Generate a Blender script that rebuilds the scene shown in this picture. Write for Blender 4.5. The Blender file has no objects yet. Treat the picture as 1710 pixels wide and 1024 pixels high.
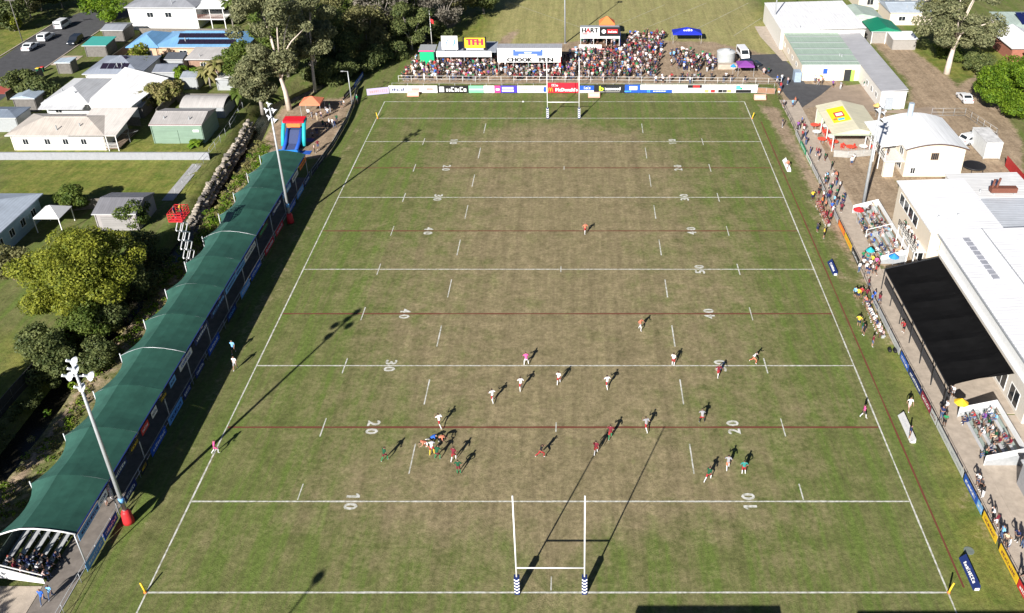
import bpy, bmesh, math, random
import numpy as np
from mathutils import Vector, Matrix

R = random.Random(11)
scene = bpy.context.scene
COL = scene.collection
PI = math.pi

# ------------------------------------------------------------------ camera
F, PPX, PPY = 1512.4769, 966.04, 390.0          # focal length and principal point in photo pixels (1710 wide)
CAM = np.array([2.6079, -50.0929, 64.2108]); PITCH = 0.5308
cd = bpy.data.cameras.new('camera'); cam = bpy.data.objects.new('camera', cd); COL.objects.link(cam)
cam.location = CAM.tolist(); cam.rotation_euler = (PI/2-PITCH, 0, 0)
cd.sensor_width = 36; cd.lens = F/1710*36
cd.shift_x = (855-PPX)/1710; cd.shift_y = (PPY-512)/1710
cd.clip_start = 0.5; cd.clip_end = 3000
scene.camera = cam

# ------------------------------------------------------------------ sky, sun, exposure
SUN_EL = math.radians(27.4)
SD = np.array([0.3829, 0.9238])                 # ground direction in which shadows fall
world = bpy.data.worlds.new('World'); scene.world = world; world.use_nodes = True
nt = world.node_tree; nt.nodes.clear()
sky = nt.nodes.new('ShaderNodeTexSky'); sky.sky_type = 'NISHITA'; sky.sun_disc = False
sky.sun_elevation = SUN_EL; sky.sun_rotation = math.atan2(-SD[0], -SD[1])
sky.air_density = 0.42; sky.dust_density = 0.3; sky.ozone_density = 2.0
bg = nt.nodes.new('ShaderNodeBackground'); bg.inputs[1].default_value = 0.05
wo = nt.nodes.new('ShaderNodeOutputWorld')
nt.links.new(sky.outputs[0], bg.inputs[0]); nt.links.new(bg.outputs[0], wo.inputs[0])
sl = bpy.data.lights.new('sun', 'SUN'); sl.energy = 5.0; sl.angle = math.radians(0.53); sl.color = (1.0, 0.955, 0.885)
so = bpy.data.objects.new('sun', sl); COL.objects.link(so); so.location = (-60, -100, 80)
so.rotation_euler = Vector((SD[0]*math.cos(SUN_EL), SD[1]*math.cos(SUN_EL), -math.sin(SUN_EL))).to_track_quat('-Z', 'Y').to_euler()
scene.view_settings.view_transform = 'Standard'; scene.view_settings.look = 'None'
scene.view_settings.exposure = 0.9; scene.view_settings.gamma = 1.0

# ------------------------------------------------------------------ photo pixel -> point at height z
def G(u, v, z=0.0):
    cp, sp = math.cos(PITCH), math.sin(PITCH)
    a = (u-PPX)/F; b = -(v-PPY)/F
    d = np.array([a, cp+b*sp, -sp+b*cp]); t = (z-CAM[2])/d[2]
    p = CAM+d*t
    return (float(p[0]), float(p[1]), z)

# ------------------------------------------------------------------ materials
MATS = {}
def M(name, col, rough=0.75, var=0.15, scale=3.0, metal=0.0, bump=0.0, bscale=None, corr=None, spec=0.3, detail=4):
    """procedural material: colour varied by noise, optional bump or corrugation (axis 'X'/'Y', pitch in m)"""
    if name in MATS: return MATS[name]
    m = bpy.data.materials.new(name); m.use_nodes = True; MATS[name] = m
    n = m.node_tree.nodes; l = m.node_tree.links; b = n['Principled BSDF']
    b.inputs['Roughness'].default_value = rough; b.inputs['Metallic'].default_value = metal
    b.inputs['Specular IOR Level'].default_value = spec
    geo = n.new('ShaderNodeNewGeometry')
    c = (*col, 1)
    m.diffuse_color = c
    if var > 0:
        no = n.new('ShaderNodeTexNoise'); no.inputs['Scale'].default_value = scale; no.inputs['Detail'].default_value = detail
        no.inputs['Roughness'].default_value = 0.65
        l.new(geo.outputs['Position'], no.inputs['Vector'])
        mr = n.new('ShaderNodeMapRange'); mr.inputs[1].default_value = 0.3; mr.inputs[2].default_value = 0.7
        mr.inputs[3].default_value = 1-var; mr.inputs[4].default_value = 1+var*0.7
        l.new(no.outputs[0], mr.inputs[0])
        mx = n.new('ShaderNodeVectorMath'); mx.operation = 'SCALE'; mx.inputs[0].default_value = col
        l.new(mr.outputs[0], mx.inputs['Scale']); l.new(mx.outputs[0], b.inputs['Base Color'])
    else:
        b.inputs['Base Color'].default_value = c
    h = None
    if corr:
        ax, pitch = corr
        sx = n.new('ShaderNodeSeparateXYZ'); l.new(geo.outputs['Position'], sx.inputs[0])
        mu = n.new('ShaderNodeMath'); mu.operation = 'MULTIPLY'; mu.inputs[1].default_value = 2*PI/pitch
        l.new(sx.outputs[ax], mu.inputs[0])
        sn = n.new('ShaderNodeMath'); sn.operation = 'SINE'; l.new(mu.outputs[0], sn.inputs[0])
        h = sn.outputs[0]; st, di = 0.22, 0.03
        if var > 0:      # rib shadow lines, sheet laps and rain streaks on the sheet itself
            other = {'X': 'Y', 'Y': 'X', 'Z': 'X'}[ax]
            mp = n.new('ShaderNodeMapping'); mp.inputs['Scale'].default_value = {'X': (3, .25, .25), 'Y': (.25, 3, .25), 'Z': (.3, .3, 3)}[ax]
            l.new(geo.outputs['Position'], mp.inputs[0]); ns = n.new('ShaderNodeTexNoise'); ns.inputs['Scale'].default_value = 1.0; ns.inputs['Detail'].default_value = 5; l.new(mp.outputs[0], ns.inputs['Vector'])
            r1 = n.new('ShaderNodeMapRange'); r1.inputs[1].default_value = .3; r1.inputs[2].default_value = .65; r1.inputs[3].default_value = .88; r1.inputs[4].default_value = 1.03; l.new(ns.outputs[0], r1.inputs[0])
            r2 = n.new('ShaderNodeMapRange'); r2.inputs[1].default_value = -1; r2.inputs[2].default_value = -.55; r2.inputs[3].default_value = .92; r2.inputs[4].default_value = 1.; l.new(sn.outputs[0], r2.inputs[0])
            m3 = n.new('ShaderNodeMath'); m3.operation = 'MULTIPLY'; l.new(r1.outputs[0], m3.inputs[0]); l.new(r2.outputs[0], m3.inputs[1])
            v3 = n.new('ShaderNodeVectorMath'); v3.operation = 'SCALE'; l.new(mx.outputs[0], v3.inputs[0]); l.new(m3.outputs[0], v3.inputs['Scale']); l.new(v3.outputs[0], b.inputs['Base Color'])
    elif bump > 0:
        nb = n.new('ShaderNodeTexNoise'); nb.inputs['Scale'].default_value = bscale or scale*3; nb.inputs['Detail'].default_value = 5
        l.new(geo.outputs['Position'], nb.inputs['Vector']); h = nb.outputs[0]; st, di = min(1, bump), 0.08
    if h:
        bu = n.new('ShaderNodeBump'); bu.inputs['Strength'].default_value = st; bu.inputs['Distance'].default_value = di
        l.new(h, bu.inputs['Height']); l.new(bu.outputs[0], b.inputs['Normal'])
    return m

def leafmat(name, c1, c2, trans=0.35):
    if name in MATS: return MATS[name]
    m = bpy.data.materials.new(name); m.use_nodes = True; MATS[name] = m
    n = m.node_tree.nodes; l = m.node_tree.links; b = n['Principled BSDF']
    geo = n.new('ShaderNodeNewGeometry'); oi = n.new('ShaderNodeObjectInfo')
    no = n.new('ShaderNodeTexNoise'); no.inputs['Scale'].default_value = 0.7; no.inputs['Detail'].default_value = 5
    l.new(geo.outputs['Position'], no.inputs['Vector'])
    ad = n.new('ShaderNodeMath'); ad.operation = 'MULTIPLY_ADD'; ad.inputs[1].default_value = 0.26; ad.inputs[2].default_value = -0.13
    l.new(geo.outputs['Random Per Island'], ad.inputs[0])
    a2 = n.new('ShaderNodeMath'); a2.operation = 'ADD'; l.new(no.outputs[0], a2.inputs[0]); l.new(ad.outputs[0], a2.inputs[1])
    rp = n.new('ShaderNodeValToRGB'); rp.color_ramp.elements[0].position = 0.3; rp.color_ramp.elements[1].position = 0.72
    rp.color_ramp.elements[0].color = (*c1, 1); rp.color_ramp.elements[1].color = (*c2, 1)
    l.new(a2.outputs[0], rp.inputs[0]); l.new(rp.outputs[0], b.inputs['Base Color'])
    b.inputs['Roughness'].default_value = 0.6; b.inputs['Specular IOR Level'].default_value = 0.25
    tr = n.new('ShaderNodeBsdfTranslucent'); l.new(rp.outputs[0], tr.inputs[0])
    mx = n.new('ShaderNodeMixShader'); mx.inputs[0].default_value = trans
    l.new(b.outputs[0], mx.inputs[1]); l.new(tr.outputs[0], mx.inputs[2]); l.new(mx.outputs[0], n['Material Output'].inputs[0])
    m.diffuse_color = (*c2, 1)
    return m

def glass(name='window_glass', col=(0.02, 0.025, 0.03)):
    return M(name, col, rough=0.08, var=0, spec=0.6)

# ------------------------------------------------------------------ mesh builder
ORIG = {}          # world origin of every object that may become a parent
class MB:
    def __init__(s): s.v = []; s.f = []; s.m = []
    def face(s, idx, mi=0): s.f.append(tuple(idx)); s.m.append(mi)
    def add(s, vs, fs, mi=0):
        o = len(s.v); s.v.extend(tuple(map(float, p)) for p in vs)
        for f in fs: s.face([o+i for i in f], mi)
        return s
    def box(s, x0, x1, y0, y1, z0, z1, mi=0):
        vs = [(x0,y0,z0),(x1,y0,z0),(x1,y1,z0),(x0,y1,z0),(x0,y0,z1),(x1,y0,z1),(x1,y1,z1),(x0,y1,z1)]
        return s.add(vs, [(3,2,1,0),(4,5,6,7),(0,1,5,4),(1,2,6,5),(2,3,7,6),(3,0,4,7)], mi)
    def rbox(s, c, size, rz=0, mi=0, tilt=0):
        mt = Matrix.Translation(Vector(c)) @ Matrix.Rotation(rz, 4, 'Z') @ Matrix.Rotation(tilt, 4, 'X')
        a, b, d = size[0]/2, size[1]/2, size[2]/2
        vs = [mt @ Vector(p) for p in [(-a,-b,-d),(a,-b,-d),(a,b,-d),(-a,b,-d),(-a,-b,d),(a,-b,d),(a,b,d),(-a,b,d)]]
        return s.add(vs, [(3,2,1,0),(4,5,6,7),(0,1,5,4),(1,2,6,5),(2,3,7,6),(3,0,4,7)], mi)
    def bar(s, p0, p1, w, h=None, mi=0):
        """square bar between two points"""
        h = h or w; p0 = Vector(p0); p1 = Vector(p1); d = (p1-p0).normalized()
        up = Vector((0,0,1)) if abs(d.z) < 0.95 else Vector((0,1,0))
        a = d.cross(up).normalized()*w/2; b = a.cross(d).normalized()*h/2
        vs = [p0-a-b, p0+a-b, p0+a+b, p0-a+b, p1-a-b, p1+a-b, p1+a+b, p1-a+b]
        return s.add(vs, [(0,1,2,3),(7,6,5,4),(4,5,1,0),(5,6,2,1),(6,7,3,2),(7,4,0,3)], mi)
    def tube(s, pts, radii, n=8, mi=0, cap=True):
        pts = [Vector(p) for p in pts]; o = len(s.v)
        if not hasattr(radii, '__len__'): radii = [radii]*len(pts)
        for i, p in enumerate(pts):
            d = (pts[min(i+1, len(pts)-1)]-pts[max(i-1, 0)]).normalized()
            up = Vector((0,0,1)) if abs(d.z) < 0.9 else Vector((0,1,0))
            a = d.cross(up).normalized(); b = a.cross(d).normalized()
            for k in range(n):
                t = 2*PI*k/n; q = p+(a*math.cos(t)+b*math.sin(t))*radii[i]; s.v.append(tuple(q))
        for i in range(len(pts)-1):
            for k in range(n):
                k2 = (k+1) % n; s.face((o+i*n+k, o+(i+1)*n+k, o+(i+1)*n+k2, o+i*n+k2), mi)
        if cap:
            s.face(tuple(o+k for k in range(n)), mi); s.face(tuple(o+(len(pts)-1)*n+k for k in reversed(range(n))), mi)
        return s
    def prism(s, poly, z0, z1, mi=0):
        n = len(poly); o = len(s.v)
        s.v += [(x, y, z0) for x, y in poly]+[(x, y, z1) for x, y in poly]
        s.face(tuple(o+i for i in reversed(range(n))), mi); s.face(tuple(o+n+i for i in range(n)), mi)
        for i in range(n):
            j = (i+1) % n; s.face((o+i, o+j, o+n+j, o+n+i), mi)
        return s
    def extr(s, poly, axis, a, b, mi=0):
        """extrude a 2-D outline along X (outline in y,z) or Y (outline in x,z)"""
        n = len(poly); o = len(s.v)
        f = (lambda t, p: (t, p[0], p[1])) if axis == 'X' else (lambda t, p: (p[0], t, p[1]))
        s.v += [f(a, p) for p in poly]+[f(b, p) for p in poly]
        s.face(tuple(o+i for i in range(n)), mi); s.face(tuple(o+n+i for i in reversed(range(n))), mi)
        for i in range(n):
            j = (i+1) % n; s.face((o+i, o+n+i, o+n+j, o+j), mi)
        return s
    def build(s, name, mats, parent=None, loc=(0, 0, 0), smooth=False):
        me = bpy.data.meshes.new(name)
        org = ORIG[parent.name] if parent else np.array(loc, float)
        vs = (np.array(s.v, float)-org).tolist()
        me.from_pydata(vs, [], s.f)
        if not isinstance(mats, (list, tuple)): mats = [mats]
        for m in mats: me.materials.append(m)
        if any(s.m): me.polygons.foreach_set('material_index', s.m)
        bm = bmesh.new(); bm.from_mesh(me); bmesh.ops.recalc_face_normals(bm, faces=bm.faces); bm.to_mesh(me); bm.free()
        if smooth: me.polygons.foreach_set('use_smooth', [True]*len(me.polygons))
        o = bpy.data.objects.new(name, me); COL.objects.link(o)
        if parent: o.parent = parent
        else: o.location = loc
        ORIG[o.name] = org
        return o

def tag(o, label, cat, group=None):
    o['label'] = label; o['category'] = cat
    if group: o['group'] = group
    return o
def struct(o): o['kind'] = 'structure'; return o
def stuff(o): o['kind'] = 'stuff'; return o
def thing(name, label, cat, loc=(0,0,0), group=None):
    o = bpy.data.objects.new(name, None); COL.objects.link(o); o.location = loc; o.empty_display_size = 0.3
    ORIG[o.name] = np.array(loc, float)
    return tag(o, label, cat, group)
def copy_tree(root, loc, rz, label, group=None):
    r = root.copy(); COL.objects.link(r); r.location = loc; r.rotation_euler = (0, 0, rz); r['label'] = label
    if group: r['group'] = group
    for ch in root.children:
        c = ch.copy(); COL.objects.link(c); c.parent = r
        for g in ch.children:
            d = g.copy(); COL.objects.link(d); d.parent = c
    return r
_px = [0]
def children_of(o): return [c for c in bpy.data.objects if c.parent == o]

# lettering -------------------------------------------------------------
_txt = {}
def text_data(t):
    if t not in _txt:
        cu = bpy.data.curves.new('t', 'FONT'); cu.body = t; cu.size = 1; cu.align_x = 'LEFT'; cu.resolution_u = 2
        o = bpy.data.objects.new('t', cu); COL.objects.link(o)
        dg = bpy.context.evaluated_depsgraph_get(); me = bpy.data.meshes.new_from_object(o.evaluated_get(dg))
        v = np.array([x.co[:] for x in me.vertices]); f = [tuple(p.vertices) for p in me.polygons]
        bpy.data.objects.remove(o); bpy.data.curves.remove(cu); bpy.data.meshes.remove(me)
        lo, hi = v.min(0), v.max(0); v = (v-lo)/np.maximum(hi-lo, 1e-6)
        _txt[t] = (v, f, (hi[0]-lo[0])/(hi[1]-lo[1]))
    return _txt[t]
def lettering(parent, t, c, right, up, height, mat, width=None, off=0.015, bold=0):
    """flat letters centred on c in the plane right/up, lifted off the surface"""
    v, f, asp = text_data(t); w = width or height*asp
    r = Vector(right).normalized(); u = Vector(up).normalized(); n = r.cross(u)
    mb = MB(); c = Vector(c)+n*off
    for k in range(1+bold):
        mb.add([c+r*((p[0]-.5)*w+(k-bold/2)*height*.055)+u*((p[1]-.5)*height+(.045*height if k % 2 else -.02*height))+n*(k*.002) for p in v], f)
    return mb.build('lettering', mat, parent)
def marks(parent, c, right, up, w, h, mat, n=7, off=0.015, seed=0, name='lettering'):
    """lettering too small to read: a row of uneven strokes"""
    rr = random.Random(seed); r = Vector(right).normalized(); u = Vector(up).normalized(); nn = r.cross(u)
    mb = MB(); x = -w/2; c = Vector(c)+nn*off
    while x < w/2-0.02:
        a = w/n*rr.uniform(.45, .95); hh = h*rr.uniform(.6, 1)
        q = lambda s, t: c+r*s+u*t
        k = rr.random()
        if k < .5:
            mb.add([q(x,-h/2), q(x+a,-h/2), q(x+a,-h/2+hh), q(x,-h/2+hh)], [(0,1,2,3)])
        else:
            b = a*.35
            mb.add([q(x,-h/2), q(x+b,-h/2), q(x+b,h/2), q(x,h/2)], [(0,1,2,3)])
            mb.add([q(x+b,h/2-b), q(x+a,h/2-b), q(x+a,h/2), q(x+b,h/2)], [(0,1,2,3)])
            mb.add([q(x+b,-h/2), q(x+a,-h/2), q(x+a,-h/2+b), q(x+b,-h/2+b)], [(0,1,2,3)])
        x += a+w/n*.25
    return mb.build(name, mat, parent)

# common materials
white = M('white_paint', (.78,.78,.77), .5, .06); offwhite = M('off_white', (.68,.66,.62), .6, .08)
cream = M('cream_render', (.66,.58,.47), .8, .06); steel = M('galvanised_steel', (.42,.44,.46), .45, .12, metal=.3)
alu = M('aluminium', (.6,.61,.62), .42, .08, metal=.25); dark = M('dark_metal', (.03,.032,.036), .5, .1)
black = M('black_paint', (.012,.012,.014), .6, .1); timber = M('weathered_timber', (.2,.15,.11), .85, .25, 2)
greytimber = M('grey_timber', (.16,.15,.14), .85, .25, 2)
navy = M('navy', (.015,.03,.13), .55, .08); blue = M('sign_blue', (.02,.09,.42), .5, .08); ltblue = M('light_blue', (.15,.38,.7), .5, .08)
red = M('sign_red', (.55,.03,.035), .5, .08); yellow = M('sign_yellow', (.78,.5,.03), .5, .06); orange = M('orange', (.8,.2,.05), .6, .08)
green = M('sign_green', (.02,.35,.15), .5, .08); pink = M('sign_pink', (.7,.06,.25), .5, .08); lime = M('lime', (.5,.65,.05), .5, .05)
teal = M('teal', (.02,.38,.42), .55, .08); purple = M('purple', (.2,.06,.3), .6, .1); brown = M('brown_paint', (.16,.06,.04), .7, .1)
concrete = M('concrete', (.43,.365,.30), .9, .18, 1.2, bump=.2, bscale=14); asphalt = M('asphalt', (.075,.076,.082), .92, .2, .8, bump=.25, bscale=20)
gl = glass()
wht_corr = M('white_sheet_x', (.82,.83,.84), .42, .05, .5, corr=('X', .45)); wht_corry = M('white_sheet_y', (.82,.83,.84), .42, .05, .5, corr=('Y', .45))
# ================================================================== ground
def dist_poly(px, py, pts):
    d = np.full(px.shape, 1e9)
    for (ax, ay), (bx, by) in zip(pts[:-1], pts[1:]):
        dx, dy = bx-ax, by-ay; t = np.clip(((px-ax)*dx+(py-ay)*dy)/(dx*dx+dy*dy), 0, 1)
        d = np.minimum(d, np.hypot(px-ax-t*dx, py-ay-t*dy))
    return d
def in_poly(px, py, pts):
    r = np.zeros(px.shape, bool); n = len(pts)
    for i in range(n):
        x1, y1 = pts[i]; x2, y2 = pts[(i+1) % n]
        c = ((y1 > py) != (y2 > py)) & (px < (x2-x1)*(py-y1)/((y2-y1) or 1e-9)+x1)
        r ^= c
    return r
def gp(l): return [G(u, v)[:2] for u, v in l]
CREEK = [(-54.6,-60),(-54.6,8),(-54.3,34),(-53.2,50),(-52.0,62),(-52.4,74),(-53.2,87),(-54.4,98),(-55,108),(-50,118),(-42,128),(-36,142),(-30,160)]
xs = np.concatenate([[-900,-500,-300,-200], np.arange(-150, 126, 1.0), [160,220,320,520,900]])
ys = np.concatenate([[-400,-200,-100], np.arange(-46, 186, 1.0), [220,280,400,600,1000]])
X, Y = np.meshgrid(xs, ys); rng = np.random.RandomState(3)
dc = dist_poly(X, Y, CREEK)
Z = -2.3*np.clip(1-(dc/2.4)**4, 0, 1)
bank = (dc < 6.5) & (X < -46.6)
Z = Z+np.where(bank & (dc > 2.4), rng.uniform(-.12, .12, X.shape), 0)
def mask(polys, soft=1.5):
    r = np.zeros(X.shape)
    for pl in polys:
        pts = gp(pl); ins = in_poly(X, Y, pts); d = dist_poly(X, Y, pts+[pts[0]])
        r = np.maximum(r, np.clip(.5+np.where(ins, d, -d)/(2*soft), 0, 1))
    return r
dirt = mask([
    [(1268,176),(1300,180),(1345,260),(1420,400),(1440,440),(1500,560),(1490,575),(1440,470),(1380,370),(1330,270)],
    [(1285,120),(1380,120),(1500,200),(1640,120),(1710,240),(1710,330),(1600,330),(1500,300),(1560,470),(1500,480),(1440,410),(1345,250)],
    [(670,140),(700,90),(1000,66),(1190,70),(1300,95),(1300,140)],
    [(1446,60),(1480,52),(1600,140),(1590,200),(1520,190),(1518,140)],
    [(505,170),(600,160),(585,185),(545,265),(470,262),(440,255),(460,200)],
    [(690,75),(730,45),(775,30),(745,52),(720,75)], [(820,80),(850,55),(870,48),(850,75)],
    [(260,440),(330,360),(400,250),(440,225),(440,255),(345,400),(300,470)],
    [(0,870),(110,720),(280,470),(300,480),(107,730),(0,890)]])
dirt = np.maximum(dirt, .85*np.clip(1-np.abs(dc-3.6)/2.2, 0, 1)*(X < -46.4)*(X > -53))
dirt = np.maximum(dirt, .55*mask([[(1330,280),(1370,360),(1440,500),(1470,560),(1440,560),(1390,450),(1340,340)]], 2))
dirt = np.maximum(dirt, .5*mask([[(1590,770),(1640,860),(1680,960),(1660,960),(1600,850)]], 1.2))
dirt = np.maximum(dirt, .38*mask([[(150,1024),(250,850),(400,540),(560,255),(600,190),(625,160),(635,180),(600,235),(500,440),(250,900),(190,1024)]], 1.5))
lush = mask([[(1570,720),(1700,960),(1710,1024),(1600,1024)], [(820,0),(960,0),(940,60),(780,60)], [(690,70),(830,30),(940,50),(935,75),(700,80)],
             [(1500,75),(1640,70),(1710,95),(1650,140),(1560,130)], [(0,245),(340,245),(340,330),(0,330)], [(0,560),(90,590),(40,680),(0,690)],
             [(215,230),(380,240),(345,262),(190,262)], [(320,330),(430,180),(440,195),(345,340)], [(0,30),(60,50),(60,70),(0,105)], [(1275,10),(1300,60),(1270,80),(1230,30)],
             [(1490,560),(1560,700),(1530,700),(1480,600)]], 2)
dead = np.clip((Y-119)/3, 0, 1)*np.clip((X+20)/5, 0, 1)*np.clip((48-X)/5, 0, 1)*(Y > 118)     # the dry second field
# wear of the playing surface: the middle corridor is brown, the wings stay green
corr = np.clip(1-np.abs(X-.8)/31, 0, 1)**.75; ends = np.clip((Y-1)/8, .4, 1)*np.clip((100-Y)/9, .05, 1)
worn = np.where((np.abs(X) < 34) & (Y > -12) & (Y < 108), 1.28*corr*ends, 0.)
worn = np.where((np.abs(X) < 34) & (Y > -12) & (Y < 106), np.maximum(worn, .2), worn)
for cx_, cy_, cr_, cs_ in ((.3,3.5,5,.5),(0,97,6,.5),(.3,50,9,.35),(.3,5,2.5,.4),(-8,62,9,.2),(6,28,8,.2)): worn = worn+cs_*np.clip(1-np.hypot(X-cx_, Y-cy_)/cr_, 0, 1)
gv = np.stack([X, Y, Z], -1).reshape(-1, 3); ny, nx = X.shape
ii = np.arange(ny*nx).reshape(ny, nx)
gf = np.stack([ii[:-1,:-1], ii[:-1,1:], ii[1:,1:], ii[1:,:-1]], -1).reshape(-1, 4)
gm = bpy.data.meshes.new('ground'); gm.vertices.add(len(gv)); gm.vertices.foreach_set('co', gv.ravel())
gm.loops.add(gf.size); gm.loops.foreach_set('vertex_index', gf.ravel()); gm.polygons.add(len(gf))
gm.polygons.foreach_set('loop_start', np.arange(0, gf.size, 4)); gm.polygons.foreach_set('loop_total', np.full(len(gf), 4)); gm.update(calc_edges=True)
for nm, ar in (('dirt', dirt), ('lush', lush), ('worn', worn), ('dead', dead)):
    at = gm.attributes.new(nm, 'FLOAT', 'POINT'); at.data.foreach_set('value', ar.ravel().astype(np.float32))
def ground_material():
    m = bpy.data.materials.new('grass_ground'); m.use_nodes = True; n = m.node_tree.nodes; l = m.node_tree.links; b = n['Principled BSDF']
    geo = n.new('ShaderNodeNewGeometry'); pos = geo.outputs['Position']
    def noise(sc, det=4, rough=.6, st=None):
        t = n.new('ShaderNodeTexNoise'); t.inputs['Scale'].default_value = sc; t.inputs['Detail'].default_value = det; t.inputs['Roughness'].default_value = rough
        if st:
            mp = n.new('ShaderNodeMapping'); mp.inputs['Scale'].default_value = st; l.new(pos, mp.inputs[0]); l.new(mp.outputs[0], t.inputs['Vector'])
        else: l.new(pos, t.inputs['Vector'])
        return t.outputs[0]
    def math_(op, a, c, d=None):
        t = n.new('ShaderNodeMath'); t.operation = op; t.use_clamp = False
        for i, q in enumerate((a, c, d)):
            if q is None: continue
            if isinstance(q, (int, float)): t.inputs[i].default_value = q
            else: l.new(q, t.inputs[i])
        return t.outputs[0]
    def rng_(v, a, c, d=0., e=1.):
        t = n.new('ShaderNodeMapRange'); l.new(v, t.inputs[0])
        for i, q in enumerate((a, c, d, e)): t.inputs[i+1].default_value = q
        return t.outputs[0]
    def mix(f, c1, c2):
        t = n.new('ShaderNodeMix'); t.data_type = 'RGBA'; t.clamp_factor = True
        l.new(f, t.inputs[0])
        for i, q in ((6, c1), (7, c2)):
            if isinstance(q, tuple): t.inputs[i].default_value = (*q, 1)
            else: l.new(q, t.inputs[i])
        return t.outputs[2]
    def attr(a):
        t = n.new('ShaderNodeAttribute'); t.attribute_name = a; return t.outputs['Fac']
    big = noise(.07, 4); mid = noise(.45, 5, .65); fine = noise(2.2, 4, .7); vf = noise(9, 3, .7)
    streak = noise(1.3, 5, .65, (1, .06, 1)); cross = noise(.6, 6, .72)
    sx = n.new('ShaderNodeSeparateXYZ'); l.new(pos, sx.inputs[0])
    mow = math_('SINE', math_('MULTIPLY', sx.outputs[0], 2*PI/4.3), 0.)
    base = mix(rng_(mid, .3, .7), (.106,.122,.040), (.212,.206,.088))
    base = mix(rng_(math_('ADD', math_('MULTIPLY', mow, .06), streak), .42, .62), base, (.108,.146,.036))
    lushc = mix(rng_(mid, .35, .65), (.112,.152,.028), (.225,.215,.06))
    base = mix(math_('MULTIPLY', attr('lush'), rng_(big, .25, .5, .55, 1.)), base, lushc)
    patch = rng_(noise(.16, 5, .7), .55, .72)
    base = mix(math_('MULTIPLY', patch, .45), base, (.095,.142,.028))
    wornc = mix(rng_(cross, .3, .7), (.162,.136,.074), (.315,.25,.152))
    wf = math_('ADD', math_('MULTIPLY', attr('worn'), 1.15), math_('ADD', math_('MULTIPLY', math_('SUBTRACT', mid, .5), 1.5), math_('ADD', math_('MULTIPLY', math_('SUBTRACT', big, .5), 1.6), math_('MULTIPLY', math_('SUBTRACT', fine, .5), .7))))
    wf = math_('MULTIPLY', rng_(wf, .3, 1.1), rng_(attr('worn'), .02, .25)); wf = math_('MULTIPLY', wf, rng_(patch, 0., 1., 1., .55))
    base = mix(math_('MULTIPLY', wf, .88), base, wornc)
    base = mix(math_('MULTIPLY', attr('dead'), rng_(mid, .2, .8, .5, .95)), base, (.33,.295,.135))
    dirtc = mix(rng_(mid, .3, .7), (.235,.175,.118), (.37,.285,.20))
    df = math_('ADD', attr('dirt'), math_('ADD', math_('MULTIPLY', math_('SUBTRACT', mid, .5), .9), math_('MULTIPLY', math_('SUBTRACT', fine, .5), .5)))
    base = mix(math_('MULTIPLY', rng_(df, .35, .7), rng_(attr('dirt'), .02, .2)), base, dirtc)
    sp = rng_(math_('ADD', math_('MULTIPLY', fine, .6), math_('MULTIPLY', vf, .4)), .3, .72, .52, 1.5)
    stripe = noise(.55, 2, .5, (1, .004, 1)); sp = math_('MULTIPLY', sp, math_('MULTIPLY', rng_(streak, .36, .64, .88, 1.15), math_('MULTIPLY', rng_(stripe, .36, .64, .96, 1.06), math_('ADD', math_('MULTIPLY', mow, .03), 1.))))
    t = n.new('ShaderNodeVectorMath'); t.operation = 'SCALE'; l.new(base, t.inputs[0]); l.new(sp, t.inputs['Scale'])
    l.new(t.outputs[0], b.inputs['Base Color']); b.inputs['Roughness'].default_value = .95; b.inputs['Specular IOR Level'].default_value = .08
    bu = n.new('ShaderNodeBump'); bu.inputs['Strength'].default_value = .55; bu.inputs['Distance'].default_value = .09
    l.new(math_('ADD', fine, vf), bu.inputs['Height']); l.new(bu.outputs[0], b.inputs['Normal'])
    return m
gm.materials.append(ground_material())
ground = bpy.data.objects.new('ground', gm); COL.objects.link(ground); struct(ground); ORIG['ground'] = np.zeros(3)

# ------------------------------------------------------------------ painted markings (parts of the ground)
def worn_paint(name, col, grass=(.12,.12,.04), lo=.34, hi=.6):
    m = bpy.data.materials.new(name); m.use_nodes = True; n = m.node_tree.nodes; l = m.node_tree.links; b = n['Principled BSDF']
    geo = n.new('ShaderNodeNewGeometry'); t = n.new('ShaderNodeTexNoise'); t.inputs['Scale'].default_value = 2.5; t.inputs['Detail'].default_value = 5
    l.new(geo.outputs['Position'], t.inputs['Vector']); r = n.new('ShaderNodeValToRGB'); r.color_ramp.elements[0].position = lo; r.color_ramp.elements[1].position = hi
    r.color_ramp.elements[0].color = (*[.6*g+.4*c for g, c in zip(grass, col)], 1); r.color_ramp.elements[1].color = (*col, 1)
    l.new(t.outputs[0], r.inputs[0]); l.new(r.outputs[0], b.inputs['Base Color']); b.inputs['Roughness'].default_value = .9
    return m
linew = worn_paint('line_white', (.62,.62,.58)); liner = worn_paint('line_red', (.14,.04,.022), lo=.05, hi=.3)
def line(x0, y0, x1, y1, w=.16, m=linew, name='pitch_line', z=.006):
    a = Vector((x0, y0, z)); c = Vector((x1, y1, z)); d = (c-a).normalized(); s = Vector((-d.y, d.x, 0))*w/2
    L = max(1, int((c-a).length/1.5)); mb = MB(); rr = random.Random(int(x0*7+y0*13)); pv = None
    for i in range(L+1):
        p = a+(c-a)*i/L; j = s*rr.uniform(.7, 1.15); mb.v += [tuple(p-j), tuple(p+j)]
        if i: k = 2*i; mb.face((k-2, k, k+1, k-1))
    return mb.build(name, m, ground)
HW = 33.5
line(-HW, -9, -HW, 107.75); line(HW, -9, HW, 107.75, z=.0062); line(-HW, 107.75, HW, 107.75, .16, z=.008)
for i in range(11):
    y = i*10
    if i in (2, 4, 6, 8): line(-HW+.1, y, HW-.1, y, .27, liner, z=.009)
    else: line(-HW+.1, y, HW-.1, y, .17, z=.009)
line(35.0, .5, 35.0, 98.5, .2, liner)
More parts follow.
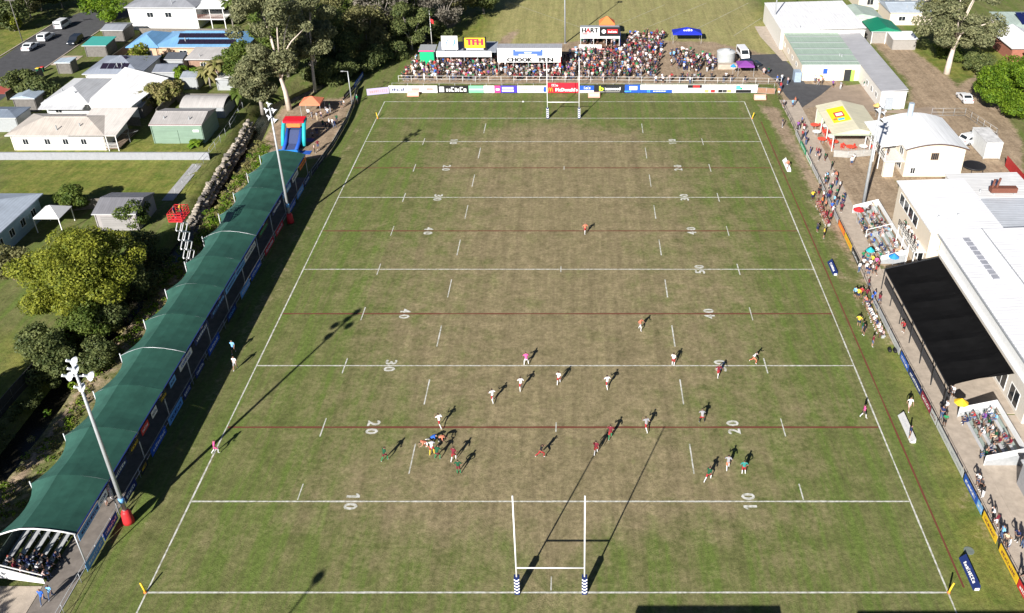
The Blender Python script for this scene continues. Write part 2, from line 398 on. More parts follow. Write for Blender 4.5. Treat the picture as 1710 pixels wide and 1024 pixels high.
for sx in (-1, 1):
    for i in range(9):
        line(sx*13.75, i*10+13.5, sx*13.75, i*10+17.6, .14, name='pitch_dash')
    for i in range(9):
        yc = 11 if i == 0 else (i+1)*10
        line(sx*23.6, yc-1.35 if i else 10.2, sx*23.6, yc+1.35 if i else 12.2, .13, name='pitch_dash', z=.012)
for y in (.9, 20, 50, 80): line(.3, y-.7, .3, y+.7, .13, name='pitch_dash', z=.012)
for i, nn in enumerate((10, 20, 30, 40, 50, 40, 30, 20, 10)):
    for sx in (-1, 1):
        if nn == 50 and sx == -1: continue
        rt = Vector((0, -1 if sx < 0 else 1, 0)); upv = Vector((-sx, 0, 0)); c0 = Vector((sx*18.5, (i+1)*10, .013))
        for k, dg_ in enumerate(str(nn)):
            c = c0+rt*(.6 if k else -.6)
            if dg_ == '1':
                q = lambda a_, b_: tuple(c+rt*a_+upv*b_); mb = MB(); mb.add([q(-.14,-.62), q(.14,-.62), q(.14,.62), q(-.14,.62)], [(0,1,2,3)]); mb.add([q(-.14,.6), q(-.36,.38), q(-.36,.18), q(-.14,.32)], [(0,1,2,3)]); o = mb.build('pitch_number', linew, ground)
            else: o = lettering(ground, dg_, c, rt, upv, 1.22, linew, width=.72, off=0, bold=2); o.name = 'pitch_number'
# the second field beyond the crowd
for a, c in (((1000,55),(1110,8)), ((1075,48),(1180,5)), ((1150,55),(1250,5)), ((1225,60),(1272,30)), ((850,4),(1010,60))):
    p, q = G(*a), G(*c); line(p[0], p[1], q[0], q[1], .22, worn_paint('faded_line', (.4,.38,.26)), z=.005)

# ------------------------------------------------------------------ roads, paths
def sheet(name, poly, m, z=.004):
    mb = MB(); mb.add([(x, y, z) for x, y in poly], [tuple(range(len(poly)))]); return struct(mb.build(name, m))
def slab(name, poly, m, h=.1): return struct(MB().prism(poly, -.02, h).build(name, m))
sheet('street', [(-117.6,100),(-105.2,100),(-105.6,118),(-106.2,140),(-106.2,158),(-100,164),(-104,172),(-114,172),(-118.6,158),(-118.6,140),(-117.6,122)], asphalt)
for k, (x0, x1, y0, y1) in enumerate(((-118.9,-118.65,124,158), (-105.9,-105.65,118,158))):
    struct(MB().box(x0, x1, y0, y1, -.02, .13).build('kerb', concrete))
slab('driveway', [(-105.6,127.5),(-101.5,127.5),(-101.5,133),(-105.6,133)], concrete, .06); slab('driveway', [(-124,121),(-118.9,121),(-118.9,124),(-124,124)], concrete, .06)
sheet('asphalt_yard', gp([(1247,92),(1300,90),(1330,118),(1345,140),(1390,143),(1372,158),(1335,183),(1312,160),(1296,135),(1262,112)]), asphalt)
sheet('dirt_track', gp([(1335,184),(1390,146),(1440,140),(1480,185),(1560,178),(1600,260),(1500,190),(1362,178)]), M('packed_dirt', (.3,.235,.18), .95, .2, .6, bump=.3, bscale=6), .005)
struct(MB().prism([(40.15,108.5),(43.6,108.5),(43.6,101),(43.2,68),(42.5,60),(42.3,50),(42.2,-12),(39.95,-12),(39.65,20),(39.45,48),(39.95,62),(40.2,98)], -.02, .05).build('footpath', concrete))
slab('terrace_slab', [(42.25,-12),(60,-12),(60,21.8),(42.25,21.8)], concrete, .06)
slab('terrace_slab', [(42.25,22),(50,22),(50,50),(42.35,50)], concrete, .07)
slab('path', [(-51,-12),(-42.5,-12),(-42.5,.6),(-51,.6)], concrete, .05)
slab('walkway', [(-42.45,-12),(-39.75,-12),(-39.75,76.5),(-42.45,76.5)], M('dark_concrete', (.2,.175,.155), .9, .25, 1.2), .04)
slab('path', [(-59.6,69),(-57.9,69),(-57.9,81.4),(-59.6,81.4)], M('pale_concrete', (.36,.36,.36), .9, .15, 1), .04)
slab('path', [(44.9,130),(46.1,130),(46.1,153),(43,153),(43,146)], concrete, .06)

# dark creek water
mbw = MB(); cw_ = [p for p in CREEK if p[1] > -40]
for i, (x, y) in enumerate(cw_):
    mbw.v += [(x-2.0, y, -1.7), (x+2.0, y, -1.7)]
    if i: k = 2*i; mbw.face((k-2, k-1, k+1, k))
struct(mbw.build('creek', M('creek_water', (.022,.02,.014), .25, .3, 1.2, bump=.15, bscale=3)))
# ================================================================== people
# joints: side 'l'/'r'; figure 1.78 m tall, faces -Y at rotation 0, feet at z = 0
def J(**k):
    j = dict(pel=(0,0,.95), spi=(0,0,1.16), che=(0,-.01,1.37), nec=(0,0,1.5), hd0=(0,-.02,1.6), hd1=(0,-.01,1.7),
             lhip=(-.1,0,.9), rhip=(.1,0,.9), lkne=(-.11,-.02,.5), rkne=(.11,-.02,.5), lank=(-.11,.02,.09), rank=(.11,.02,.09),
             ltoe=(-.13,-.14,.04), rtoe=(.13,-.14,.04), lsho=(-.19,0,1.42), rsho=(.19,0,1.42), lelb=(-.26,.02,1.14), relb=(.26,.02,1.14),
             lwri=(-.27,-.05,.9), rwri=(.27,-.05,.9), lhan=(-.26,-.08,.8), rhan=(.26,-.08,.8)); j.update(k); return j
EDG = [('pel','spi','shirt'),('spi','che','shirt'),('che','nec','neck'),('nec','hd0','head'),('hd0','hd1','head')]
for s in 'lr':
    EDG += [('pel',s+'hip','shorts'),(s+'hip',s+'kne','thigh'),(s+'kne',s+'ank','calf'),(s+'ank',s+'toe','foot'),
            ('che',s+'sho','shirt'),(s+'sho',s+'elb','uarm'),(s+'elb',s+'wri','farm'),(s+'wri',s+'han','hand')]
RAD = dict(pel=.14, spi=.135, che=.155, nec=.06, hd0=.095, hd1=.1, hip=.105, kne=.06, ank=.042, toe=.035, sho=.075, elb=.046, wri=.032, han=.04)
POSES = {
 'stand': J(), 'stand_arms': J(lelb=(-.27,-.05,1.18), lwri=(-.05,-.2,1.15), lhan=(.04,-.2,1.17), relb=(.27,-.05,1.18), rwri=(.06,-.22,1.1), rhan=(-.02,-.22,1.1)),
 'phone': J(relb=(.27,-.06,1.16), rwri=(.16,-.26,1.28), rhan=(.13,-.3,1.33)),
 'hips': J(lelb=(-.38,.05,1.18), lwri=(-.2,-.02,1.0), lhan=(-.15,-.05,.98), relb=(.38,.05,1.18), rwri=(.2,-.02,1.0), rhan=(.15,-.05,.98), lkne=(-.15,-.03,.5), lank=(-.18,.02,.09), ltoe=(-.22,-.13,.04)),
 'walk': J(lkne=(-.1,-.2,.53), lank=(-.1,-.26,.1), ltoe=(-.11,-.41,.06), rkne=(.1,.05,.5), rank=(.1,.3,.14), rtoe=(.11,.18,.04),
           lelb=(-.26,.14,1.15), lwri=(-.26,.14,.92), lhan=(-.25,.13,.83), relb=(.26,-.1,1.15), rwri=(.25,-.26,.97), rhan=(.24,-.31,.9)),
 'run': J(spi=(0,-.05,1.15), che=(0,-.13,1.35), nec=(0,-.17,1.47), hd0=(0,-.21,1.57), hd1=(0,-.21,1.67), lsho=(-.19,-.13,1.4), rsho=(.19,-.13,1.4),
          lkne=(-.1,-.36,.66), lank=(-.1,-.25,.27), ltoe=(-.11,-.4,.2), rkne=(.1,.16,.55), rank=(.1,.5,.28), rtoe=(.11,.45,.13),
          lelb=(-.3,.12,1.2), lwri=(-.28,-.12,1.1), lhan=(-.26,-.21,1.13), relb=(.3,-.28,1.17), rwri=(.2,-.46,1.32), rhan=(.17,-.5,1.4)),
 'jog': J(che=(0,-.06,1.37), nec=(0,-.08,1.5), hd0=(0,-.11,1.6), hd1=(0,-.1,1.7), lsho=(-.19,-.06,1.42), rsho=(.19,-.06,1.42),
          lkne=(-.11,-.27,.58), lank=(-.11,-.2,.16), ltoe=(-.12,-.35,.1), rkne=(.11,.08,.5), rank=(.11,.36,.2), rtoe=(.12,.28,.06),
          lelb=(-.34,.06,1.2), lwri=(-.36,-.16,1.08), lhan=(-.34,-.24,1.08), relb=(.33,-.14,1.17), rwri=(.3,-.36,1.16), rhan=(.28,-.43,1.19)),
 'ready': J(pel=(0,.1,.82), spi=(0,.02,1.02), che=(0,-.12,1.2), nec=(0,-.2,1.31), hd0=(0,-.27,1.39), hd1=(0,-.29,1.49), lhip=(-.11,.1,.78), rhip=(.11,.1,.78),
          lsho=(-.19,-.13,1.25), rsho=(.19,-.13,1.25), lkne=(-.2,-.16,.46), lank=(-.24,.04,.09), ltoe=(-.28,-.11,.04), rkne=(.2,-.12,.45), rank=(.24,.12,.09), rtoe=(.28,-.03,.04),
          lelb=(-.33,-.2,1.02), lwri=(-.28,-.42,.95), lhan=(-.25,-.5,.97), relb=(.33,-.2,1.02), rwri=(.28,-.42,.95), rhan=(.25,-.5,.97)),
 'bend': J(pel=(0,.18,.86), spi=(0,0,.98), che=(0,-.24,1.04), nec=(0,-.37,1.04), hd0=(0,-.47,1.03), hd1=(0,-.57,1.02), lhip=(-.11,.18,.8), rhip=(.11,.18,.8),
          lsho=(-.2,-.25,1.07), rsho=(.2,-.25,1.07), lkne=(-.16,-.02,.46), lank=(-.2,.22,.1), ltoe=(-.23,.08,.04), rkne=(.17,.12,.45), rank=(.2,.45,.12), rtoe=(.22,.33,.04),
          lelb=(-.3,-.36,.82), lwri=(-.2,-.55,.68), lhan=(-.14,-.62,.64), relb=(.3,-.4,.84), rwri=(.2,-.6,.72), rhan=(.13,-.66,.7)),
 'tackled': J(pel=(0,.1,.52), spi=(0,-.06,.66), che=(0,-.24,.74), nec=(0,-.37,.76), hd0=(0,-.46,.76), hd1=(0,-.55,.72), lhip=(-.11,.12,.48), rhip=(.11,.12,.48),
          lsho=(-.2,-.26,.77), rsho=(.2,-.26,.77), lkne=(-.18,-.1,.16), lank=(-.18,.28,.09), ltoe=(-.18,.43,.05), rkne=(.2,.2,.2), rank=(.24,.58,.1), rtoe=(.24,.72,.05),
          lelb=(-.28,-.4,.56), lwri=(-.1,-.48,.46), lhan=(0,-.5,.44), relb=(.3,-.42,.56), rwri=(.12,-.52,.46), rhan=(.04,-.54,.46)),
 'sit': J(pel=(0,.04,.5), spi=(0,.05,.7), che=(0,.02,.92), nec=(0,0,1.05), hd0=(0,-.03,1.15), hd1=(0,-.02,1.25), lhip=(-.1,.0,.48), rhip=(.1,.0,.48),
          lsho=(-.19,.03,.97), rsho=(.19,.03,.97), lkne=(-.13,-.42,.5), rkne=(.13,-.42,.5), lank=(-.13,-.4,.09), rank=(.13,-.44,.09), ltoe=(-.14,-.56,.04), rtoe=(.14,-.6,.04),
          lelb=(-.26,-.04,.7), lwri=(-.16,-.28,.58), lhan=(-.12,-.37,.57), relb=(.26,-.04,.7), rwri=(.16,-.28,.58), rhan=(.12,-.37,.57)),
 'sit_lean': J(pel=(0,.04,.5), spi=(0,0,.7), che=(0,-.12,.88), nec=(0,-.18,1.0), hd0=(0,-.23,1.09), hd1=(0,-.25,1.19), lhip=(-.1,.0,.48), rhip=(.1,.0,.48),
          lsho=(-.19,-.12,.93), rsho=(.19,-.12,.93), lkne=(-.17,-.42,.5), rkne=(.17,-.42,.5), lank=(-.16,-.36,.09), rank=(.16,-.4,.09), ltoe=(-.18,-.51,.04), rtoe=(.18,-.55,.04),
          lelb=(-.22,-.34,.66), lwri=(-.07,-.48,.62), lhan=(0,-.53,.64), relb=(.22,-.34,.66), rwri=(.07,-.48,.6), rhan=(0,-.53,.58)),
 'lean': J(spi=(0,-.03,1.15), che=(0,-.12,1.34), nec=(0,-.16,1.46), hd0=(0,-.2,1.56), hd1=(0,-.2,1.66), lsho=(-.19,-.12,1.39), rsho=(.19,-.12,1.39),
          lelb=(-.28,-.3,1.16), lwri=(-.1,-.42,1.12), lhan=(-.02,-.43,1.12), relb=(.28,-.3,1.16), rwri=(.1,-.43,1.1), rhan=(.02,-.44,1.09)),
}
PM = {}
def pose_mesh(name, hi=True):
    key = (name, hi)
    if key in PM: return PM[key]
    j = POSES[name]; ks = list(j); ix = {k: i for i, k in enumerate(ks)}
    me = bpy.data.meshes.new('person_'+name)
    bm = bmesh.new(); lay = bm.verts.layers.skin.verify()
    vs = [bm.verts.new(j[k]) for k in ks]
    for k, v in zip(ks, vs):
        r = RAD[k[1:] if k[0] in 'lr' and k[1:] in RAD else k]
        v[lay].radius = (r*(1.18 if k in ('che','pel') else 1), r*(.82 if k in ('che','spi') else 1)); v[lay].use_root = k == 'pel'
    for a, b, _ in EDG: bm.edges.new((vs[ix[a]], vs[ix[b]]))
    bm.to_mesh(me); bm.free()
    o = bpy.data.objects.new('tmp', me); COL.objects.link(o)
    sk = o.modifiers.new('s', 'SKIN'); sk.use_smooth_shade = True; sk.branch_smoothing = .3
    if hi: sb = o.modifiers.new('u', 'SUBSURF'); sb.levels = 1; sb.render_levels = 1
    dg = bpy.context.evaluated_depsgraph_get(); out = bpy.data.meshes.new_from_object(o.evaluated_get(dg)); bpy.data.objects.remove(o)
    out.name = 'person_'+name
    V = [v.co.copy() for v in out.vertices]; Fc = [tuple(p.vertices) for p in out.polygons]; mi = []
    segs = [(Vector(j[a]), Vector(j[b]), t) for a, b, t in EDG]
    hd = Vector(j['hd1']); up = (Vector(j['hd1'])-Vector(j['nec'])).normalized()
    fw = Vector((0,-1,0)); fw = (fw-up*fw.dot(up)).normalized() if abs(up.y) < .8 else Vector((0,0,-1))
    hc = (Vector(j['hd0'])+hd)/2
    for f in Fc:
        c = sum((V[i] for i in f), Vector())/len(f); best = None
        for a, b, t in segs:
            u = max(0, min(1, (c-a).dot(b-a)/(b-a).length_squared)); d = (c-(a+(b-a)*u)).length
            rr = {'shirt': .13, 'shorts': .12, 'thigh': .08, 'head': .09}.get(t, .04)
            if best is None or d-rr < best[0]: best = (d-rr, t, u)
        _, t, u = best
        if t == 'head': m_ = 5 if ((c-hc).dot(up) > .06 or ((c-hc).dot(fw) < -.01 and (c-hc).dot(up) > -.04)) else 0
        elif t == 'neck': m_ = 1 if u < .55 else 0
        else: m_ = {'shirt': 1, 'shorts': 2, 'thigh': 2 if u < .8 else 3, 'calf': 3, 'foot': 4, 'uarm': 1 if u < .75 else 6, 'farm': 6 if u < .85 else 0, 'hand': 0}[t]
        mi.append(m_)
    if hi:   # face and fingers
        def blob(c, r, m_, st=(1,1,1)):
            o_ = len(V); rt = up.cross(fw)
            for dx, dy, dz in ((1,0,0),(-1,0,0),(0,1,0),(0,-1,0),(0,0,1),(0,0,-1)): V.append(c+rt*dx*r*st[0]+fw*dy*r*st[1]+up*dz*r*st[2])
            for a, b, d in ((0,2,4),(2,1,4),(1,3,4),(3,0,4),(2,0,5),(1,2,5),(3,1,5),(0,3,5)): Fc.append((o_+a, o_+b, o_+d)); mi.append(m_)
        rt = up.cross(fw)
        blob(hc+fw*.1-up*.012, .022, 0, (.7,1,1.2))
        for s in (-1, 1):
            blob(hc+fw*.088+rt*s*.035+up*.012, .011, 5); blob(hc+rt*s*.1-up*.005, .022, 0, (.5,.8,1.2))
        blob(hc+fw*.092-up*.052, .016, 0, (1.5,.4,.5))
        for s in 'lr':
            h = Vector(j[s+'han']); d = (h-Vector(j[s+'wri'])).normalized(); sd = d.cross(Vector((0,1,0) if abs(d.y) < .8 else (0,0,1))).normalized(); nn = sd.cross(d)
            for q in range(5):
                if q == 4: b0 = h+sd*.035-d*.03; e0 = b0+(sd*.7+d*.7)*.045; e1 = e0+d*.02
                else: b0 = h+sd*(-.027+.018*q)+d*.015; ln = (.055,.072,.078,.066)[q]; e0 = b0+d*ln*.6; e1 = e0+(d*.6+nn*.6).normalized()*ln*.5
                o_ = len(V)
                for p, r in ((b0, .0095), (e0, .0085), (e1, .006)):
                    for a, b in ((1,0),(-.5,.87),(-.5,-.87)): V.append(p+sd*a*r+nn*b*r)
                for k in (0, 3):
                    for a in range(3): Fc.append((o_+k+a, o_+k+(a+1)%3, o_+k+3+(a+1)%3, o_+k+3+a)); mi.append(0)
                Fc.append((o_+6, o_+7, o_+8)); mi.append(0)
    m2 = bpy.data.meshes.new('person_'+name); m2.from_pydata([tuple(v) for v in V], [], Fc)
    for k in range(7): m2.materials.append(None)
    m2.polygons.foreach_set('material_index', mi); m2.polygons.foreach_set('use_smooth', [True]*len(Fc))
    bpy.data.meshes.remove(out); PM[key] = m2
    return m2
CL = {}
def cloth(n, c): CL[n] = M('cloth_'+n.replace(' ', '_'), c, .85, .1, 12)
for n_, c_ in {'white': (.66,.66,.67), 'black': (.015,.015,.018), 'navy': (.015,.025,.09), 'grey': (.28,.28,.3), 'red': (.36,.03,.035), 'maroon': (.16,.015,.03), 'green': (.02,.2,.08),
    'dark green': (.008,.075,.035), 'pink': (.7,.1,.3), 'pale pink': (.55,.38,.36), 'orange': (.75,.2,.04), 'blue': (.03,.12,.5), 'sky blue': (.2,.45,.75), 'yellow': (.7,.5,.05),
    'beige': (.5,.4,.28), 'brown': (.14,.07,.035), 'denim': (.06,.1,.2), 'purple': (.2,.07,.3), 'charcoal': (.05,.05,.055), 'coral': (.62,.2,.12), 'teal': (.03,.22,.2)}.items(): cloth(n_, c_)
SKIN = [M('skin_a', (.34,.2,.145), .6, .05), M('skin_b', (.24,.135,.095), .6, .05), M('skin_c', (.13,.07,.05), .6, .05)]
HAIR = {'dark hair': M('hair_dark', (.012,.009,.008), .7, .1), 'brown hair': M('hair_brown', (.06,.03,.015), .7, .1), 'fair hair': M('hair_fair', (.35,.22,.09), .7, .1),
        'black cap': CL['black'], 'white cap': CL['white'], 'red cap': CL['red'], 'green cap': CL['green'], 'beige hat': CL['beige']}
SHOE = [CL['white'], CL['black'], CL['grey']]
NP = [0]
def person(pose, loc, rz, shirt, legs, low, head, label, group, skin=0, sleeve=None, shoe=None, sc=1.0, rr=R):
    """low: colour of the lower leg ('skin' for shorts); a single person mesh of shared pose data with its own clothing materials"""
    o = bpy.data.objects.new('person', pose_mesh(pose)); COL.objects.link(o); NP[0] += 1
    sk = SKIN[skin]
    ms = [sk, CL[shirt], CL[legs], sk if low == 'skin' else CL[low], shoe or rr.choice(SHOE), HAIR[head], CL[sleeve] if sleeve else sk]
    for s, m in zip(o.material_slots, ms): s.link = 'OBJECT'; s.material = m
    o.location = loc; o.rotation_euler = (0, 0, rz); o.scale = (sc, sc, sc)
    return tag(o, label, 'person', group)
TOPS = ['white']*11+['black']*8+['navy']*5+['grey']*5+['red']*2+['maroon']*4+['green','green']+['dark green']*4+['pale pink']*4+['blue','sky blue','beige','purple','coral']+['charcoal']*5
BOTS = ['black']*4+['navy']*2+['denim']*4+['grey','beige','charcoal','white']
HEADS = ['dark hair']*6+['brown hair']*5+['fair hair']*2+['black cap']*2+['white cap']*2+['red cap','green cap','beige hat']
def outfit(rr):
    t = rr.choice(TOPS); b = rr.choice(BOTS); short = rr.random() < .5; h = rr.choice(HEADS)
    return t, b, ('skin' if short else b), h
def clothes_text(t, b, low, h):
    return f"{t} top, {b} {'shorts' if low == 'skin' else 'trousers'} and {h}"
SEEN = set()
def spectator(pose, loc, rz, place, group, rr, fit=None):
    t, b, low, h = fit or outfit(rr)
    verb = 'seated' if pose.startswith('sit') else ('leaning' if pose == 'lean' else ('walking' if pose == 'walk' else 'standing'))
    for k in range(40):
        key = (clothes_text(t, b, low, h), verb, place)
        if key not in SEEN: break
        if fit: h = rr.choice(HEADS); b = rr.choice(BOTS); low = 'skin' if rr.random() < .5 else b
        else: t, b, low, h = outfit(rr)
    SEEN.add(key)
    return person(pose, loc, rz, t, b, low, h, f"person in {clothes_text(t, b, low, h)} {verb} {place}", group, skin=rr.choice((0,0,0,1,1,2)), sleeve=(t if rr.random() < .25 else None), sc=rr.uniform(.93, 1.05), rr=rr)

# ---- the two teams and officials on the pitch: photo pixel of the feet, pose, facing, kit
def on(u, v): return G(u, v, .0)
P_ = dict(white=('white','red','white'), green=('dark green','maroon','green'), red=('maroon','red','white'))
def player(u, v, pose, deg, kit, label, skin=1, low=None, head='dark hair', sh=None):
    s, l, k = P_[kit] if kit in P_ else kit
    x, y, _ = on(u, v)
    return person(pose, (x, y, .005), math.radians(deg), s, l, low or k, head, label, 'players and officials on the pitch', skin=skin, shoe=CL['white'], sc=1.06)
W = 'white jersey'; D = 'dark green jersey'; RD = 'maroon jersey'
player(977,391,'jog',20,('coral','red','white'),'lone player in orange jersey farthest up the pitch near the red forty line',0)
player(1069,552,'jog',40,('coral','white','white'),'player in orange jersey and white shorts jogging below the halfway line')
player(1124,611,'stand',150,'white',f'player in {W} standing on the thirty line at the inner dashes')
player(1199,630,'jog',10,('maroon','red','white'),'player in maroon jersey running over the painted thirty number')
player(1258,608,'run',60,('white','coral','coral'),'player in white jersey with orange socks striding by the outer dash')
player(933,642,'walk',170,'white',f'player in {W} just below the thirty line, right of the pink referee',head='brown hair')
player(870,652,'jog',190,'white',f'player in {W} jogging below left of the pink referee')
player(1014,649,'jog',200,'white',f'player in {W} in the middle, rightmost of the central line of four')
player(823,672,'jog',210,'white',f'player in {W} in the middle, leftmost of the central line of four')
player(735,714,'run',215,'white',f'player in {W} running just above the tackle on the red twenty line')
player(643,770,'jog',140,'green',f'player in {D} alone left of the tackle near the left twenty number')
player(711,750,'bend',300,('coral','white','coral'),'tackling player in orange jersey bending at the left of the tackle',0)
player(722,756,'bend',185,('white','red','yellow'),'tackling player in white jersey and red shorts bending in the middle of the tackle')
player(722,738,'tackled',90,('blue','navy','white'),'tackled player in blue jersey brought down under the others',0)
player(737,742,'bend',70,('coral','black','black'),'tackling player in orange jersey and black shorts at the right of the tackle',1)
player(731,766,'ready',160,'green',f'player in {D} crouched just below the tackle as marker')
player(758,770,'jog',160,'red',f'player in {RD} right of the tackle, upper of two close together')
player(766,791,'hips',180,'green',f'player in {D} with hands on hips, lower of two right of the tackle')
player(903,765,'run',100,('black','red','red'),'player in black jersey and red shorts striding left of the goal post shadow')
player(995,759,'walk',170,'red',f'player in {RD} at the tip of the left goal post shadow')
player(1019,733,'jog',175,('maroon','red','green'),'player in maroon jersey and green socks just below the red twenty line')
player(1079,720,'run',200,('grey','red','white'),'player in grey and red kit striding across the red twenty line')
player(1172,705,'ready',180,('grey','red','black'),'player in grey jersey bending forward above the twenty line, near the right number')
player(1215,784,'jog',175,('grey','coral','white'),'player in grey jersey, left of the pair below the right twenty number')
player(1241,792,'hips',180,('teal','red','white'),'player in teal jersey, right of the pair below the right twenty number')
player(1182,804,'run',140,('dark green','red','white'),'player in dark green jersey and red shorts lunging lowest on the right side')
player(879,609,'ready',190,('pink','white','white'),'referee in pink shirt on the thirty line in the middle')
player(361,758,'jog',120,('pink','pink','white'),'touch judge in pink kit on the left touchline near the twenty line')
player(1441,698,'walk',90,('pink','charcoal','white'),'touch judge in pink shirt on the right touchline near the twenty line')
player(1517,686,'walk',0,('white','pale pink','skin'),'person in all white walking outside the right touchline by the white sign',0,low='skin')
player(1518,733,'stand',60,('navy','black','skin'),'person in navy standing behind the white touchline sign',0,low='skin')
player(1306,213,'stand',70,('navy','grey','grey'),'person in navy standing alone near the far right corner of the pitch',0)
player(1314,284,'walk',20,('coral','white','skin'),'person in coral top beside the white sign near the right touchline',0,low='skin')
player(391,590,'walk',0,('sky blue','navy','skin'),'person in light blue walking in the stand shadow, farther of two',0,low='skin')
player(394,617,'walk',0,('white','grey','skin'),'person in white walking at the edge of the stand shadow, nearer of two',0,low='skin')
# ================================================================== goal posts, corner posts, floodlights
def goal_posts(y, xl, xr, label, H=11.3):
    t = thing('goal_posts', label, 'goal posts', ((xl+xr)/2, y, 0), 'goal posts')
    for x in (xl, xr):
        MB().tube([(x,y,0),(x,y,H)], [.075,.06], 12).build('upright', white, t, smooth=True)
        pd = MB().box(x-.22, x+.22, y-.22, y+.22, .005, 2.0).build('post_pad', navy, t)
        for k in range(5):
            z = .12+k*.37; mb = MB()
            for sx, sy in ((0,-1),(0,1),(1,0),(-1,0)):
                q = (lambda a, zz: (x+a, y+sy*.225, zz)) if sy else (lambda a, zz: (x+sx*.225, y+a, zz))
                mb.add([q(-.22,z+.2), q(0,z), q(0,z+.17), q(-.22,z+.37)], [(0,1,2,3)]); mb.add([q(.22,z+.2), q(0,z), q(0,z+.17), q(.22,z+.37)], [(0,1,2,3)])
            mb.build('chevron', white, pd)
    MB().tube([(xl+.05,y,3.05),(xr-.05,y,3.05)], .06, 10).build('crossbar', white, t, smooth=True)
goal_posts(.0, -2.5, 3.11, 'white goal posts with navy chevron pads on the nearest try line')
goal_posts(100., -2.9, 2.72, 'white goal posts with navy chevron pads before the far crowd')
for u, v, l in ((1584,990,'near right'), (243,990,'near left'), (1256,198,'far right'), (631,198,'far left')):
    x, y, _ = G(u, v); t = thing('corner_post', f'short padded yellow corner post at the {l} end of the try line', 'corner post', (x, y, 0), 'corner posts')
    d = .35 if u > 900 else -.28
    MB().tube([(x,y,0),(x+d*.3,y+.05,.45),(x+d*.8,y+.1,1.1)], [.08,.08,.07], 10).build('post', yellow, t, smooth=True)
    MB().tube([(x,y,0),(x+d*.06,y,.11)], .125, 10).build('base', orange, t, smooth=True)
lampface = M('lamp_lens', (.7,.72,.75), .2, .03)
def floodlight(x, y, H, label, heads, pad=None, r=.2, arm=1.5):
    t = thing('floodlight_pole', label, 'floodlight', (x, y, 0), 'floodlight poles round the ground')
    MB().tube([(x,y,-.02),(x,y,H*.5),(x,y,H)], [r, r*.8, r*.5], 12).build('pole', steel, t, smooth=True)
    MB().tube([(x,y,0),(x,y,.06)], r*1.9, 12).build('base_plate', steel, t)
    if pad:
        MB().tube([(x,y,.06),(x,y,.4),(x,y,1.3),(x,y,1.6)], [.5,.48,.42,.27], 10).build('base_pad', red, t, smooth=True)
        MB().tube([(x,y,2.6),(x,y,3.1)], r*1.25, 12).build('band', ltblue, t, smooth=True)
    zs = sorted({h[2] for h in heads})
    for z in zs:
        ws = [h[0] for h in heads if h[2] == z]
        MB().bar((x+min(ws+[0])-.1, y+.1, z), (x+max(ws+[0])+.1, y+.1, z), .1).build('crossarm', steel, t)
    for dx, dy, z in heads:
        c = Vector((x+dx, y+dy, z)); mb = MB()
        n = Vector((-x, 45-y, 0)).normalized(); rz = math.atan2(n.x, -n.y)*-1+PI
        ang = math.atan2(n.y, n.x)
        ax = (n-Vector((0,0,.75))).normalized(); hb = MB(); hb.tube([c-ax*.05, c+ax*.12, c+ax*.26], [.17,.34,.42], 12); hb.tube([c-ax*.42, c-ax*.06], .12, 8)
        h = hb.build('lamp_head', lampface, t); e = c+ax*.265; MB().tube([e, e+ax*.012], .37, 12).build('lens', gl, h)
        MB().bar(c+ax*.2+Vector((-n.y,n.x,0))*.43, c+ax*.2-Vector((-n.y,n.x,0))*.43, .05).build('yoke', steel, h)
    return t
ph = [(0,0,18.5), (-.2,.1,17.6), (-.85,.1,16.9), (.85,.1,16.9), (-.2,.1,15.7)]
floodlight(-38.15, 7.5, 18.3, 'tall floodlight pole with red padded foot before the near end of the stand', ph, True)
floodlight(-38.5, 62.3, 18.0, 'tall floodlight pole with red padded foot before the far end of the stand', [(0,0,18.1),(-.5,.1,17.2),(.5,.1,17.2),(-.3,.1,16.2),(.4,.1,15.8)], True)
floodlight(44.25, 66.3, 16.2, 'thick floodlight pole beside the upper bleacher on the club house side', [(.2,0,16.2),(.6,.1,15.2),(-.3,.1,15.6),(.6,.1,14.2)], False, .26)
floodlight(46.2, 147.5, 17.0, 'white floodlight pole by the corner of the long white roof', [(-.4,0,17),(.4,0,17)], False, .17)
floodlight(-.3, 141.2, 18.0, 'white pole standing on the mound behind the shelters', [(-.4,0,17.8),(.4,0,17.8)], False, .18)
floodlight(-33.0, -31.0, 18.4, 'floodlight pole behind the near left corner, seen by its shadow', [(0,0,18.3)], False, .17)
for u, v, H, l in ((588,175,6.5,'slim lamp post on the grass bank by the far left corner'), (38,70,9.5,'timber power pole beside the parked cars'), (20,33,10,'timber power pole among the dark trees in the top left')):
    x, y, _ = G(u, v); t = thing('lamp_post' if H < 8 else 'power_pole', l, 'pole', (x, y, 0))
    MB().tube([(x,y,-.02),(x,y,H)], [.11,.08], 8).build('pole', steel if H < 8 else greytimber, t, smooth=True)
    if H < 8:
        MB().bar((x,y,H-.05), (x-.9,y,H), .07).build('arm', steel, t); MB().rbox((x-1.0,y,H), (.5,.25,.12)).build('lamp_head', steel, t)
    else:
        MB().bar((x-1.1,y,H-.4), (x+1.1,y,H-.4), .12).build('crossarm', greytimber, t)
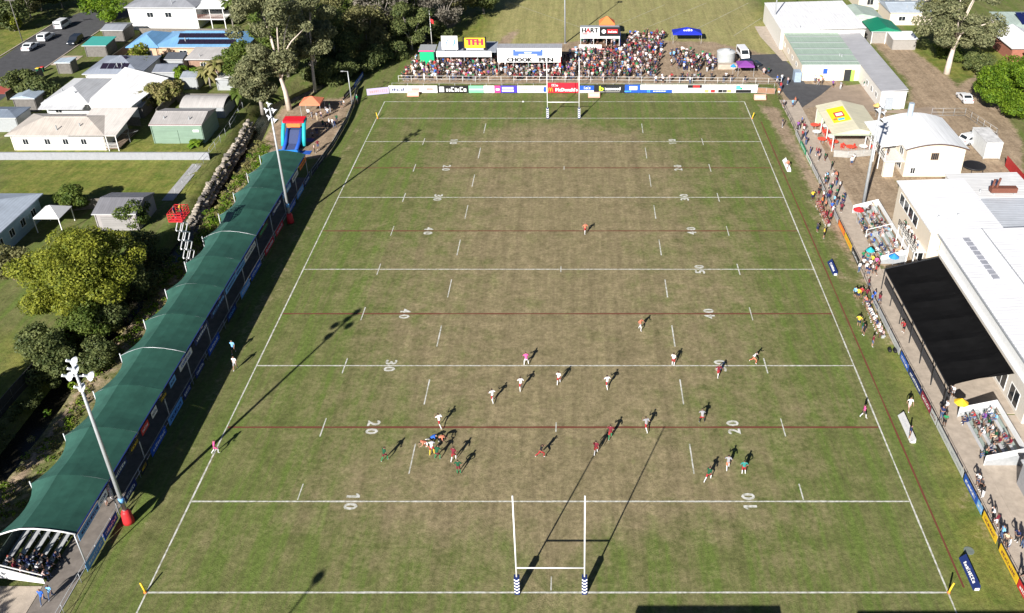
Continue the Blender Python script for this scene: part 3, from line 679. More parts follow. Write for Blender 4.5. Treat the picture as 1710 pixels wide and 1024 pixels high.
# big sheds behind the near dead-ball line, out of frame: only their shadows reach the picture
for x0, x1, y1, h, l in ((2.2,13.9,-14.05,7.2,'tall shed behind the near end, left of two, only its shadow shows'), (20.3,36,-14.2,7.0,'tall shed behind the near end, right of two, only its shadow shows')):
    t = thing('shed', l, 'shed', ((x0+x1)/2, y1-3, 0), 'sheds behind the near end')
    MB().box(x0+.2, x1-.2, y1-6, y1-.2, 0, h-.35).build('wall', offwhite, t)
    MB().extr([(y1-6.3,h-.35),(y1,h-.35),(y1,h),(y1-6.3,h-.2)], 'X', x0, x1).build('roof', wht_corr, t)
    MB().box(x0+2, x0+6, y1-.2, y1-.12, 0, 3.2).build('door', steel, t)
# ================================================================== left stand with the green canopy
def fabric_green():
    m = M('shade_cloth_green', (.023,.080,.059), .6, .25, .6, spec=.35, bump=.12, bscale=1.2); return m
fab = fabric_green(); fabb = M('shade_cloth_green_pale', (.038,.114,.088), .6, .25, .6, spec=.35)  # back slope of the canopy gets a lighter green than the front
stand = thing('grandstand', 'long covered stand with scalloped green shade cloth roof along the left touchline', 'grandstand', (-43, 39, 0))
NB, Y0, Y1 = 12, 2.3, 75.9; BL = (Y1-Y0)/NB
PROF = [(-46.35,3.92),(-45.5,4.38),(-44.6,4.74),(-43.7,5.0),(-42.6,5.02),(-41.5,4.9),(-40.4,4.68),(-39.3,4.36)]
pan = None
for b in range(NB):
    mb = MB(); nu, nv = 9, len(PROF); rr = random.Random(b)
    for i in range(nu):
        s = i/(nu-1); sag = 4*s*(1-s)
        for k, (x, z) in enumerate(PROF):
            xx = x; w = k/(nv-1)
            if k == 0: xx += 1.15*sag*1.0
            elif k == 1: xx += .62*sag
            elif k == 2: xx += .2*sag
            dz = -.2*sag*(1-.35*w)+rr.uniform(-.012, .012)
            if k == 0: dz += .4*sag
            if k == 1: dz += .12*sag
            mb.v.append((xx, Y0+BL*(b+s), z+dz))
    for i in range(nu-1):
        for k in range(nv-1):
            a = i*nv+k; mb.face((a, a+1, a+nv+1, a+nv))
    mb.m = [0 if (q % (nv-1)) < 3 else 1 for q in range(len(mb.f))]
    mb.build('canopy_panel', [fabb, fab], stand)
for b in range(NB+1):
    y = Y0+BL*b; thick = .07 if b == 0 else .045
    lift = .04 if b == 0 else (-.02 if b in (4, 8) else -.05)
    MB().tube([(x, y, z+lift) for x, z in PROF], thick, 8).build('roof_hoop', white if b == 0 else steel, stand, smooth=True)
    MB().tube([(-39.42,y,0),(-39.42,y,4.3)], .06, 8).build('front_post', steel, stand, smooth=True)
    MB().tube([(-46.4,y,-.2),(-46.4,y,4.2)], .06, 8).build('back_post', steel, stand, smooth=True)
MB().bar((-39.33,Y0,4.3), (-39.33,Y1,4.3), .1).build('front_beam', navy, stand)
for b in range(NB):
    ya, yb = Y0+BL*b+.03, Y0+BL*(b+1)-.03
    if b == 0: ya = .9
    for r_ in range(5):
        x = -42.7-.72*r_; z = .42+.3*r_
        MB().box(x-.16, x+.16, ya, yb, z, z+.05).build('seat_plank', alu, stand)
        MB().box(x-.44, x-.18, ya, yb, z-.14, z-.1).build('foot_plank', alu, stand)
for r_ in range(5):
    x = -42.7-.72*r_; z = .42+.3*r_; mb = MB()
    for b in range(NB*2+1):
        y = max(1.0, Y0+BL*b/2-.02); mb.bar((x,y,0), (x,y,z-.005), .06)
    mb.build('bench_leg', steel, stand)
sp = MB().extr([(-46.2,1.0),(-42.3,.2),(-42.3,.75),(-45.9,2.3),(-46.2,2.3)], 'Y', .72, .78).build('side_panel', white, stand)
MB().bar((-42.2,.72,1.25), (-46.2,.72,2.85), .07).build('handrail', white, stand)
MB().box(-46.3, -46.22, .72, Y1, .3, 2.4).build('back_wall', M('back_mesh', (.05,.07,.06), .8, .1), stand)
# fence along the stand
def fence(name, label, pts, h, step, rails=(1.,), m=steel, mesh=None, r=.03, cat='fence', group=None):
    t = thing(name, label, cat, (pts[0][0], pts[0][1], 0), group)
    for (ax, ay), (bx, by) in zip(pts[:-1], pts[1:]):
        L = math.hypot(bx-ax, by-ay); n = max(1, round(L/step))
        for i in range(n): 
            x, y = ax+(bx-ax)*i/n, ay+(by-ay)*i/n
            MB().tube([(x,y,-.05),(x,y,h)], r, 6).build('post', m, t, smooth=True)
        for q in rails: MB().tube([(ax,ay,h*q),(bx,by,h*q)], r*.8, 6).build('rail', m, t, smooth=True)
        if mesh: 
            dx, dy = (by-ay)/L*.012, -(bx-ax)/L*.012
            MB().add([(ax-dx,ay-dy,.06),(bx-dx,by-dy,.06),(bx-dx,by-dy,h-.04),(ax-dx,ay-dy,h-.04),(ax+dx,ay+dy,.06),(bx+dx,by+dy,.06),(bx+dx,by+dy,h-.04),(ax+dx,ay+dy,h-.04)],
                     [(0,1,2,3),(7,6,5,4),(0,4,5,1),(1,5,6,2),(2,6,7,3),(3,7,4,0)]).build('infill', mesh, t)
    x, y = pts[-1]; MB().tube([(x,y,-.05),(x,y,h)], r, 6).build('post', m, t, smooth=True)
    return t
def wire(name='wire_mesh', col=(.3,.31,.31), dens=.22, sc=9):
    if name in MATS: return MATS[name]
    m = bpy.data.materials.new(name); m.use_nodes = True; MATS[name] = m; n = m.node_tree.nodes; l = m.node_tree.links; b = n['Principled BSDF']
    b.inputs['Base Color'].default_value = (*col, 1); b.inputs['Alpha'].default_value = dens
    return m
fence('pitch_fence', 'grey rail fence along the front of the covered stand', [(-39.4,-14),(-39.35,40),(-39.3,76.5)], 1.15, 3.06, (1.,.55))
fence('pitch_fence', 'grey rail fence round the play area at the far left of the pitch', [(-39.2,77),(-38.4,88),(-38.3,98),(-38.7,105),(-39.8,114)], 1.1, 2.5, (1.,.5), mesh=M('dark_mesh', (.03,.035,.04), .8, .2))
def banner(label, p0, p1, z0, z1, m, group, side=1, text=None, tm=None, th=.025, cat='banner', name='advertising_banner', seed=0, frac=.55, ww=.75, nm=7):
    """upright sign between two ground points; its face looks to the given side"""
    p0 = Vector((*p0[:2], 0)); p1 = Vector((*p1[:2], 0)); d = (p1-p0).normalized(); n = Vector((d.y, -d.x, 0))*side
    c = (p0+p1)/2; t = thing(name, label, cat, (c.x, c.y, 0), group)
    a, b_ = p0-n*th/2, p0+n*th/2; e, f = p1-n*th/2, p1+n*th/2
    MB().add([(*a.xy,z0),(*b_.xy,z0),(*f.xy,z0),(*e.xy,z0),(*a.xy,z1),(*b_.xy,z1),(*f.xy,z1),(*e.xy,z1)], [(0,1,2,3),(7,6,5,4),(0,4,5,1),(1,5,6,2),(2,6,7,3),(3,7,4,0)]).build('panel', m, t)
    right = d if side > 0 else -d
    cc = c+n*th/2+Vector((0,0,(z0+z1)/2)); L = (p1-p0).length
    if tm:
        if text: lettering(t, text, cc, right, (0,0,1), (z1-z0)*frac, tm, width=min(L*ww, len(text)*(z1-z0)*frac*.9), bold=1)
        else: marks(t, cc, right, (0,0,1), L*ww, (z1-z0)*frac*.7, tm, nm, seed=seed)
    return t
FB = [(2.0,5.1,ltblue,white),(5.3,7.9,blue,white),(9.6,12.0,navy,white),(13.2,14.6,dark,yellow),(15.6,19.2,blue,white),(20,23.6,ltblue,navy),(24,26,navy,white),(27.5,30,navy,white),(31.5,35,blue,white),
      (38,41,navy,ltblue),(43,46.4,ltblue,white),(47,51,blue,white),(53,57,red,white),(58,61.5,red,white),(64,68,blue,white),(69,72.5,ltblue,white),(73,76,navy,white)]
CNm = {id(ltblue): 'light blue', id(blue): 'blue', id(navy): 'navy', id(dark): 'dark', id(red): 'red', id(yellow): 'yellow', id(white): 'white', id(green): 'green', id(orange): 'orange', id(purple): 'purple', id(offwhite): 'off-white', id(alu): 'pale grey'}
def ordw(i): return ['first','second','third','fourth','fifth','sixth','seventh','eighth','ninth','tenth','eleventh','twelfth','thirteenth','fourteenth','fifteenth','sixteenth','seventeenth','eighteenth','nineteenth','twentieth','twenty-first','twenty-second','twenty-third','twenty-fourth'][i]
for i, (a, b, m_, t_) in enumerate(FB):
    banner(f'{CNm[id(m_)]} banner on the stand front fence, {ordw(i)} from the near end', (-39.3,a), (-39.3,b), .12, 1.05, m_, 'banners on the stand fence', 1, None, t_, seed=i)
FS = [(2.4,6.0,ltblue,navy),(6.1,7.6,white,navy),(8.2,11.6,navy,white),(12.4,14.4,dark,yellow),(15,16.6,red,white),(17.4,18.6,offwhite,navy),(19.5,21,dark,yellow),(22,23.4,ltblue,navy),(24.6,28,offwhite,blue),(29,33,navy,white),(34,38.5,navy,ltblue),(39,42.4,ltblue,navy),(42.5,46,ltblue,navy),(46.1,50.4,offwhite,navy),(52,56,dark,green),(58,62,navy,white),(63,67,ltblue,white),(68,71,offwhite,navy),(72,75.5,orange,dark)]
for i, (a, b, m_, t_) in enumerate(FS):
    banner(f'{CNm[id(m_)]} strip banner hanging under the canopy edge, {ordw(i)} from the near end', (-39.22,a), (-39.22,b), 3.45, 4.2, m_, 'banners under the canopy edge', 1, None, t_, seed=40+i)
# spectators in the stand
rr = random.Random(5)
near = [(-42.7,1.4),(-42.7,2.4),(-43.42,1.2),(-43.42,1.9),(-43.42,2.7),(-44.14,1.2),(-44.14,2.2),(-44.14,3.0),(-44.86,1.5),(-44.86,2.3),(-42.7,3.3),(-45.58,1.8)]
tops = ['pale pink','navy','navy','white','black','pale pink','navy','charcoal','maroon','black','navy','grey']
for i, ((x, y), tp) in enumerate(zip(near, tops)):
    row = round((-42.7-x)/.72); z = .42+.3*row-.42
    b = rr.choice(['black','navy','denim']); h = rr.choice(HEADS)
    spectator(rr.choice(['sit','sit_lean']), (x+.02, y, z), PI/2, f'row {("one","two","three","four","five")[row]}, stand near end', 'spectators at the open near end of the stand', rr, (tp, b, b, h))
for i in range(10):
    row = rr.randrange(4); y = rr.uniform(6, 74); x = -42.7-.72*row; b = int((y-Y0)/BL)
    spectator(rr.choice(['sit','sit_lean']), (x+.02, y, .3*row), PI/2, f"in the stand's {ordw(b)} bay", 'spectators in the shaded stand', rr)
for u, v, l in ((75,1008,'on bottom left walk'), (88,1000,'on bottom left walk')):
    x, y, _ = G(u, v); spectator('walk', (x, y, .045), 0, l, 'people on the near left walk', rr, ('blue' if u < 80 else 'sky blue', 'denim', 'denim', 'dark hair'))
for y in (9.5, 10.4): spectator('stand', (-41, y, .045), PI/2, 'behind near left floodlight', 'people standing in the stand walk', rr, ('pale pink','white','skin','fair hair'))

# scissor lift behind the canopy
lx, ly, lz = -47.3, 48.6, 8.6
t = thing('scissor_lift', 'raised scissor lift with red basket standing behind the green canopy', 'scissor lift', (lx, ly, 0))
MB().box(lx-.6, lx+.6, ly-1.1, ly+1.1, -.1, .5).build('chassis', red, t)
for sx in (-1, 1):
    for sy in (-1, 1): MB().tube([(lx+sx*.66-.1,ly+sy*.8,-.12),(lx+sx*.66+.1,ly+sy*.8,-.12)], .26, 12).build('wheel', black, t)
ns = 6; hh = (lz-.5)/ns
for i in range(ns):
    for sx in (-.38, .38):
        z0 = .5+i*hh; MB().bar((lx+sx,ly-.95,z0), (lx+sx,ly+.95,z0+hh), .09, .14).build('scissor_arm', alu, t); MB().bar((lx+sx*.8,ly+.95,z0), (lx+sx*.8,ly-.95,z0+hh), .09, .14).build('scissor_arm', alu, t)
MB().box(lx-.85, lx+.85, ly-1.25, ly+1.25, lz, lz+.12).build('platform', red, t)
for q in (.45, .8, 1.15):
    for a, b in (((-.83,-1.23),(.83,-1.23)),((.83,-1.23),(.83,1.23)),((.83,1.23),(-.83,1.23)),((-.83,1.23),(-.83,-1.23))):
        MB().bar((lx+a[0],ly+a[1],lz+q), (lx+b[0],ly+b[1],lz+q), .07).build('guard_rail', red, t)
for a in (-.83, 0, .83):
    for b in (-1.23, -.4, .4, 1.23):
        if abs(a) > .5 or abs(b) > 1: MB().bar((lx+a,ly+b,lz+.12), (lx+a,ly+b,lz+1.18), .06).build('guard_post', red, t)
person('phone', (lx+.25, ly+.3, lz+.12), PI/2, 'yellow', 'navy', 'navy', 'brown hair', 'camera operator in yellow vest standing in the raised red basket', 'people in the lift basket')
person('stand', (lx-.3, ly-.3, lz+.12), PI/2, 'navy', 'charcoal', 'charcoal', 'black cap', 'crew member in navy standing in the raised red basket', 'people in the lift basket')

# rock wall of the creek
t = thing('rock_wall', 'pale boulder retaining wall along the creek behind the stand', 'rock wall', (-54, 80, 0))
rockm = [M('rock_a', (.3,.265,.22), .9, .25, 2.5, bump=.6, bscale=5), M('rock_b', (.13,.12,.11), .9, .25, 2.5, bump=.6, bscale=5), M('rock_c', (.4,.35,.29), .9, .2, 2.5, bump=.6, bscale=5)]
rms = []
for k in range(6):
    bm = bmesh.new(); bmesh.ops.create_icosphere(bm, subdivisions=2 if k < 3 else 1, radius=.5); r0 = random.Random(k)
    ax = (r0.uniform(.8,1.3), r0.uniform(.8,1.3), r0.uniform(.6,.95))
    for v in bm.verts: v.co = Vector((v.co.x*ax[0], v.co.y*ax[1], v.co.z*ax[2]))*r0.uniform(.82, 1.12)
    me = bpy.data.meshes.new('rock'); bm.to_mesh(me); bm.free(); me.materials.append(rockm[k % 3]); rms.append(me)
rr = random.Random(9); RL = [(-53.0,62),(-53.7,68),(-54.3,74),(-54.8,82),(-55.2,90),(-56.2,99)]
def at_line(L, s):
    s *= len(L)-1; i = min(int(s), len(L)-2); f = s-i; return L[i][0]+(L[i+1][0]-L[i][0])*f, L[i][1]+(L[i+1][1]-L[i][1])*f
for i in range(74):
    x, y = at_line(RL, i/73)
    for lv, (dx, dz) in enumerate(((0,.0),(.5,-.6),(.85,-1.2))):
        o = bpy.data.objects.new('rock', rr.choice(rms)); COL.objects.link(o); o.parent = t
        s = rr.uniform(.55, 1.05); o.scale = (s, s, s*rr.uniform(.8, 1.1)); o.rotation_euler = (rr.uniform(-.3,.3), rr.uniform(-.3,.3), rr.uniform(0, 6))
        o.location = (x+dx+rr.uniform(-.15,.15)+54, y+rr.uniform(-.15,.15)-80, dz+rr.uniform(-.1,.1))

# inflatable slide, tents, people in the far left corner
x, y, _ = G(490, 247)
t = thing('inflatable_slide', 'blue and red inflatable slide with teal pillars behind the far end of the stand', 'inflatable slide', (x, y, 0))
for sx in (-1, 1):
    MB().tube([(x+sx*1.75,y+.2,.2),(x+sx*1.75,y+1.2,2.0),(x+sx*1.7,y+2.4,3.6),(x+sx*1.6,y+3.6,3.7)], .34, 10).build('pillar', teal, t, smooth=True)
    MB().tube([(x+sx*1.05,y-2.4,.35),(x+sx*1.1,y,.95),(x+sx*1.15,y+2.2,2.5)], .3, 10).build('side_wall', blue, t, smooth=True)
MB().extr([(y-2.4,.0),(y+3.2,.0),(y+3.2,2.5),(y+2.1,2.3),(y,.75),(y-2.4,.3)], 'X', x-1.0, x+1.0).build('slide', M('slide_grey', (.05,.07,.16), .6, .1), t)
MB().extr([(y+1.9,3.65),(y+3.8,3.8),(y+3.8,4.1),(y+1.9,4.0)], 'X', x-1.75, x+1.75).build('roof', M('inflatable_red', (.6,.015,.03), .5, .05), t)
MB().rbox((x, y+1.95, 3.2), (2.2,.2,.6)).build('header', orange, t)
MB().tube([(x-1.5,y-2.6,.5),(x-1.4,y-2.9,.6),(x,y-3.3,.7),(x+1.4,y-2.9,.6),(x+1.5,y-2.6,.5)], .42, 10).build('landing_ring', M('bright_blue', (.03,.25,.75), .5, .05), t, smooth=True)
MB().box(x+1.3, x+3.4, y-2.6, y-1.2, .01, .06).build('mat', blue, t)
def marquee(u, v, w, d, h, m, label, rise=.9, legm=steel, name='marquee', valance=.3, text=None):
    x, y, _ = G(u, v); t = thing(name, label, 'marquee', (x, y, 0)); a, b = w/2, d/2
    MB().add([(x-a,y-b,h),(x+a,y-b,h),(x+a,y+b,h),(x-a,y+b,h),(x-.15,y,h+rise),(x+.15,y,h+rise)], [(0,1,5,4),(1,2,5),(2,3,4,5),(3,0,4),(3,2,1,0)]).build('canopy', m, t)
    mb = MB()
    for q in ((x-a,x+a,y-b-.02,y-b),(x-a,x+a,y+b,y+b+.02),(x-a-.02,x-a,y-b,y+b),(x+a,x+a+.02,y-b,y+b)): mb.box(*q, h-valance, h)
    mb.build('valance', m, t)
    for sx in (-1, 1):
        for sy in (-1, 1): MB().bar((x+sx*(a-.05),y+sy*(b-.05),0), (x+sx*(a-.05),y+sy*(b-.05),h), .06).build('leg', legm, t)
    if text: lettering(t, text[0], (x, y-b*.45, h+rise*.52), (1,0,0), (0,b,rise), 1.0, text[1], width=2.2, off=.06)
    return t
marquee(524,190,3.6,3.2,2.5,M('salmon_tent', (.75,.22,.12), .6, .06),'orange marquee under the gum trees in the far left corner')
rr = random.Random(21)
for i, (u, v) in enumerate(((522,200),(516,196),(530,202),(537,199),(545,190),(552,188),(548,194),(571,181),(563,205),(540,214),(556,212),(560,214),(545,216),(551,213),(575,176),(532,250),(526,256),(523,233),(530,228),(597,173))):
    x, y, _ = G(u, v); spectator(rr.choice(['stand','stand_arms','phone','hips','walk']), (x, y, 0), rr.uniform(-1, 4), 'near inflatable slide' if u < 545 else 'by far left fence', 'people in the far left corner', rr)
for k, (u, v, m_, l) in enumerate(((515,234,blue,'blue play mat with children beside the inflatable slide'),)):
    x, y, _ = G(u, v); tag(MB().box(x-1.2, x+.9, y-.7, y+.7, .008, .05).build('play_mat', m_, loc=(x,y,0)), l, 'mat')
for i, (a, b) in enumerate((((592,150),(607,128)), ((575,168),(592,150)))):
    banner(f'{("blue","dark")[i]} fence banner along the path by the far left corner, {("farther","nearer")[i]} of two', G(*a)[:2], G(*b)[:2], .1, 1.1, (blue, dark)[i], 'banners by the far left path', 1, None, white, seed=i)
# ================================================================== far end: boards, rails, shelters, crowd
wm = white
BY = 111.9
def bx(u): return G(u, 156)[0]
def far_board(label, u0, u1, m, z1=1.55, z0=.12):
    x0, x1 = bx(u0)+.02, bx(u1)-.02
    t = thing('advertising_board', label, 'board', ((x0+x1)/2, BY, 0), 'advertising boards along the far fence')
    MB().box(x0, x1, BY, BY+.05, z0, z1).build('panel', m, t)
    for x in (x0+.3, x1-.3): MB().bar((x,BY+.09,0), (x,BY+.09,z1), .06).build('post', steel, t)
    return t, (x0+x1)/2, x1-x0
def bm_(t, x, z, w, h, m, n=7, seed=0): marks(t, (x,BY,z), (1,0,0), (0,0,1), w, h, m, n, seed=seed)
def patch(t, x0, x1, z0, z1, m, name='printed_panel', off=.02): MB().box(x0, x1, BY-off, BY-.001, z0, z1).build(name, m, t)
t, x, w = far_board('white board with dark lettering, leftmost on the far fence', 650, 678, white); bm_(t, x, .8, w*.8, .6, navy, 7, 1)
t, x, w = far_board('white board with two faded red marks on the far fence', 678, 731, white); patch(t, x-1.9, x-.4, .55, 1.1, M('faded_red',(.65,.3,.28),.6,.1)); patch(t, x+.9, x+2.2, .55, 1.1, M('faded_red',(.65,.3,.28)))
t, x, w = far_board('black board with bold white lettering on the far fence', 731, 783, black); patch(t, x-2.6, x-1.7, .3, 1.35, white); bm_(t, x+.5, .82, 3.6, .9, white, 6, 4)
t, x, w = far_board('pale green board with a white stripe on the far fence', 783, 808, M('mint',(.2,.55,.32),.55,.06)); patch(t, x-1.3, x+1.3, .7, .9, white)
t, x, w = far_board('plain white board between the green and pink boards', 808, 826, white)
t, x, w = far_board('narrow pink board beside the purple edged board', 826, 836, pink); patch(t, x-.3, x+.4, .6, 1.0, white)
t, x, w = far_board('blue board with a long white panel on the far fence', 836, 864, M('violet_blue',(.06,.04,.4),.5,.06)); patch(t, x-1.3, x+.9, .35, .75, white); patch(t, x-1.3, x+.9, .9, 1.3, alu)
t, x, w = far_board('white board with faint orange and violet lettering left of the goal posts', 864, 913, offwhite); bm_(t, x-1.3, .8, 2.0, .5, M('faded_orange',(.8,.4,.25)), 6, 7); bm_(t, x+1.2, .7, 1.7, .4, M('faded_violet',(.3,.25,.55)), 6, 8); patch(t, x+2.2, x+2.7, .3, 1.3, blue)
t, x, w = far_board('tall red board with yellow arches between the far goal posts', 914, 966, M('board_red',(.62,.02,.04),.45,.05), 2.1)
lettering(t, "McDonald's", (x+.7,BY,.75), (1,0,0), (0,0,1), .68, white, width=4.1, bold=3)
for k in (0, 1): MB().tube([(x-2.75+.42*k,BY-.03,.35),(x-2.68+.42*k,BY-.03,1.0),(x-2.55+.42*k,BY-.03,1.2),(x-2.42+.42*k,BY-.03,1.0),(x-2.33+.42*k,BY-.03,.35)], .055, 6).build('arch_emblem', yellow, t)
bm_(t, x-1.6, 1.65, 1.0, .45, white, 3, 11)
t, x, w = far_board('narrow blue and white board right of the red board', 968, 992, blue); patch(t, x-1.3, x+1.3, .12, .62, white, off=.012); bm_(t, x-.1, .35, 1.9, .25, M('faded_violet',(.3,.25,.55)), 8, 12); bm_(t, x, 1.1, 1.1, .5, white, 3, 13)
t, x, w = far_board('charcoal board with lime round letter and white wording', 992, 1043, M('board_charcoal',(.02,.022,.025),.5,.08), 1.75)
lettering(t, 'b', (x-1.5,BY,1.0), (1,0,0), (0,0,1), .95, lime, width=.75, bold=3); lettering(t, 'bamwood', (x+.6,BY,.95), (1,0,0), (0,0,1), .6, white, width=2.9, bold=3); patch(t, x-2, x+2, .3, .36, offwhite)
t, x, w = far_board('blue board with a blocky white emblem on the far fence', 1043, 1069, blue, 1.75); patch(t, x-.6, x+.9, .7, 1.45, white); bm_(t, x-.9, .45, 1.2, .2, M('cyan',(.1,.5,.75)), 3, 3)
t, x, w = far_board('board white above and blue below with a cyan mark', 1069, 1122, white, 1.75); patch(t, x-3.02, x+3.02, .12, .75, blue, off=.012); bm_(t, x-1.4, .45, .6, .4, M('cyan',(.1,.5,.75)), 2, 5); bm_(t, x+.7, .45, 2.5, .22, white, 9, 6); patch(t, x-2.2, x-.6, 1.2, 1.26, alu)
t, x, w = far_board('white board with one small black and red sign in its corner', 1122, 1175, white, 1.75); patch(t, x-.1, x+2.6, 1.1, 1.7, black); patch(t, x+.9, x+2.2, 1.2, 1.6, red, off=.03); bm_(t, x+1.4, .6, 1.2, .2, pink, 6, 9)
t, x, w = far_board('white board with a row of small coloured squares below', 1175, 1228, white, 1.75)
for k, (a, m_) in enumerate(((-2.9,M('amber',(.8,.45,.15))),(-1.7,red),(-.3,black),(.55,charc := M('char',(.06,.06,.06))),(1.4,M('amber',(.8,.45,.15))))): patch(t, x+a, x+a+.8, .2, .75, m_)
t, x, w = far_board('white board with blue and green emblem, rightmost on the far fence', 1228, 1264, white, 1.75); patch(t, x-2.0, x-1.2, .8, 1.6, M('cyan',(.1,.5,.75))); patch(t, x-1.2, x-.8, .8, 1.2, green); patch(t, x-2.0, x+.9, .15, .72, black); bm_(t, x-.5, .45, 2.4, .3, white, 9, 10)
banner('slanted pink and violet banner at the far left end of the boards', (-37.3,110.6), (-33.3,111.7), .1, 1.4, M('lilac',(.45,.4,.6),.6,.08), 'advertising boards along the far fence', 1, None, M('faded_red',(.65,.3,.28)), seed=3, name='advertising_board', cat='board')
for i, (u, v) in enumerate(((690,160),(992,162),(1269,166))):
    x, y, _ = G(u, v); t = thing('ground_sign', f'salmon wedge sign with white print lying behind the dead ball line, {("left","middle","right")[i]} of three', 'sign', (x, y, 0), 'wedge signs behind the dead ball line')
    MB().extr([(y-.35,.01),(y+.35,.01),(y+.3,.85)], 'X', x-1.1, x+1.1).build('panel', M('salmon',(.8,.35,.28),.6,.05), t); marks(t, (x,y-.04,.42), (1,0,0), (0,.65,.84), 1.6, .3, white, 7, .03, i)
fence('spectator_rail', 'long pale steel rail fence in front of the far crowd', [(-32.6,118.0),(-10,117.6),(10,117.4),(42,116.6)], 1.25, 2.4, (1.,.5), white, r=.035)
fence('spectator_rail', 'steel mesh fence along the back of the far boards', [(-33,113.4),(0,113.3),(40,113.2)], 1.5, 3.0, (1.,), steel, r=.03)
fence('spectator_rail', 'low brown panel fence at the right end of the far boards', [(36.6,111.9),(39.8,111.4)], 1.2, 1.6, (1.,.1), steel, mesh=M('brown_mesh',(.3,.17,.11),.8,.15))
# --- shelters
def pole_thing(u, v, H, label, flag=None):
    x, y, _ = G(u, v); t = thing('flag_pole', label, 'flag pole', (x, y, 0)); MB().tube([(x,y,0),(x,y,H)], [.07,.05], 8).build('pole', white, t, smooth=True)
    if flag: MB().add([(x+.05,y,H-2.6),(x+.75,y-.12,H-2.8),(x+.7,y-.1,H-1.9),(x+.05,y,H-1.6),(x+.05,y+.03,H-2.6),(x+.75,y-.09,H-2.8),(x+.7,y-.07,H-1.9),(x+.05,y+.03,H-1.6)], [(0,1,2,3),(7,6,5,4),(0,4,5,1),(1,5,6,2),(2,6,7,3),(3,7,4,0)]).build('flag', flag, t)
x, y, _ = G(712, 84, 3.4); y0 = y
t = thing('ticket_booth', 'small bright green booth at the left end of the far crowd', 'booth', (x, y0+1.5, 0))
MB().box(x-1.45, x+1.4, y0, y0+3, 0, 3.15).build('wall', M('bright_green',(.01,.42,.18),.6,.06), t); MB().extr([(y0-.2,3.15),(y0+3.3,3.35),(y0+3.3,3.5),(y0-.2,3.3)], 'X', x-1.65, x+1.75).build('roof', steel, t)
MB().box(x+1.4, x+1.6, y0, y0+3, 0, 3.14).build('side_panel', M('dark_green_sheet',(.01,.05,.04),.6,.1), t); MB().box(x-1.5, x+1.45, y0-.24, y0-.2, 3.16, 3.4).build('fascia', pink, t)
pole_thing(722, 82, 8.3, 'white flag pole with drooping red flag beside the green booth', red)
x0 = G(729,95,2.4)[0]; x1 = G(821,95,2.4)[0]; ya = G(775,95,2.4)[1]
t = thing('spectator_shelter', 'open shelter with plain white fascia and two billboards on its roof', 'shelter', ((x0+x1)/2, ya+2.5, 0))
MB().box(x0, x1, ya-.1, ya, 2.4, 3.6).build('fascia', white, t); MB().extr([(ya,3.3),(ya+5.2,3.7),(ya+5.2,3.85),(ya,3.45)], 'X', x0, x1+1).build('roof', M('blue_grey_sheet',(.3,.33,.38),.5,.08,1,corr=('X',.4)), t)
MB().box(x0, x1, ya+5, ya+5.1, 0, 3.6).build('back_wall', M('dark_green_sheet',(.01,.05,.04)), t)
for k in range(5): xx = x0+.15+(x1-x0-.3)*k/4; MB().bar((xx,ya+.1,0), (xx,ya+.1,3.3), .1).build('post', steel, t)
marks(t, ((x0+x1)/2,ya-.1,3.0), (1,0,0), (0,0,1), (x1-x0)*.8, .25, M('faint_grey',(.62,.62,.62)), 26, seed=2)
def billboard(u0, u1, v0, v1, zb, m, label):
    a = G(u0, v1, zb); b = G(u1, v1, zb); h = (v1-v0)*.128; t = thing('billboard', label, 'billboard', ((a[0]+b[0])/2, a[1], 3.4))
    MB().box(a[0], b[0], a[1], a[1]+.15, zb, zb+h).build('panel', m, t)
    for x in (a[0]+.4, b[0]-.4): MB().bar((x,a[1]+.25,3.3), (x,a[1]+.25,zb+h*.8), .12).build('support', steel, t)
    return t, (a[0]+b[0])/2, a[1], b[0]-a[0], h
t, x, y, w, h = billboard(738,765,61,83,3.9,white,'white billboard with pale blue swoosh emblem on the shelter roof')
for k, (dx, a, m_) in enumerate(((-.55,.35,M('steel_blue',(.3,.4,.6))),(.75,.4,ltblue))):
    MB().tube([(x+dx-.1,y-.03,4.6),(x+dx-.2*(1-2*k),y-.03,5.2),(x+dx+.25,y-.03,5.9),(x+dx+.5,y-.03,6.0)], [.06,.16,.12,.03], 6).build('emblem', m_, t)
MB().tube([(x+.3,y-.03,5.0),(x+.45,y-.03,5.15)], .14, 6).build('emblem', M('pale_green',(.45,.65,.4)), t); marks(t, (x,y,4.2), (1,0,0), (0,0,1), w*.75, .2, M('faded_red',(.65,.3,.28)), 10, seed=5)
t, x, y, w, h = billboard(776,810,64,80,4.1,yellow,'yellow billboard reading TFH in red between black pillars on the shelter roof')
lettering(t, 'TFH', (x,y,4.1+h*.58), (1,0,0), (0,0,1), h*.6, M('letter_red',(.6,.03,.08),.5,0), width=w*.78, bold=4)
for s in (-1, 1): MB().box(x+s*(w/2+.15)-.15, x+s*(w/2+.15)+.15, y-.02, y+.2, 3.6, 4.3+h).build('pillar', black, t)
MB().box(x-w*.42, x+w*.42, y-.06, y-.01, 3.75, 3.98).build('strip', white, t)
x0 = G(831,104,2.3)[0]; x1 = G(936,104,2.3)[0]; ya = G(880,104,2.3)[1]
t = thing('chook_pen_shelter', 'white fronted spectator shelter lettered CHOOK PEN', 'shelter', ((x0+x1)/2, ya+2.5, 0))
MB().box(x0, x1, ya-.12, ya, 2.3, 3.45).build('fascia', white, t); MB().extr([(ya-.1,3.47),(ya+.05,3.45),(ya+.75,4.85),(ya+.6,4.87)], 'X', x0, x1+.2).build('upper_sign', white, t)
MB().extr([(ya+.6,4.9),(ya+5.4,4.2),(ya+5.4,4.3),(ya+.6,5.0)], 'X', x0-.1, x1+.3).build('roof', M('pale_sheet',(.5,.5,.52),.5,.08,1,corr=('X',.4)), t)
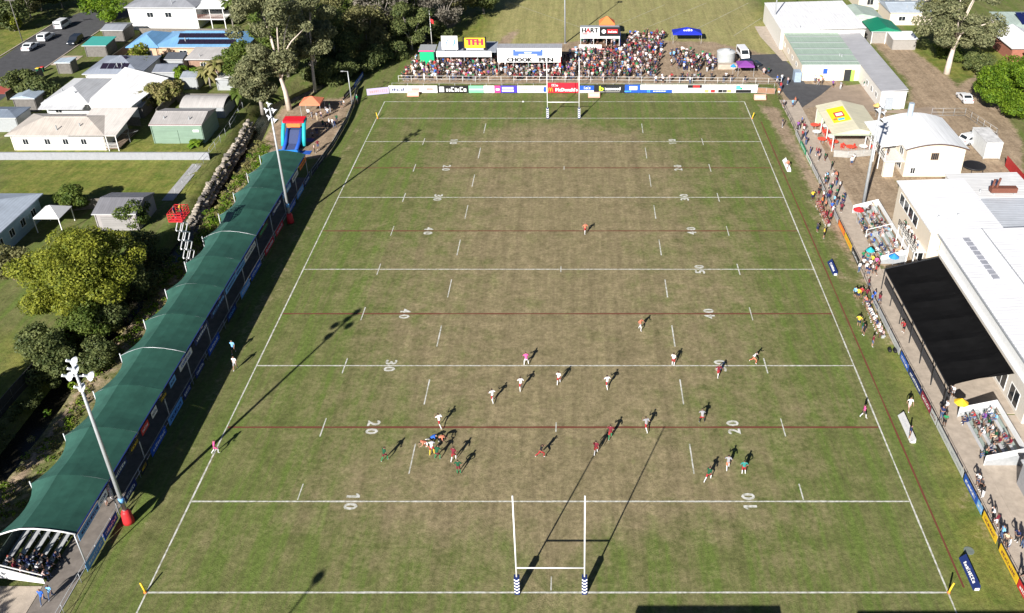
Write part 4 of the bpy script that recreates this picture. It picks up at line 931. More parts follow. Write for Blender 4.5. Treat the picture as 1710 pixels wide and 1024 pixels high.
MB().box(x0, x1, ya+5.2, ya+5.3, 0, 4.2).build('back_wall', M('dark_green_sheet',(.01,.05,.04)), t); MB().box(x1-.3, x1+.1, ya+.01, ya+.25, 0, 3.44).build('side_post', red, t)
for k in range(5): xx = x0+.15+(x1-x0-.6)*k/4; MB().bar((xx,ya+.1,0), (xx,ya+.1,3.44), .1).build('post', steel, t)
lettering(t, 'CHOOK', (x0+4.4,ya-.12,2.85), (1,0,0), (0,0,1), .8, black, width=4.9, bold=4); lettering(t, 'PEN', (x0+9.7,ya-.12,2.85), (1,0,0), (0,0,1), .8, black, width=2.7, bold=4)
U = Vector((0,.7,1.4)); up = U.normalized(); xm = (x0+x1)/2-.2
bp = MB(); 
def sq(xc, sc, w, h, m, off, name):
    c = Vector((xc, ya-.1+.7*sc, 3.46+1.4*sc)); n = Vector((1,0,0)).cross(up); c = c+n*off; r_ = Vector((w/2,0,0)); u_ = up*h/2
    return MB().add([c-r_-u_, c+r_-u_, c+r_+u_, c-r_+u_], [(0,1,2,3)]).build(name, m, t)
sq(xm, .5, 5.9, 1.25, blue, .02, 'printed_panel'); sq(xm, .78, 5.0, .22, white, .03, 'printed_panel'); sq(xm, .24, 3.6, .25, white, .03, 'printed_panel'); sq(xm, .5, 1.4, .18, white, .03, 'printed_panel')
for s in (-1, 1):
    c = Vector((xm+s*4.4, ya-.1+.35, 4.16)); n = Vector((1,0,0)).cross(up)*.02; ring = [c+n+Vector((.42*math.cos(a),0,0))+up*.42*math.sin(a) for a in [k*PI/7+.6 for k in range(11)]]
    MB().tube(ring, .035, 5).build('ring_emblem', M('faint_grey2',(.4,.4,.42)), t)
# HART stage
x0 = G(969,64,2.6)[0]; x1 = G(1035,64,2.6)[0]; ya = G(1000,64,2.6)[1]; xs_ = G(1001,64,2.6)[0]
t = thing('kiosk', 'open kiosk with HART sign beside a black and red sign on its front', 'kiosk', ((x0+x1)/2, ya+2, 0))
MB().box(x0, xs_, ya-.1, ya, 3.1, 5.0).build('sign', white, t); MB().box(xs_+.02, x1, ya-.1, ya, 3.3, 5.0).build('sign', black, t); MB().box(x0, x1, ya-.14, ya-.02, 2.6, 3.08).build('fascia', white, t)
lettering(t, 'H', (x0+.75,ya-.1,4.35), (1,0,0), (0,0,1), 1.0, black, width=.8, bold=3); lettering(t, 'A', (x0+1.65,ya-.1,4.35), (1,0,0), (0,0,1), 1.0, red, width=.85, bold=3); lettering(t, 'RT', (x0+3.0,ya-.1,4.35), (1,0,0), (0,0,1), 1.0, black, width=1.6, bold=3)
MB().box(x0+.4, x0+1.6, ya-.13, ya-.105, 3.45, 3.7).build('printed_panel', red, t); MB().box(xs_+1.6, x1-.5, ya-.13, ya-.105, 3.7, 4.6).build('printed_panel', red, t)
marks(t, ((xs_+1.6+x1-.5)/2,ya-.13,4.05), (1,0,0), (0,0,1), 1.7, .4, white, 5, seed=8)
MB().tube([(xs_+.9,ya-.13,4.1),(xs_+.9,ya-.11,4.1)], .45, 14).build('round_emblem', white, t); marks(t, ((x0+x1)/2,ya-.14,2.84), (1,0,0), (0,0,1), 6, .16, alu, 20, seed=9)
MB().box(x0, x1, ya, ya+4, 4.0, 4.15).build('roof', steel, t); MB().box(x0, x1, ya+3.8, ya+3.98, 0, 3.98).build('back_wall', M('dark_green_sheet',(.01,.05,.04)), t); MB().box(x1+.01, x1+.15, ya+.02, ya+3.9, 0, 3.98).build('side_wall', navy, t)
MB().box(x0+.1, x1-.1, ya-.2, ya+3.7, 0, .7).build('stage', M('stage_brown',(.2,.12,.08),.8,.1), t)
for k in range(4): xx = x0+.1+(x1-x0-.2)*k/3; MB().bar((xx,ya-.06,.7), (xx,ya-.06,2.6), .09).build('post', white, t)
tag(MB().box(x0-.3, x0+4.5, ya-2.2, ya-2.0, .2, 1.9).build('banner_wall', white, loc=(x0+2,ya-2.1,0)), 'white banner screen standing in front of the kiosk', 'screen')
tag(MB().box(x0-1.8, x0+6.2, ya-2.7, ya-2.6, .9, 1.3).build('pink_barrier', M('pale_red',(.7,.3,.3),.6,.05), loc=(x0+2,ya-2.65,0)), 'pale red barrier strip before the white screen', 'barrier')
marquee(1013,62,3.4,3,3.4,M('orange_tent',(.8,.2,.06),.6,.05),'orange peaked tent just behind the kiosk signs',1.3)
marquee(1146,70,6.2,3,2.3,M('blue_tent',(.015,.03,.4),.55,.05),'blue marquee at the edge of the second field',1.0)
x, y, _ = G(1146, 70); tt = bpy.data.objects['marquee.002' if 'marquee.002' in bpy.data.objects else 'marquee']; marks(tt, (x, y-.8, 2.86), (1,0,0), (0,1.5,1), 1.7, .55, white, 3, .05, 4, 'lettering')
marquee(1243,124,3.2,3,2.2,M('purple_tent',(.22,.06,.3),.6,.08),'purple marquee at the right end of the far crowd',.6)
# water tank
x, y, _ = G(1211, 107); t = thing('water_tank', 'round corrugated grey water tank beside the white van', 'water tank', (x, y, 0))
mb = MB(); mb.tube([(x,y,0),(x,y,2.7)], 1.85, 24); mb.build('drum', M('tank_sheet',(.4,.42,.42),.45,.1,1,corr=('Z',.25)), t, smooth=False)
MB().tube([(x,y,2.7),(x,y,3.05),(x,y,3.3)], [1.9,1.0,.3], 24).build('lid', M('tank_lid',(.5,.52,.52),.5,.12,2), t); MB().tube([(x+.4,y-.6,3.0),(x+.4,y-.6,3.5)], .3, 10).build('hatch', steel, t)
MB().box(x-1.9, x+2.2, y-3.2, y-2.0, 0, 1.0).build('plinth', concrete, t)
tag(MB().box(G(877,68)[0]-2.2, G(877,68)[0]+2.2, 138, 138.5, .0, .45).build('bench', white, loc=(G(877,68)[0],138,0)), 'low white bench block on the mound behind CHOOK PEN', 'bench')

# --- crowd: the front rows as individuals, the mass behind as one
rr = random.Random(77)
CP = gp([(669,136),(692,101),(724,104),(760,99),(822,99),(831,107),(938,107),(950,92),(966,88),(1040,86),(1048,66),(1070,64),(1105,92),(1098,118),(1092,133)])
CP2 = gp([(1112,94),(1150,88),(1196,104),(1192,120),(1165,124),(1118,112),(1130,106)]); CP3 = gp([(1042,60),(1110,58),(1108,86),(1050,84)])
pts = []
def scatter(poly, n, dmin):
    a = np.array(poly); lo, hi = a.min(0), a.max(0); k = 0; tries = 0
    while k < n and tries < 60000:
        tries += 1; x = rr.uniform(lo[0], hi[0]); y = rr.uniform(lo[1], hi[1])
        if not in_poly(np.array([x]), np.array([y]), poly)[0]: continue
        if any((x-a_)**2+(y-b_)**2 < dmin*dmin for a_, b_ in pts[-1400:]): continue
        pts.append((x, y)); k += 1
scatter(CP, 560, .52); scatter(CP2, 75, .55); scatter(CP3, 60, .55)
for k in range(40): pts.append((rr.uniform(-32, 30), 118.5+rr.uniform(0, .35)))
for u, v in ((1095,140),(1107,140),(1118,138),(1135,138),(1152,141),(1140,134),(1208,138),(1222,136),(1212,133),(1244,138),(1283,124),(1275,126)): pts.append(G(u, v)[:2])
pts.sort(key=lambda p: p[1])
NI = 34
def place(x):
    L = [(-27,'before green booth'),(-20,'below white billboard'),(-14,'below TFH billboard'),(-8,'left of CHOOK PEN'),(-1,'under CHOOK PEN sign'),(4,'right of CHOOK PEN'),(12,'before HART kiosk'),(22,'right of HART kiosk'),(33,'left of water tank'),(99,'right of water tank')]
    return next(s for a, s in L if x < a)
for x, y in pts[:NI]:
    p = rr.choice(['stand','stand_arms','phone','hips','stand','lean']) if y > 118.9 else rr.choice(['lean','stand'])
    spectator(p, (x, y, 0), rr.gauss(0, .4), place(x), 'spectators in the far crowd', rr)
def crowd(name, places, label_kind):
    names = list(CL); mats = [CL[n] for n in names]+SKIN+list({id(m): m for m in HAIR.values()}.values()); mi_of = {id(m): i for i, m in enumerate(mats)}
    AV, AF, AM, off = [], [], [], 0
    pr = {}
    for q in ('stand','stand_arms','phone','hips'):
        me = pose_mesh(q, False); pr[q] = (np.array([v.co[:] for v in me.vertices]), [tuple(p.vertices) for p in me.polygons], [p.material_index for p in me.polygons])
    for x, y, z in places:
        q = rr.choice(list(pr)); v, f, m = pr[q]; a = rr.gauss(0, .5); c, s = math.cos(a), math.sin(a); sc = rr.uniform(.9, 1.05)
        AV.append(np.stack([(v[:,0]*c-v[:,1]*s)*sc+x, (v[:,0]*s+v[:,1]*c)*sc+y, v[:,2]*sc+z], 1))
        t_, b, low, h = outfit(rr); sk = rr.choice(SKIN); sl_ = [sk, CL[t_], CL[b], sk if low == 'skin' else CL[low], rr.choice(SHOE), HAIR[h], sk]; ids = [mi_of[id(k)] for k in sl_]
        AF += [tuple(i+off for i in p) for p in f]; AM += [ids[k] for k in m]; off += len(v)
    me = bpy.data.meshes.new(name); me.from_pydata(np.concatenate(AV).tolist(), [], AF)
    for m in mats: me.materials.append(m)
    me.polygons.foreach_set('material_index', AM); me.polygons.foreach_set('use_smooth', [True]*len(AF))
    o = bpy.data.objects.new(name, me); COL.objects.link(o); stuff(o); return tag(o, label_kind, 'crowd')
hx0 = G(969,64,2.6)[0]; hy = G(1000,64,2.6)[1]
stage = [(hx0+.6+rr.uniform(0, 7.2), hy+rr.uniform(.3, 3), .7) for _ in range(16)]
shel = [(rr.uniform(-25, -1.5), rr.uniform(126.6, 129), 0) for _ in range(60)]
crowd('crowd', [(x, y, 0) for x, y in pts[NI:]]+stage+shel, 'dense crowd of spectators filling the far end behind the boards')
tag(MB().tube([(*G(872,171)[:2],.02),(G(872,171)[0]+.12,G(872,171)[1],.16),(G(872,171)[0]+.3,G(872,171)[1],.13),(G(872,171)[0]+.42,G(872,171)[1],.1)], [.03,.13,.13,.03], 8).build('rugby_ball', white, loc=G(872,171), smooth=True), 'white rugby ball lying by the far dead ball line', 'ball')
# ================================================================== club side (right)
def window(t, face, a0, a1, z0, z1, plane, fm=white, gm=gl, name='window', bars=1):
    """window on a wall plane: face 's' (looks to -y), 'w' (looks to -x), 'e' (looks to +x)"""
    d = -.05 if face in 'sw' else .05
    mb = MB(); fr = .07
    def bxx(m, p0, p1, q0, q1, dd):
        lo, hi = sorted((plane+d*.02, plane+d*dd))
        if face == 's': m.box(p0, p1, lo, hi, q0, q1)
        else: m.box(lo, hi, p0, p1, q0, q1)
    bxx(mb, a0, a0+fr, z0, z1, 1.); bxx(mb, a1-fr, a1, z0, z1, 1.); bxx(mb, a0+fr, a1-fr, z0, z0+fr, 1.); bxx(mb, a0+fr, a1-fr, z1-fr, z1, 1.)
    for k in range(1, bars+1):
        m_ = a0+(a1-a0)*k/(bars+1); bxx(mb, m_-.025, m_+.025, z0+fr, z1-fr, .9)
    w = mb.build(name, fm, t); mb = MB(); bxx(mb, a0+fr, a1-fr, z0+fr, z1-fr, .4); mb.build('pane', gm, w); return w
def roof_solid(kind, x0, x1, y0, y1, z, rise, th=.14):
    mb = MB()
    if kind == 'gable_x': mb.extr([(y0,z),(y1,z),(y1,z+th),((y0+y1)/2,z+rise+th),(y0,z+th)], 'X', x0, x1)
    elif kind == 'gable_y': mb.extr([(x0,z),(x1,z),(x1,z+th),((x0+x1)/2,z+rise+th),(x0,z+th)], 'Y', y0, y1)
    elif kind == 'skill_y': mb.extr([(y0,z),(y1,z+rise),(y1,z+rise+th),(y0,z+th)], 'X', x0, x1)
    elif kind == 'skill_x': mb.extr([(x0,z),(x1,z+rise),(x1,z+rise+th),(x0,z+th)], 'Y', y0, y1)
    elif kind == 'arch_x': 
        n = 10; top = [(x0+(x1-x0)*k/n, z+th+rise*math.sin(PI*(.12+.76*k/n))-rise*math.sin(PI*.12)) for k in range(n+1)]
        mb.extr([(x, zz-th) for x, zz in top]+top[::-1], 'Y', y0, y1)
    elif kind == 'arch_y':
        n = 10; top = [(y0+(y1-y0)*k/n, z+th+rise*math.sin(PI*(.1+.8*k/n))-rise*math.sin(PI*.1)) for k in range(n+1)]
        mb.extr([(y, zz-th) for y, zz in top]+top[::-1], 'X', x0, x1)
    elif kind == 'hip':
        w, d = x1-x0, y1-y0; q = min(w, d)/2
        if w >= d: ra, rb = (x0+q, (y0+y1)/2), (x1-q, (y0+y1)/2)
        else: ra, rb = ((x0+x1)/2, y0+q), ((x0+x1)/2, y1-q)
        vs = [(x0,y0,z),(x1,y0,z),(x1,y1,z),(x0,y1,z),(x0,y0,z+th),(x1,y0,z+th),(x1,y1,z+th),(x0,y1,z+th),(*ra,z+rise+th),(*rb,z+rise+th)]
        fs = [(3,2,1,0),(0,1,5,4),(1,2,6,5),(2,3,7,6),(3,0,4,7)]
        fs += [(4,5,9,8),(5,6,9),(6,7,8,9),(7,4,8)] if w >= d else [(4,5,8),(5,6,9,8),(6,7,9),(7,4,8,9)]
        mb.add(vs, fs)
    return mb
def building(name, label, x0, x1, y0, y1, h, roof, rise, wm, rm, oh=.35, cat='building', wins=(), group=None, gut=True):
    t = thing(name, label, cat, ((x0+x1)/2, (y0+y1)/2, 0), group)
    MB().box(x0, x1, y0, y1, -.05, h).build('wall', wm, t)
    r = roof_solid(roof, x0-oh, x1+oh, y0-oh, y1+oh, h+.01, rise).build('roof', rm, t)
    if gut: MB().box(x0-oh, x1+oh, y0-oh-.1, y0-oh-.01, h+.0, h+.13).build('gutter', alu, r)
    for w in wins: window(t, *w)
    g_ = random.Random(int(abs(x0*13+y0*7)))
    for xx in (x0+.15, x1-.15): MB().bar((xx,y0-.06,0), (xx,y0-.06,h-.02), .08).build('downpipe', wm, t)
    if roof in ('hip', 'gable_x'):
        q = min(x1-x0, y1-y0)/2+oh if roof == 'hip' else 0; ym = (y0+y1)/2
        if x1-x0 > y1-y0: MB().bar((x0-oh+q,ym,h+rise+.16), (x1+oh-q,ym,h+rise+.16), .22, .07).build('ridge_cap', rm, r)
    if roof != 'arch_x' and roof != 'arch_y' and x1-x0 > 7:
        for k in range(2): vx, vy = g_.uniform(x0+1.5, x1-1.5), g_.uniform(y0+.8, y0+(y1-y0)*.3); MB().tube([(vx,vy,h),(vx,vy,h+rise*.62+.5)], .11, 8).build('vent_pipe', steel, r)
    return t, r
zA = 4.2; a = G(1305,51,zA); b = G(1411,10,zA); c = G(1446,52,zA)
shA = M('club_white_sheet', (.82,.82,.83), .45, .06, .4, corr=('X', .6))
building('club_hall', 'large hall with plain white metal roof at the top right of the ground', a[0], c[0], a[1]+.1, b[1]+2, zA, 'skill_x', .5, offwhite, shA, .1)
zB = 3.2; a = G(1340,109,zB); b = G(1397,55,zB); c = G(1438,110,zB)
t, r = building('change_room_block', 'low block with pale green ribbed roof joined to the white hall', a[0], c[0], a[1], G(1308,53,zB)[1]-.1, zB, 'skill_y', .35, cream, M('pale_green_sheet', (.36,.46,.38), .5, .08, .5, corr=('X',.4)), .05)
bx0, bx1, by0 = a[0], c[0], a[1]
for k in range(5):
    y = by0+1.5+k*3.6; z = zB+.16+.35*(y-by0)/20
    MB().box(bx0+.05, bx1-.05, y, y+.35, z, z+.1).build('roof_rib', M('rib_grey', (.28,.31,.31), .5, .1), r)
MB().box(bx0+1, bx0+1.9, by0-.06, by0-.005, 0, 2.1).build('door', M('door_grey',(.5,.52,.55),.5,.05), t); MB().box(bx0+5.6, bx0+8.2, by0-.06, by0-.005, .8, 2.4).build('roller_shutter', white, t)
MB().box(bx0+8.4, bx0+9.8, by0-.05, by0-.005, 0, 2.3).build('doorway', dark, t); MB().box(bx0+9.7, bx0+10.4, by0-.12, by0-.055, 0, 2.2).build('door', M('lime_door',(.3,.6,.1),.6,.05), t)
MB().box(bx0+4.2, bx0+5.0, by0-.12, by0-.06, 1.5, 2.5).build('sign', blue, t); MB().box(bx0-1.4, bx0-.1, by0-.8, by0+1, 0, 2.0).build('locker', M('locker_blue',(.3,.38,.48),.5,.1), t)
for k in range(4): window(t, 'w', by0+4+k*4, by0+5.4+k*4, 1.3, 2.2, bx0)
zC = 3.3; p = [G(u, v, zC) for u, v in ((1397,56),(1446,56),(1517,140),(1515,153),(1471,153))]
cx0, cx1 = p[4][0], p[3][0]; cy0, cy1 = p[4][1], p[0][1]-.5
t, r = building('long_shed', 'long grey roofed shed running back beside the pale green block', cx0+.15, cx1, cy0, cy1, zC, 'skill_x', .3, offwhite, M('grey_sheet', (.42,.42,.44), .5, .1, .4, corr=('Y',.5)), .12)
MB().box(cx0+1.0, cx0+2.4, cy0-.5, cy0-.13, 0, 2.2).build('cabinet', M('cab_grey',(.35,.38,.42),.5,.1), t); MB().box(cx0+2.8, cx0+4, cy0-.3, cy0-.13, 0, 2.3).build('door', white, t)
for k in range(3): window(t, 'w', cy0+2+k*3, cy0+3.3+k*3, 1.2, 2.2, cx0+.15)
# barbecue shelter with the yellow sign on its roof
zD = 3.0; xl, xr, y0, y1 = 44.2, 52.6, 85.9, 98.3
t = thing('barbecue_shelter', 'open sided shelter with cream gable roof beside the path', 'shelter', (48.4, 92, 0))
roof_solid('gable_y', xl, xr, y0, y1, zD, 1.0).build('roof', M('cream_sheet', (.66,.62,.46), .55, .08, .4, corr=('Y',.5)), t)
for sx in (xl+.3, xr-.3):
    for k in range(4): y = y0+.3+(y1-y0-.6)*k/3; MB().bar((sx,y,0), (sx,y,zD+.02), .14).build('post', offwhite, t)
MB().box(xl+.3, xr-.3, y1-.5, y1-.3, 0, zD).build('back_wall', M('sage',(.35,.4,.3),.7,.1), t)
MB().box(xl+.2, xr-.2, y0-.06, y0-.01, zD-.02, zD+.25).build('fascia', M('sage',(.35,.4,.3)), t)
MB().box(xl+.35, xr-.2, y0+.1, y1-.6, 0, .06).build('floor', concrete, t)
s = thing('roof_sign', 'yellow sign with red panel lying on the cream shelter roof', 'sign', (46.6, 92.4, 3.6))
def onroof(x, y, dz): return (x, y, zD+.14+1.0*(x-xl)/((xr-xl)/2)+dz)
def rq(x0, x1, ya, yb, dz, m, nm): 
    q = [onroof(x0,ya,dz), onroof(x1,ya,dz), onroof(x1,yb,dz), onroof(x0,yb,dz)]; lo = [(a_, b_, c_-.05) for a_, b_, c_ in q]
    MB().add(lo+q, [(3,2,1,0),(4,5,6,7),(0,1,5,4),(1,2,6,5),(2,3,7,6),(3,0,4,7)]).build(nm, m, s)
rq(45.3, 48.1, 89.8, 95.6, .12, M('neon_yellow',(.8,.75,.02),.5,.04), 'panel'); rq(46.0, 47.5, 91.6, 93.6, .16, red, 'printed_panel'); rq(46.2, 47.2, 90.3, 91.0, .16, M('cyan',(.1,.5,.75)), 'printed_panel'); rq(45.5, 46.1, 90.6, 91.3, .16, orange, 'printed_panel'); rq(46.2, 47.3, 92.0, 93.1, .19, white, 'printed_panel')
# tables with red and white cloths under the shelter
tab = None
for i, (x, y) in enumerate(((45.4,88.5),(45.5,90.6),(45.4,92.8),(45.6,95),(47.6,86.4),(49.8,86.6),(43.6,89.5),(43.4,92.5),(43.7,95.4))):
    lab = f'small table with {("red","white")[i % 2]} cloth at the cream shelter, {ordw(i)} of nine from the pitch end'
    t = thing('table', lab, 'table', (x, y, .06), 'tables at the cream shelter')
    MB().tube([(x,y,.76),(x,y,.8)], .75, 12).build('table_top', M('coral_cloth',(.72,.1,.06),.7,.1) if i % 2 == 0 else white, t)
    for k in range(4): a_ = k*PI/2+.4; MB().bar((x+.4*math.cos(a_),y+.4*math.sin(a_),.06), (x+.25*math.cos(a_),y+.25*math.sin(a_),.76), .05).build('leg', steel, t)
ch = None
for i, (x, y, a) in enumerate([(44.9+.25*(k % 2)*0+.0, 87.3+k*1.05, 1.4+.3*(k % 3)) for k in range(9)]+[(46.4,86.9,.2),(47,87.6,2.),(48.6,86.9,.6),(50.6,87.4,1.1),(51.4,86.8,2.6)]):
    lab = f'red plastic chair at the cream shelter, {ordw(i)} of fourteen'
    if ch is None:
        ch = thing('plastic_chair', lab, 'chair', (0,0,0), 'red chairs at the cream shelter'); rp = M('red_plastic', (.62,.05,.035), .45, .06)
        MB().box(-.22,.22,-.22,.22,.42,.46).build('seat', rp, ch); MB().add([(-.22,.2,.46),(.22,.2,.46),(.22,.24,.46),(-.22,.24,.46),(-.2,.3,.9),(.2,.3,.9),(.2,.33,.9),(-.2,.33,.9)], [(3,2,1,0),(4,5,6,7),(0,1,5,4),(1,2,6,5),(2,3,7,6),(3,0,4,7)]).build('backrest', rp, ch)
        for sx in (-.2,.2):
            for sy in (-.2,.2): MB().bar((sx,sy,0), (sx,sy,.42), .04).build('leg', rp, ch)
        ch.location = (x, y, .06); ch.rotation_euler = (0,0,a)
    else: copy_tree(ch, (x, y, .06), a, lab)
# arched white building with balcony
x0, x1, y0, y1, zE = 53.4, 62.4, 76.9, 88.5, 4.7
t, r = building('function_building', 'two storey cream building with arched white roof and pitch side balcony', x0, x1, y0, y1, zE, 'arch_x', 1.5, cream, M('arch_white', (.84,.85,.86), .4, .03, .4, corr=('X',.5)), .4, gut=False)
window(t, 's', 57.2, 58.4, 2.9, 4.1, y0, M('brown_frame',(.25,.17,.12),.6,.1), bars=3); window(t, 's', 54.4, 55.2, .5, 1.6, y0)
n = 10; pts_ = [(x0-.4+(x1-x0+.8)*k/n, y0-.42, zE+.08+1.5*math.sin(PI*(.12+.76*k/n))-1.5*math.sin(PI*.12)) for k in range(n+1)]
MB().tube(pts_, .09, 6).build('roof_trim', M('trim_brown',(.1,.06,.05),.6,.1), r)
mbx = MB(); 
for k in range(n):
    (xa, _, za), (xb, _, zb) = pts_[k], pts_[k+1]; mbx.add([(max(x0,xa),y0+.002,zE-.02),(min(x1,xb),y0+.002,zE-.02),(min(x1,xb),y0+.002,zb-.05),(max(x0,xa),y0+.002,za-.05)], [(0,1,2,3)])
mbx.build('gable_infill', cream, t)
MB().tube([(56.8,87.5,5.7),(56.8,87.5,8.0)], .45, 10).build('flue', M('flue_blue',(.35,.42,.5),.4,.1), r)
MB().box(x0-3.2, x0-.01, y0+.3, y1-1, 2.35, 2.55).build('balcony_floor', offwhite, t); MB().extr([(x0-3.5,4.2),(x0-.41,4.6),(x0-.41,4.72),(x0-3.5,4.32)], 'Y', y0+1.8, y1).build('balcony_roof', wht_corr, t)
MB().box(x0-3.2, x0-1.6, y0-.1, y0+.25, 0, 2.5).build('stair_wall', cream, t)
for k in range(5): y = y0+.35+(y1-y0-1.5)*k/4; MB().bar((x0-3.15,y,0), (x0-3.15,y,4.25), .12).build('balcony_post', white, t)
for k in range(14): y = y0+.4+(y1-y0-1.5)*k/13; MB().bar((x0-3.17,y,2.55), (x0-3.17,y,3.45), .035).build('baluster', dark, t)
for q in (3.0, 3.5): MB().bar((x0-3.17,y0+.3,q), (x0-3.17,y1-1,q), .06).build('balcony_rail', dark, t)
for k in range(3): window(t, 'w', y0+1.5+k*3.2, y0+3.2+k*3.2, 2.8, 4.1, x0); window(t, 'w', y0+1.5+k*3.2, y0+3.2+k*3.2, .6, 1.9, x0)
# club house, two storeys, big white roofs
x0, x1, y0, y1, zF = 47.0, 55.5, 48.2, 61.4, 6.9
roofF = M('club_roof', (.82,.82,.84), .42, .06, .3, corr=('Y',.55))
t, r = building('club_house', 'two storey cream club house with glazed balcony facing the pitch', x0, x1, y0, y1, zF, 'skill_x', .35, cream, roofF, .35, gut=False)
for row, (za, zb, ya, yb, nn) in enumerate(((4.5,6.1,52.8,60.2,4), (1.2,3.2,49,57.4,5))):
    for k in range(nn):
        w = (yb-ya)/nn; window(t, 'w', ya+w*k+.05, ya+w*(k+1)-.05, za, zb, x0, white, gl, bars=0)
MB().box(x0-1.5, x0-.01, 48.4, 55.4, 3.5, 3.65).build('balcony_floor', offwhite, t)
for q in (3.9, 4.2, 4.5): MB().bar((x0-1.45,48.4,q), (x0-1.45,55.4,q), .05).build('balcony_rail', dark, t)
for k in range(8): MB().bar((x0-1.45,48.4+k,3.65), (x0-1.45,48.4+k,4.5), .05).build('baluster', dark, t)
for k in range(4): MB().bar((x0-1.4,48.6+k*2.2,0), (x0-1.4,48.6+k*2.2,3.5), .12).build('balcony_post', white, t)
rr = random.Random(31)
for k in range(5): spectator('lean', (x0-1.0, 49+k*1.25, 3.66), -PI/2, f'at club balcony, {ordw(k)} along', 'people on the club house balcony', rr)
for k in range(4): spectator('stand', (51.2, 79+k*1.8, 2.56), -PI/2, f'on arched balcony, {ordw(k)} along', 'people on the arched building balcony', rr)
x0, x1, y0, y1 = 48.2, 66, 20.5, 47.4
t, r = building('club_house_wing', 'long club house wing with broad white roof behind the black awning', x0, x1, y0, y1, 6.6, 'skill_x', .9, M('pale_wall',(.6,.56,.5),.7,.08), roofF, .4, gut=False)
MB().box(x0-.12, x0-.01, y0, y1, 4.72, 6.55).build('white_band', white, t); MB().bar((x0-.5,y0-.4,6.62), (x0-.5,y1+.4,6.62), .16).build('gutter', steel, r)
MB().add([(53,y0-.4,6.95),(66.4,y0-.4,7.6),(66.4,y1+.3,7.6),(53,y1+.3,6.95),(53,y0-.4,7.5),(66.4,y0-.4,8.1),(66.4,y1+.3,8.1),(53,y1+.3,7.5)], [(3,2,1,0),(4,5,6,7),(0,1,5,4),(1,2,6,5),(2,3,7,6),(3,0,4,7)]).build('upper_roof', roofF, r); MB().bar((52.95,y0-.4,7.5), (52.95,y1+.3,7.5), .1).build('gutter', steel, r)
MB().box(x0-.46, x0-.11, y0+.5, y1-.3, 4.55, 4.7).build('awning_track', white, t)
for k in range(8): window(t, 'w', 22+k*3.1, 24.2+k*3.1, .5, 2.6, x0)
for k in range(9):
    yy = 45.5-k*1.05; xx = 50.2+k*.02; z = 6.76+.9*(xx-47.8)/18.6
    MB().add([(xx,yy,z),(xx+.75,yy,z+.04),(xx+.75,yy+.85,z+.04),(xx,yy+.85,z),(xx,yy,z+.1),(xx+.75,yy,z+.14),(xx+.75,yy+.85,z+.14),(xx,yy+.85,z+.1)], [(3,2,1,0),(4,5,6,7),(0,1,5,4),(1,2,6,5),(2,3,7,6),(3,0,4,7)]).build('skylight', M('skylight_grey',(.33,.34,.38),.3,.2,1.5), r)
for y_ in (28, 36, 43): MB().box(57.5, 59.0, y_, y_+1.2, 7.7, 8.5).build('air_conditioner', alu, r)
building('club_annex', 'lower blue grey roofed annex behind the club house', 55.9, 66, 47.9, 59.9, 5.0, 'skill_x', .2, offwhite, M('annex_blue',(.5,.53,.58),.5,.1,.5,corr=('Y',.5)), .15, gut=False)
MB().box(55.8, 66.2, 47.5, 47.7, 5.0, 6.9).build('parapet', white, bpy.data.objects['club_annex'])
building('club_annex', 'flat roofed white annex behind the club house', 55.9, 66, 60.3, 67.5, 5.0, 'skill_x', .25, offwhite, M('annex_roof',(.72,.72,.72),.5,.08,.5,corr=('Y',.5)), .15, gut=False)
t = thing('rooftop_plant', 'rust red pipework unit mounted on the white annex roof', 'machinery', (61.5, 61.5, 5.2))
MB().box(59.8, 63.4, 61, 61.9, 5.5, 6.2).build('duct', brown, t); MB().tube([(60,61.4,6.2),(60.1,61.4,7.4)], .16, 8).build('pipe', brown, t); MB().tube([(60.6,61.4,6.2),(60.8,61.4,7.6)], .16, 8).build('pipe', brown, t)
for x in (60.2, 63): MB().box(x-.1, x+.1, 60.9, 62, 5.12, 5.5).build('support', steel, t)
building('service_block', 'small grey block at the lower right edge beside the path', 44.3, 60, 6.8, 12.2, 2.8, 'skill_x', .3, M('grey_render',(.3,.3,.31),.8,.1), M('grey_sheet2',(.55,.56,.58),.5,.1,.4,corr=('Y',.4)), .2, gut=False, wins=(('w',9.4,11,1.2,2.3,44.3),))
# black awning over the terrace
blk = M('black_shade_cloth', (.007,.007,.0075), .9, .25, .6, spec=.05)
aw = thing('black_awning', 'large black shade awning over the terrace beside the club house', 'awning', (45, 34, 0))
ax0, ax1, ay0, ay1, za = 40.9, 48.0, 22.9, 45.3, 3.0
def awx(y, s): return ax0+.1*math.sin(y*.9)*0+(ax1-ax0)*s
NBY = 6
for b in range(NBY):
    mb = MB(); ya, yb = ay0+(ay1-ay0)*b/NBY, ay0+(ay1-ay0)*(b+1)/NBY
    for i in range(5):
        y = ya+(yb-ya)*i/4
        for k in range(5):
            s_ = k/4; y_ = y+(1.4*s_ if b == NBY-1 and i == 4 else 0)+(1.6*s_ if b == 0 and i == 0 else 0)
            mb.v.append((awx(y, s_), y_, za+.9*s_-.28*math.sin(PI*i/4)*math.sin(PI*s_)-.0))
    for i in range(4):
        for k in range(4): q = i*5+k; mb.face((q, q+1, q+6, q+5))
    mb.build('awning_panel', blk, aw)
for b in range(NBY+1):
    y = ay0+(ay1-ay0)*b/NBY
    MB().bar((ax0+.05,y,0), (ax0+.05,y,za-.02), .09).build('post', dark, aw)
MB().bar((ax0,ay0,za+.04), (ax0,ay1,za+.04), .07).build('edge_beam', dark, aw); MB().bar((ax0,ay1+.05,za+.04), (ax1,ay1+1.45,za+.95), .09).build('edge_beam', dark, aw)
